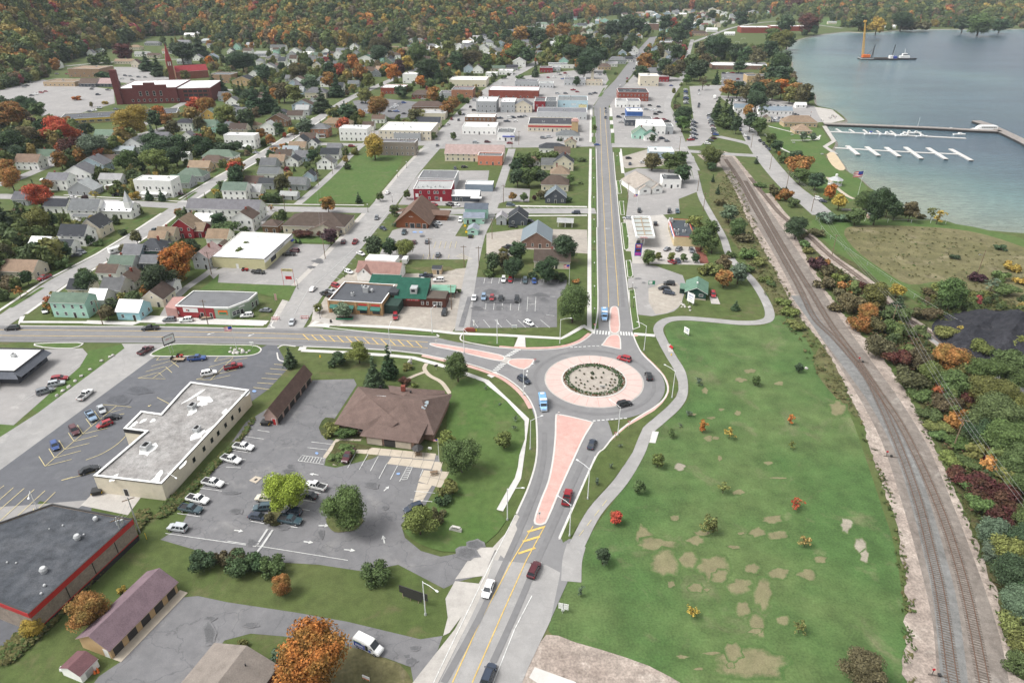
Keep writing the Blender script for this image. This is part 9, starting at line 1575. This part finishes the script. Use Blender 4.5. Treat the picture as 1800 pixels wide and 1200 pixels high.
scatter([(1425,455),(1470,520),(1530,590),(1610,690),(1665,800),(1700,880),(1765,1030),(1800,1130),(1830,1200),(1830,720),(1700,660),(1600,575),(1500,490)],7000,1.3,(0,0,1,1,2));scatter([(1285,300),(1320,370),(1350,440),(1400,540),(1450,615),(1500,700),(1470,700),(1400,600),(1360,545),(1330,490),(1290,420),(1262,340)],900,.5,(0,1,1,1));scatter([(1490,405),(1650,402),(1800,445),(1800,540),(1655,492),(1600,497),(1540,465)],300,.3,(0,1,1));scatter([(1655,500),(1800,540),(1800,600),(1700,590),(1610,530)],1500,1.0,(0,1,1));[scatter([(x-9*k,y),(x+9*k,y+2),(x2+9*k,y2),(x2-9*k,y2)],26,.14,(0,0,1))for(x,y),(x2,y2),k in(((1490,690),(1548,835),.7),((1548,835),(1578,930),.7),((1578,930),(1598,1060),.8),((1598,1060),(1604,1200),.9),((1560,635),(1618,730),.8),((1618,730),(1668,835),.9),((1668,835),(1705,920),1),((1705,920),(1765,1075),1),((1765,1075),(1795,1200),1))];scatter([(240,905),(262,912),(150,1040),(60,1130),(10,1170),(0,1150),(70,1085),(180,985)],1600,.7,(0,1,1));scatter([(425,770),(445,735),(435,760),(325,880),(285,910),(290,890)],700,.5,(0,0,1))
o=b.build('undergrowth',['under_green','under_olive','under_rust']);o['kind']='stuff'

def deck(name,pts,w,z,label,mat='old_concrete',th=.5,dark='ironwork',cat='dock',group=None,k=0):
 ln=[G(*p,-1+z)for p in pts];o=Vector((ln[0].x,ln[0].y,0));rt=empty(name,o);tag(rt,label,cat,group);ww=[q-o for q in ln];b=MB();strip_mb(b,[Vector((q.x,q.y,0))for q in ww],w,-1+z-th,th);b.build('deck',mat,rt);b=MB();strip_mb(b,[Vector((q.x,q.y,0))for q in ww],w*.94,-2.0,1+z-th-.02);b.build('pilings',dark,rt);return rt
deck('pier',[(1448,217),(1540,220),(1640,224),(1712,228),(1760,230)],5.5,1.9,'long concrete pier with dark side reaching out from the quay','pier_deck',.5,cat='pier');deck('pier',[(1716,212),(1738,219),(1762,230),(1800,248),(1850,275)],7.5,1.9,'angled breakwater pier crossing the end of the long pier','pier_deck',.5,cat='pier')
deck('floating_dock',[(1452,231),(1520,234),(1600,238),(1698,243)],2.4,.7,'pale floating dock with moored boats between the pier and the finger dock','concrete',.3,'galvanised')
R(1420,180,9)
for i,(x0,y0,x1,y1)in enumerate(((450,415,530,465),(660,425,740,475),(880,430,950,485),(1090,445,1160,490),(1310,450,1390,505),(1520,460,1590,505),(1740,465,1800,505))):
 a,c=P(x0,y0),P(x1,y1);deck('dock_finger',[a,c],1.3,.7,'narrow finger of the boat dock, %s from the quay'%('first','second','third','fourth','fifth','sixth','seventh')[i],'concrete',.25,'galvanised','dock','fingers of the boat dock')
for i,(x0,y0,x1,y1)in enumerate(((625,685,800,825),(930,698,1125,840),(1240,708,1450,852),(1545,705,1800,885))):deck('dock_finger',[P(x0,y0),P(x1,y1)],3.0,.8,'wide pale finger crossing the empty dock, %s from the shore'%('first','second','third','fourth')[i],'concrete',.35,'galvanised','dock','fingers of the empty dock')
R(1600,180,9)
for i,(x0,y0,x1,y1)in enumerate(((280,715,570,895),(640,735,970,915))):deck('dock_finger',[P(x0,y0),P(x1,y1)],3.0,.8,'wide pale finger crossing the empty dock, %s from the shore'%('fifth','outermost')[i],'concrete',.35,'galvanised','dock','fingers of the empty dock')
R(0,0,1);deck('floating_dock',[(1463,259.5),(1500,261.5),(1560,265),(1620,268),(1690,271)],2.2,.6,'empty floating dock crossed by wide fingers','concrete',.3,'galvanised')
def boat(px,py,L,label,cabin=1,hullc='trim_white',ang=None,mast=0,blue=0):
 p=G(px,py,-.6);rt=empty('motor_boat',(p.x,p.y,-1.0),GRID+.02 if ang is None else ang);tag(rt,label,'boat','boats moored in the marina');h=L/2;w=L*.16;b=MB()
 b.loft([[(x,-ww*.6,-.3),(x,-ww,zt),(x,ww,zt),(x,ww*.6,-.3)]for x,ww,zt in((-h,w*.92,.8),(-h*.3,w,.85),(h*.4,w*.85,.98),(h*.8,w*.42,1.1),(h,.05,1.2))]);b.build('hull',hullc,rt)
 b=MB();b.box(-h*.9,-w*.75,.86,-h*.2,w*.75,.93);b.build('cockpit','galvanised',rt)
 if cabin:b=MB();b.loft([[(x,-w*.62,.86),(x,-w*.5,z),(x,w*.5,z),(x,w*.62,.86)]for x,z in((-h*.25,1.9),(h*.2,1.85),(h*.5,1.0))]);c=b.build('cabin','trim_white',rt);b=MB();b.box(-h*.2,-w*.6,1.3,h*.12,w*.6,1.6);b.build('cabin_window','glass',c)
 if cabin>1:b=MB();b.box(-h*.25,-w*.45,1.95,h*.05,w*.45,2.6);b.build('flybridge','sign_blue' if blue else 'trim_white',rt)
 if mast:cyl_at('mast','white_steel',rt,(0,0,.9),(0,0,mast),.08,.05)
R(1420,180,9)
for x,y,L,l,cb,m_,bl in((460,372,6,'small low white boat at the dark pier wall, nearest the quay',0,0,0),(650,372,8.5,'white motor boat at the pier wall, second from the quay',1,0,0),(925,388,9,'white boat with canopy at the pier wall, third from the quay',1,0,0),(1155,390,8.5,'open white boat at the pier wall, fourth from the quay',0,0,0),(1405,405,8.5,'open white boat at the pier wall, fifth from the quay',0,0,0),(1000,505,10,'white cruiser with blue canvas at the boat dock',2,0,1),(1250,510,11,'white cabin cruiser with tall flybridge at the boat dock',2,0,0),(1490,530,10,'low white motor cruiser moored at the boat dock',1,0,0),(1600,490,9,'white cabin boat on the far side of the boat dock',2,0,0),(1710,485,8,'smaller white cabin boat on the far side of the boat dock',1,0,0)):boat(*P(x,y),L,l,cb,'trim_white',None,m_,bl)
R(1600,180,9)
for x,y,L,l,cb,m_ in((110,410,9,'white sailing boat with mast at the pier wall',1,9),(640,430,8,'white boat at the pier wall nearest the ferry',1,0),(180,540,8.5,'white motor boat at the near side of the boat dock',1,0),(780,510,9,'white boat at the outer end of the boat dock',1,0)):boat(*P(x,y),L,l,cb,'trim_white',None,m_)
R(0,0,1);p=G(1731,229,-.6);rt=empty('ferry',(p.x,p.y,-1.0),pi+GRID);tag(rt,'large white passenger ferry with a row of square windows at the pier head','ferry');b=MB();b.loft([[(x,-w*.7,-.3),(x,-w,1.6),(x,w,1.6),(x,w*.7,-.3)]for x,w in((-10.5,2.4),(-4,2.7),(4,2.7),(8,1.8),(11,.1))]);b.build('hull','trim_white',rt);b=MB();b.loft([[(x,-w,1.6),(x,-w,z),(x,w,z),(x,w,1.6)]for x,w,z in((-8,2.2,3.9),(4.5,2.2,3.9),(7,1.6,2.4))]);b.build('cabin','trim_white',rt);b=MB();b.box(-7,-2.2,3.92,4,2.2,4.1);b.build('upper_deck','white_steel',rt)
for s in(-1,1):
 for k in range(9):b=MB();b.box(-7+k*1.25,s*2.21-.01,2.4,-6.2+k*1.25,s*2.21+.01,3.2);b.build('window','glass',rt)

p=G(1543,104.5,-.6);rt=empty('crane_barge',(p.x,p.y,-1.0),GRID*.5);tag(rt,'dredging barge with dark deck and two black spuds in the bay','barge');s=mpp(104)
b=MB();b.box(-32*s,-7,0,32*s,7,1.7,0);b.box(-32*s,-7.05,1.2,-12*s,7.05,2.3,1);b.box(-30*s,-6,2.3,-12*s,6,2.9,0);b.build('hull',['ironwork','galvanised'],rt)
for x in(-11,24):cyl_at('spud','ironwork',rt,(x*s,2,0),(x*s+1.5,2,19),.55,.55);
b=MB();b.box(19*s,-3,1.7,24*s,3,5.5,0);b.box(26*s,-3,1.7,31*s,3,4.5,1);b.build('deck_house',['trim_white','sign_blue'],rt);b=MB();b.box(-5*s,-3,1.7,16*s,3,2.6);b.build('deck_cargo','bark',rt)
p2=G(1519,101,2);rt=empty('crane',(p2.x,p2.y,2.0),0);tag(rt,'tall yellow lattice crane standing on the dredging barge','crane');b=MB();b.box(-3,-3,0,7,3,3.6,0);b.box(-4.5,-3.2,-.6,6,3.2,0,1);b.build('machine_house',['orange','ironwork'],rt)
top=Vector((-9.5,0,45));b=MB();base=[Vector((-2.5,y,2.5))+Vector((dx,0,0))for y in(-1.1,1.1)for dx in(-1.1,1.1)];tops=[top+Vector((dx*.5,y*.5,0))for y in(-1.1,1.1)for dx in(-1.1,1.1)]
for a,c in zip(base,tops):b.tube(a,c,.28,.2,5)
for k in range(16):
 t0,t1=k/16,(k+1)/16
 for i,j in((0,1),(2,3),(0,2),(1,3)):b.tube(base[i].lerp(tops[i],t0),base[j].lerp(tops[j],t1),.13,n=4,cap=False)
b.build('boom','crane_yellow',rt);b=MB();b.tube((3,0,3.4),(11,0,12),.3,n=5);b.tube((12,0,0),(11,0,12),.25,n=5);b.tube((11,0,12),tuple(top),.05,n=4);b.build('mast','ironwork',rt);b=MB();b.box(-11.5,-1,44.5,-8,1,47);b.build('boom_head','crane_yellow',rt)
p=G(1588,104.5,-.6);rt=empty('tug',(p.x,p.y,-1.0),GRID*.5);tag(rt,'dark-hulled tug with white wheelhouse behind the barge','tug');b=MB();b.loft([[(x,-w*.7,-.3),(x,-w,z),(x,w,z),(x,w*.7,-.3)]for x,w,z in((-14,2.8,3.2),(-6,3.4,2.0),(8,3.2,1.8),(17,2.2,2.0))]);b.build('hull','liner',rt);b=MB();b.box(-6,-2.2,2,7,2.2,5,0);b.box(-3,-1.8,5,3,1.8,8,0);b.box(-2.9,-1.85,6.2,2.9,1.85,7.2,1);b.build('wheelhouse',['trim_white','glass'],rt);cyl_at('mast','trim_white',rt,(0,0,8),(-1,0,14),.2,.1)

def person_mesh(seed):
 rd=random.Random(seed);b=MB();n=8
 def rg(z,rx,ry,x=0,y=0):return[(x+rx*cos(2*pi*k/n),y+ry*sin(2*pi*k/n),z)for k in range(n)]
 st=rd.uniform(-.12,.12);b.loft([rg(0,.05,.11,.1+st),rg(.1,.05,.06,.1+st),rg(.48,.065,.07,.1+st*.5),rg(.86,.09,.1,.09)],1);b.loft([rg(0,.05,.11,-.1-st),rg(.1,.05,.06,-.1-st),rg(.48,.065,.07,-.1-st*.5),rg(.86,.09,.1,-.09)],1)
 b.loft([rg(.8,.17,.12),rg(1.0,.16,.11),rg(1.25,.2,.12),rg(1.42,.2,.11),rg(1.48,.07,.07)],0)
 for s in(-1,1):b.loft([rg(1.42,.05,.05,s*.22),rg(1.15,.045,.045,s*.26),rg(.9,.038,.038,s*.25,.06),rg(.8,.03,.045,s*.24,.08)],0)
 b.loft([rg(1.46,.055,.055),rg(1.53,.075,.09),rg(1.63,.085,.1),rg(1.7,.08,.095),rg(1.76,.03,.03)],2);b.loft([rg(1.64,.09,.105),rg(1.72,.085,.1),rg(1.785,.03,.03)],3)
 return b.mesh('person',['painted','liner','skin','bark'])
pm=[person_mesh(k)for k in range(4)];R(1420,180,9);cols=['#2b2f3a','#8a2d2d','#31507a','#55565a','#c9c6bd','#3a4a38']
for i,(x,y)in enumerate([(40,230),(50,172),(345,262),(362,266),(378,250),(392,225),(405,238),(420,250),(432,262),(445,246),(330,250),(370,230),(415,140),(455,150),(1355,350),(210,300),(240,302)]):
 q=G(*P(x,y));o=put('person',pm[i%4],None,hexc(cols[i%6]),(q.x,q.y,.02 if x<600 else .9),random.uniform(0,6));tag(o,'%s standing figure on the quay deck'%('dark-clad','red-jacketed','blue-jacketed','grey-clad','pale-clad','olive-clad')[i%6],'person','people on the quay',True);o['px']=P(x,y)
R(0,0,1)

hs_=[o for o in HOUSES if o['category']in('house','garage')];hs_.sort(key=lambda o:(o.matrix_basis.translation-Vector((0,0,CAMH))).length);far=hs_[290:]
t,bs=nodes(bpy.data.materials.new('far_houses'));MATS['far_houses']=bpy.data.materials['far_houses'];ca=N(t,'Attribute',attribute_name='tint');t.links.new(mixc(t,ca.outputs['Color'],ramp(t,noise(t,.8,3,.6,geo(t)),[(.3,.85),(.7,1.1)]),1,'MULTIPLY'),bs.inputs['Base Color']);bs.inputs['Roughness'].default_value=.85
FX=dict(trim_white=(.74,.74,.72),glass=(.03,.035,.04),dark_door=(.035,.033,.032),brick_red=(.24,.075,.055));fv,ff,fc_=[],[],[]
def eat(o,M):
 M=M@o.matrix_basis
 if o.data:
  k=len(fv);fv.extend(tuple(M@v.co)for v in o.data.vertices)
  for pg in o.data.polygons:
   ff.append(tuple(k+i for i in pg.vertices));c=FX.get(o.data.materials[pg.material_index].name)or tuple(o.color[:3]);fc_.append((*c,1))
 for ch in list(o.children):eat(ch,M)
 dead.append(o)
dead=[];kids={}
for o in far:eat(o,Matrix.Identity(4))
if ff:
 me=bpy.data.meshes.new('far_houses');me.from_pydata(fv,[],ff);at=me.attributes.new('tint','FLOAT_COLOR','FACE');at.data.foreach_set('color',np.array(fc_,np.float32).ravel());me.materials.append(MATS['far_houses']);put('far_houses',me)['kind']='stuff'
 TAGGED=[o for o in TAGGED if o not in set(far)]
 for o in dead:bpy.data.objects.remove(o)
# ================================================================= finish the labels: say where each look-alike stands
LM=[((1044,668),'the roundabout'),((690,740),'the brown hip-roofed hall'),((500,700),'the long brown garage'),((300,780),'the cream flat-roofed shop'),((100,990),'the red-edged store'),((230,1080),'the mauve storage building'),((20,640),'the white-roofed cafe'),((380,535),'the red and green corner shop'),((440,440),'the pale yellow store'),((640,535),'the awning restaurant'),((745,525),'the green-roofed tavern'),((725,385),'the log-walled bank'),((760,335),'the red clapboard block'),((1130,400),'the fuel canopy'),((1195,400),'the station shop'),((1222,520),'the green cabin'),((1140,320),'the white meeting hall'),((400,380),'the long apartment house'),((205,375),'the white wooden church'),((125,545),'the mint corner house'),((275,165),'the brick school'),((340,120),'the red-spired church'),((425,130),'the buff stone church'),((630,320),'the vacant lawn'),((700,265),'the taupe two-storey block'),((712,235),'the wide cream warehouse'),((1415,222),'the park pavilion'),((1310,115),'the white-roofed lakeside school'),((1345,50),'the brick gymnasium'),((1590,260),'the marina docks'),((1650,450),'the rough field'),((1760,590),'the black stockpile'),((942,415),'the brick bungalow'),((977,345),'the blue-roofed shop'),((900,530),'the big car park'),((310,310),'the flat-roofed white apartments'),((832,390),'the mint shop house'),((1350,1000),'the big lawn'),((1620,780),'the lower railway turnout'),((970,220),'the red-fascia store'),((900,165),'the long brick block'),((1112,165),'the red brick corner block'),((1115,205),'the blue downtown building'),((1035,140),'the cream downtown tower'),((555,440),'the broad cream building'),((835,270),'the pink-roofed warehouse'),((644,100),'the hillside green-roofed house'),((1240,190),'the gravel lakefront lot'),((1540,105),'the dredging barge'),((500,880),'the lime green tree'),((60,735),'the grass strip of boulders'),((418,618),'the island flagpole'),((1147,50),'the far brown brick block'),((550,200),'the middle of the old town'),((220,285),'the west side houses'),((1510,360),'the lakeside memorial garden'),((150,760),'the dark chevron lot'),((1200,235),'the street behind downtown'),((840,85),'the far hillside street'),((60,400),'the western tree belt'),((1050,450),'the long main street'),((1455,178),'the quay')]
LW=[(Vector(G(*p).xy),n,p)for p,n in LM]
ORD=['','second','third','fourth','fifth','sixth','seventh','eighth','ninth','tenth','eleventh','twelfth','thirteenth','fourteenth','fifteenth','sixteenth','seventeenth','eighteenth','nineteenth','twentieth']
byl={}
for o in TAGGED:
 x,y=o['px'];w=o.matrix_basis.translation.xy;best=min(LW,key=lambda L:(L[0]-w).length*(1 if L[2]!=(630,320)else 1.1));L=(best[0]-w).length;dx,dy=x-best[2][0],(y-best[2][1])*1.7
 if best[1]in('the big lawn','the gravel lakefront lot','the big car park','the rough field','the middle of the old town','the west side houses','the western tree belt','the far hillside street','the dark chevron lot','the long main street','the quay','the grass strip of boulders','the marina docks'):rel='at'
 elif abs(dx)>abs(dy):rel='right of' if dx>0 else 'left of'
 else:rel='in front of' if dy>0 else 'behind'
 byl.setdefault((o['label'],rel,best[1]),[]).append(o)
ORDL=lambda k,n:'leftmost' if k==0 else('rightmost' if k==n-1 else ORD[k]+' from left')
used=set()
for(lab_,rel,place),objs in byl.items():
 objs.sort(key=lambda o:o['px'][0]);n=len(objs)
 for k,o in enumerate(objs):
  t=f'{lab_} {rel} {place}'
  if n>1:t=f'{t}, {ORDL(k, n)}'
  for a_ in('two-storey ','small ','commercial '):
   if len(t.split())>16:t=t.replace(a_,'')
  o['label']=t
for o in list(bpy.data.objects):
 if 'px' in o:del o['px']
GRP={'tree':'trees of the town','conifer':'conifers of the town','shrub':'shrubs and bushes','young tree':'young planted trees','house':'houses of the town','garage':'garages of the town','building':'downtown buildings','car':'cars of the town','pickup':'pickup trucks of the town'}
for o in bpy.data.objects:
 if o.parent is None and 'category' in o and 'group' not in o and o['category']in GRP:o['group']=GRP[o['category']]
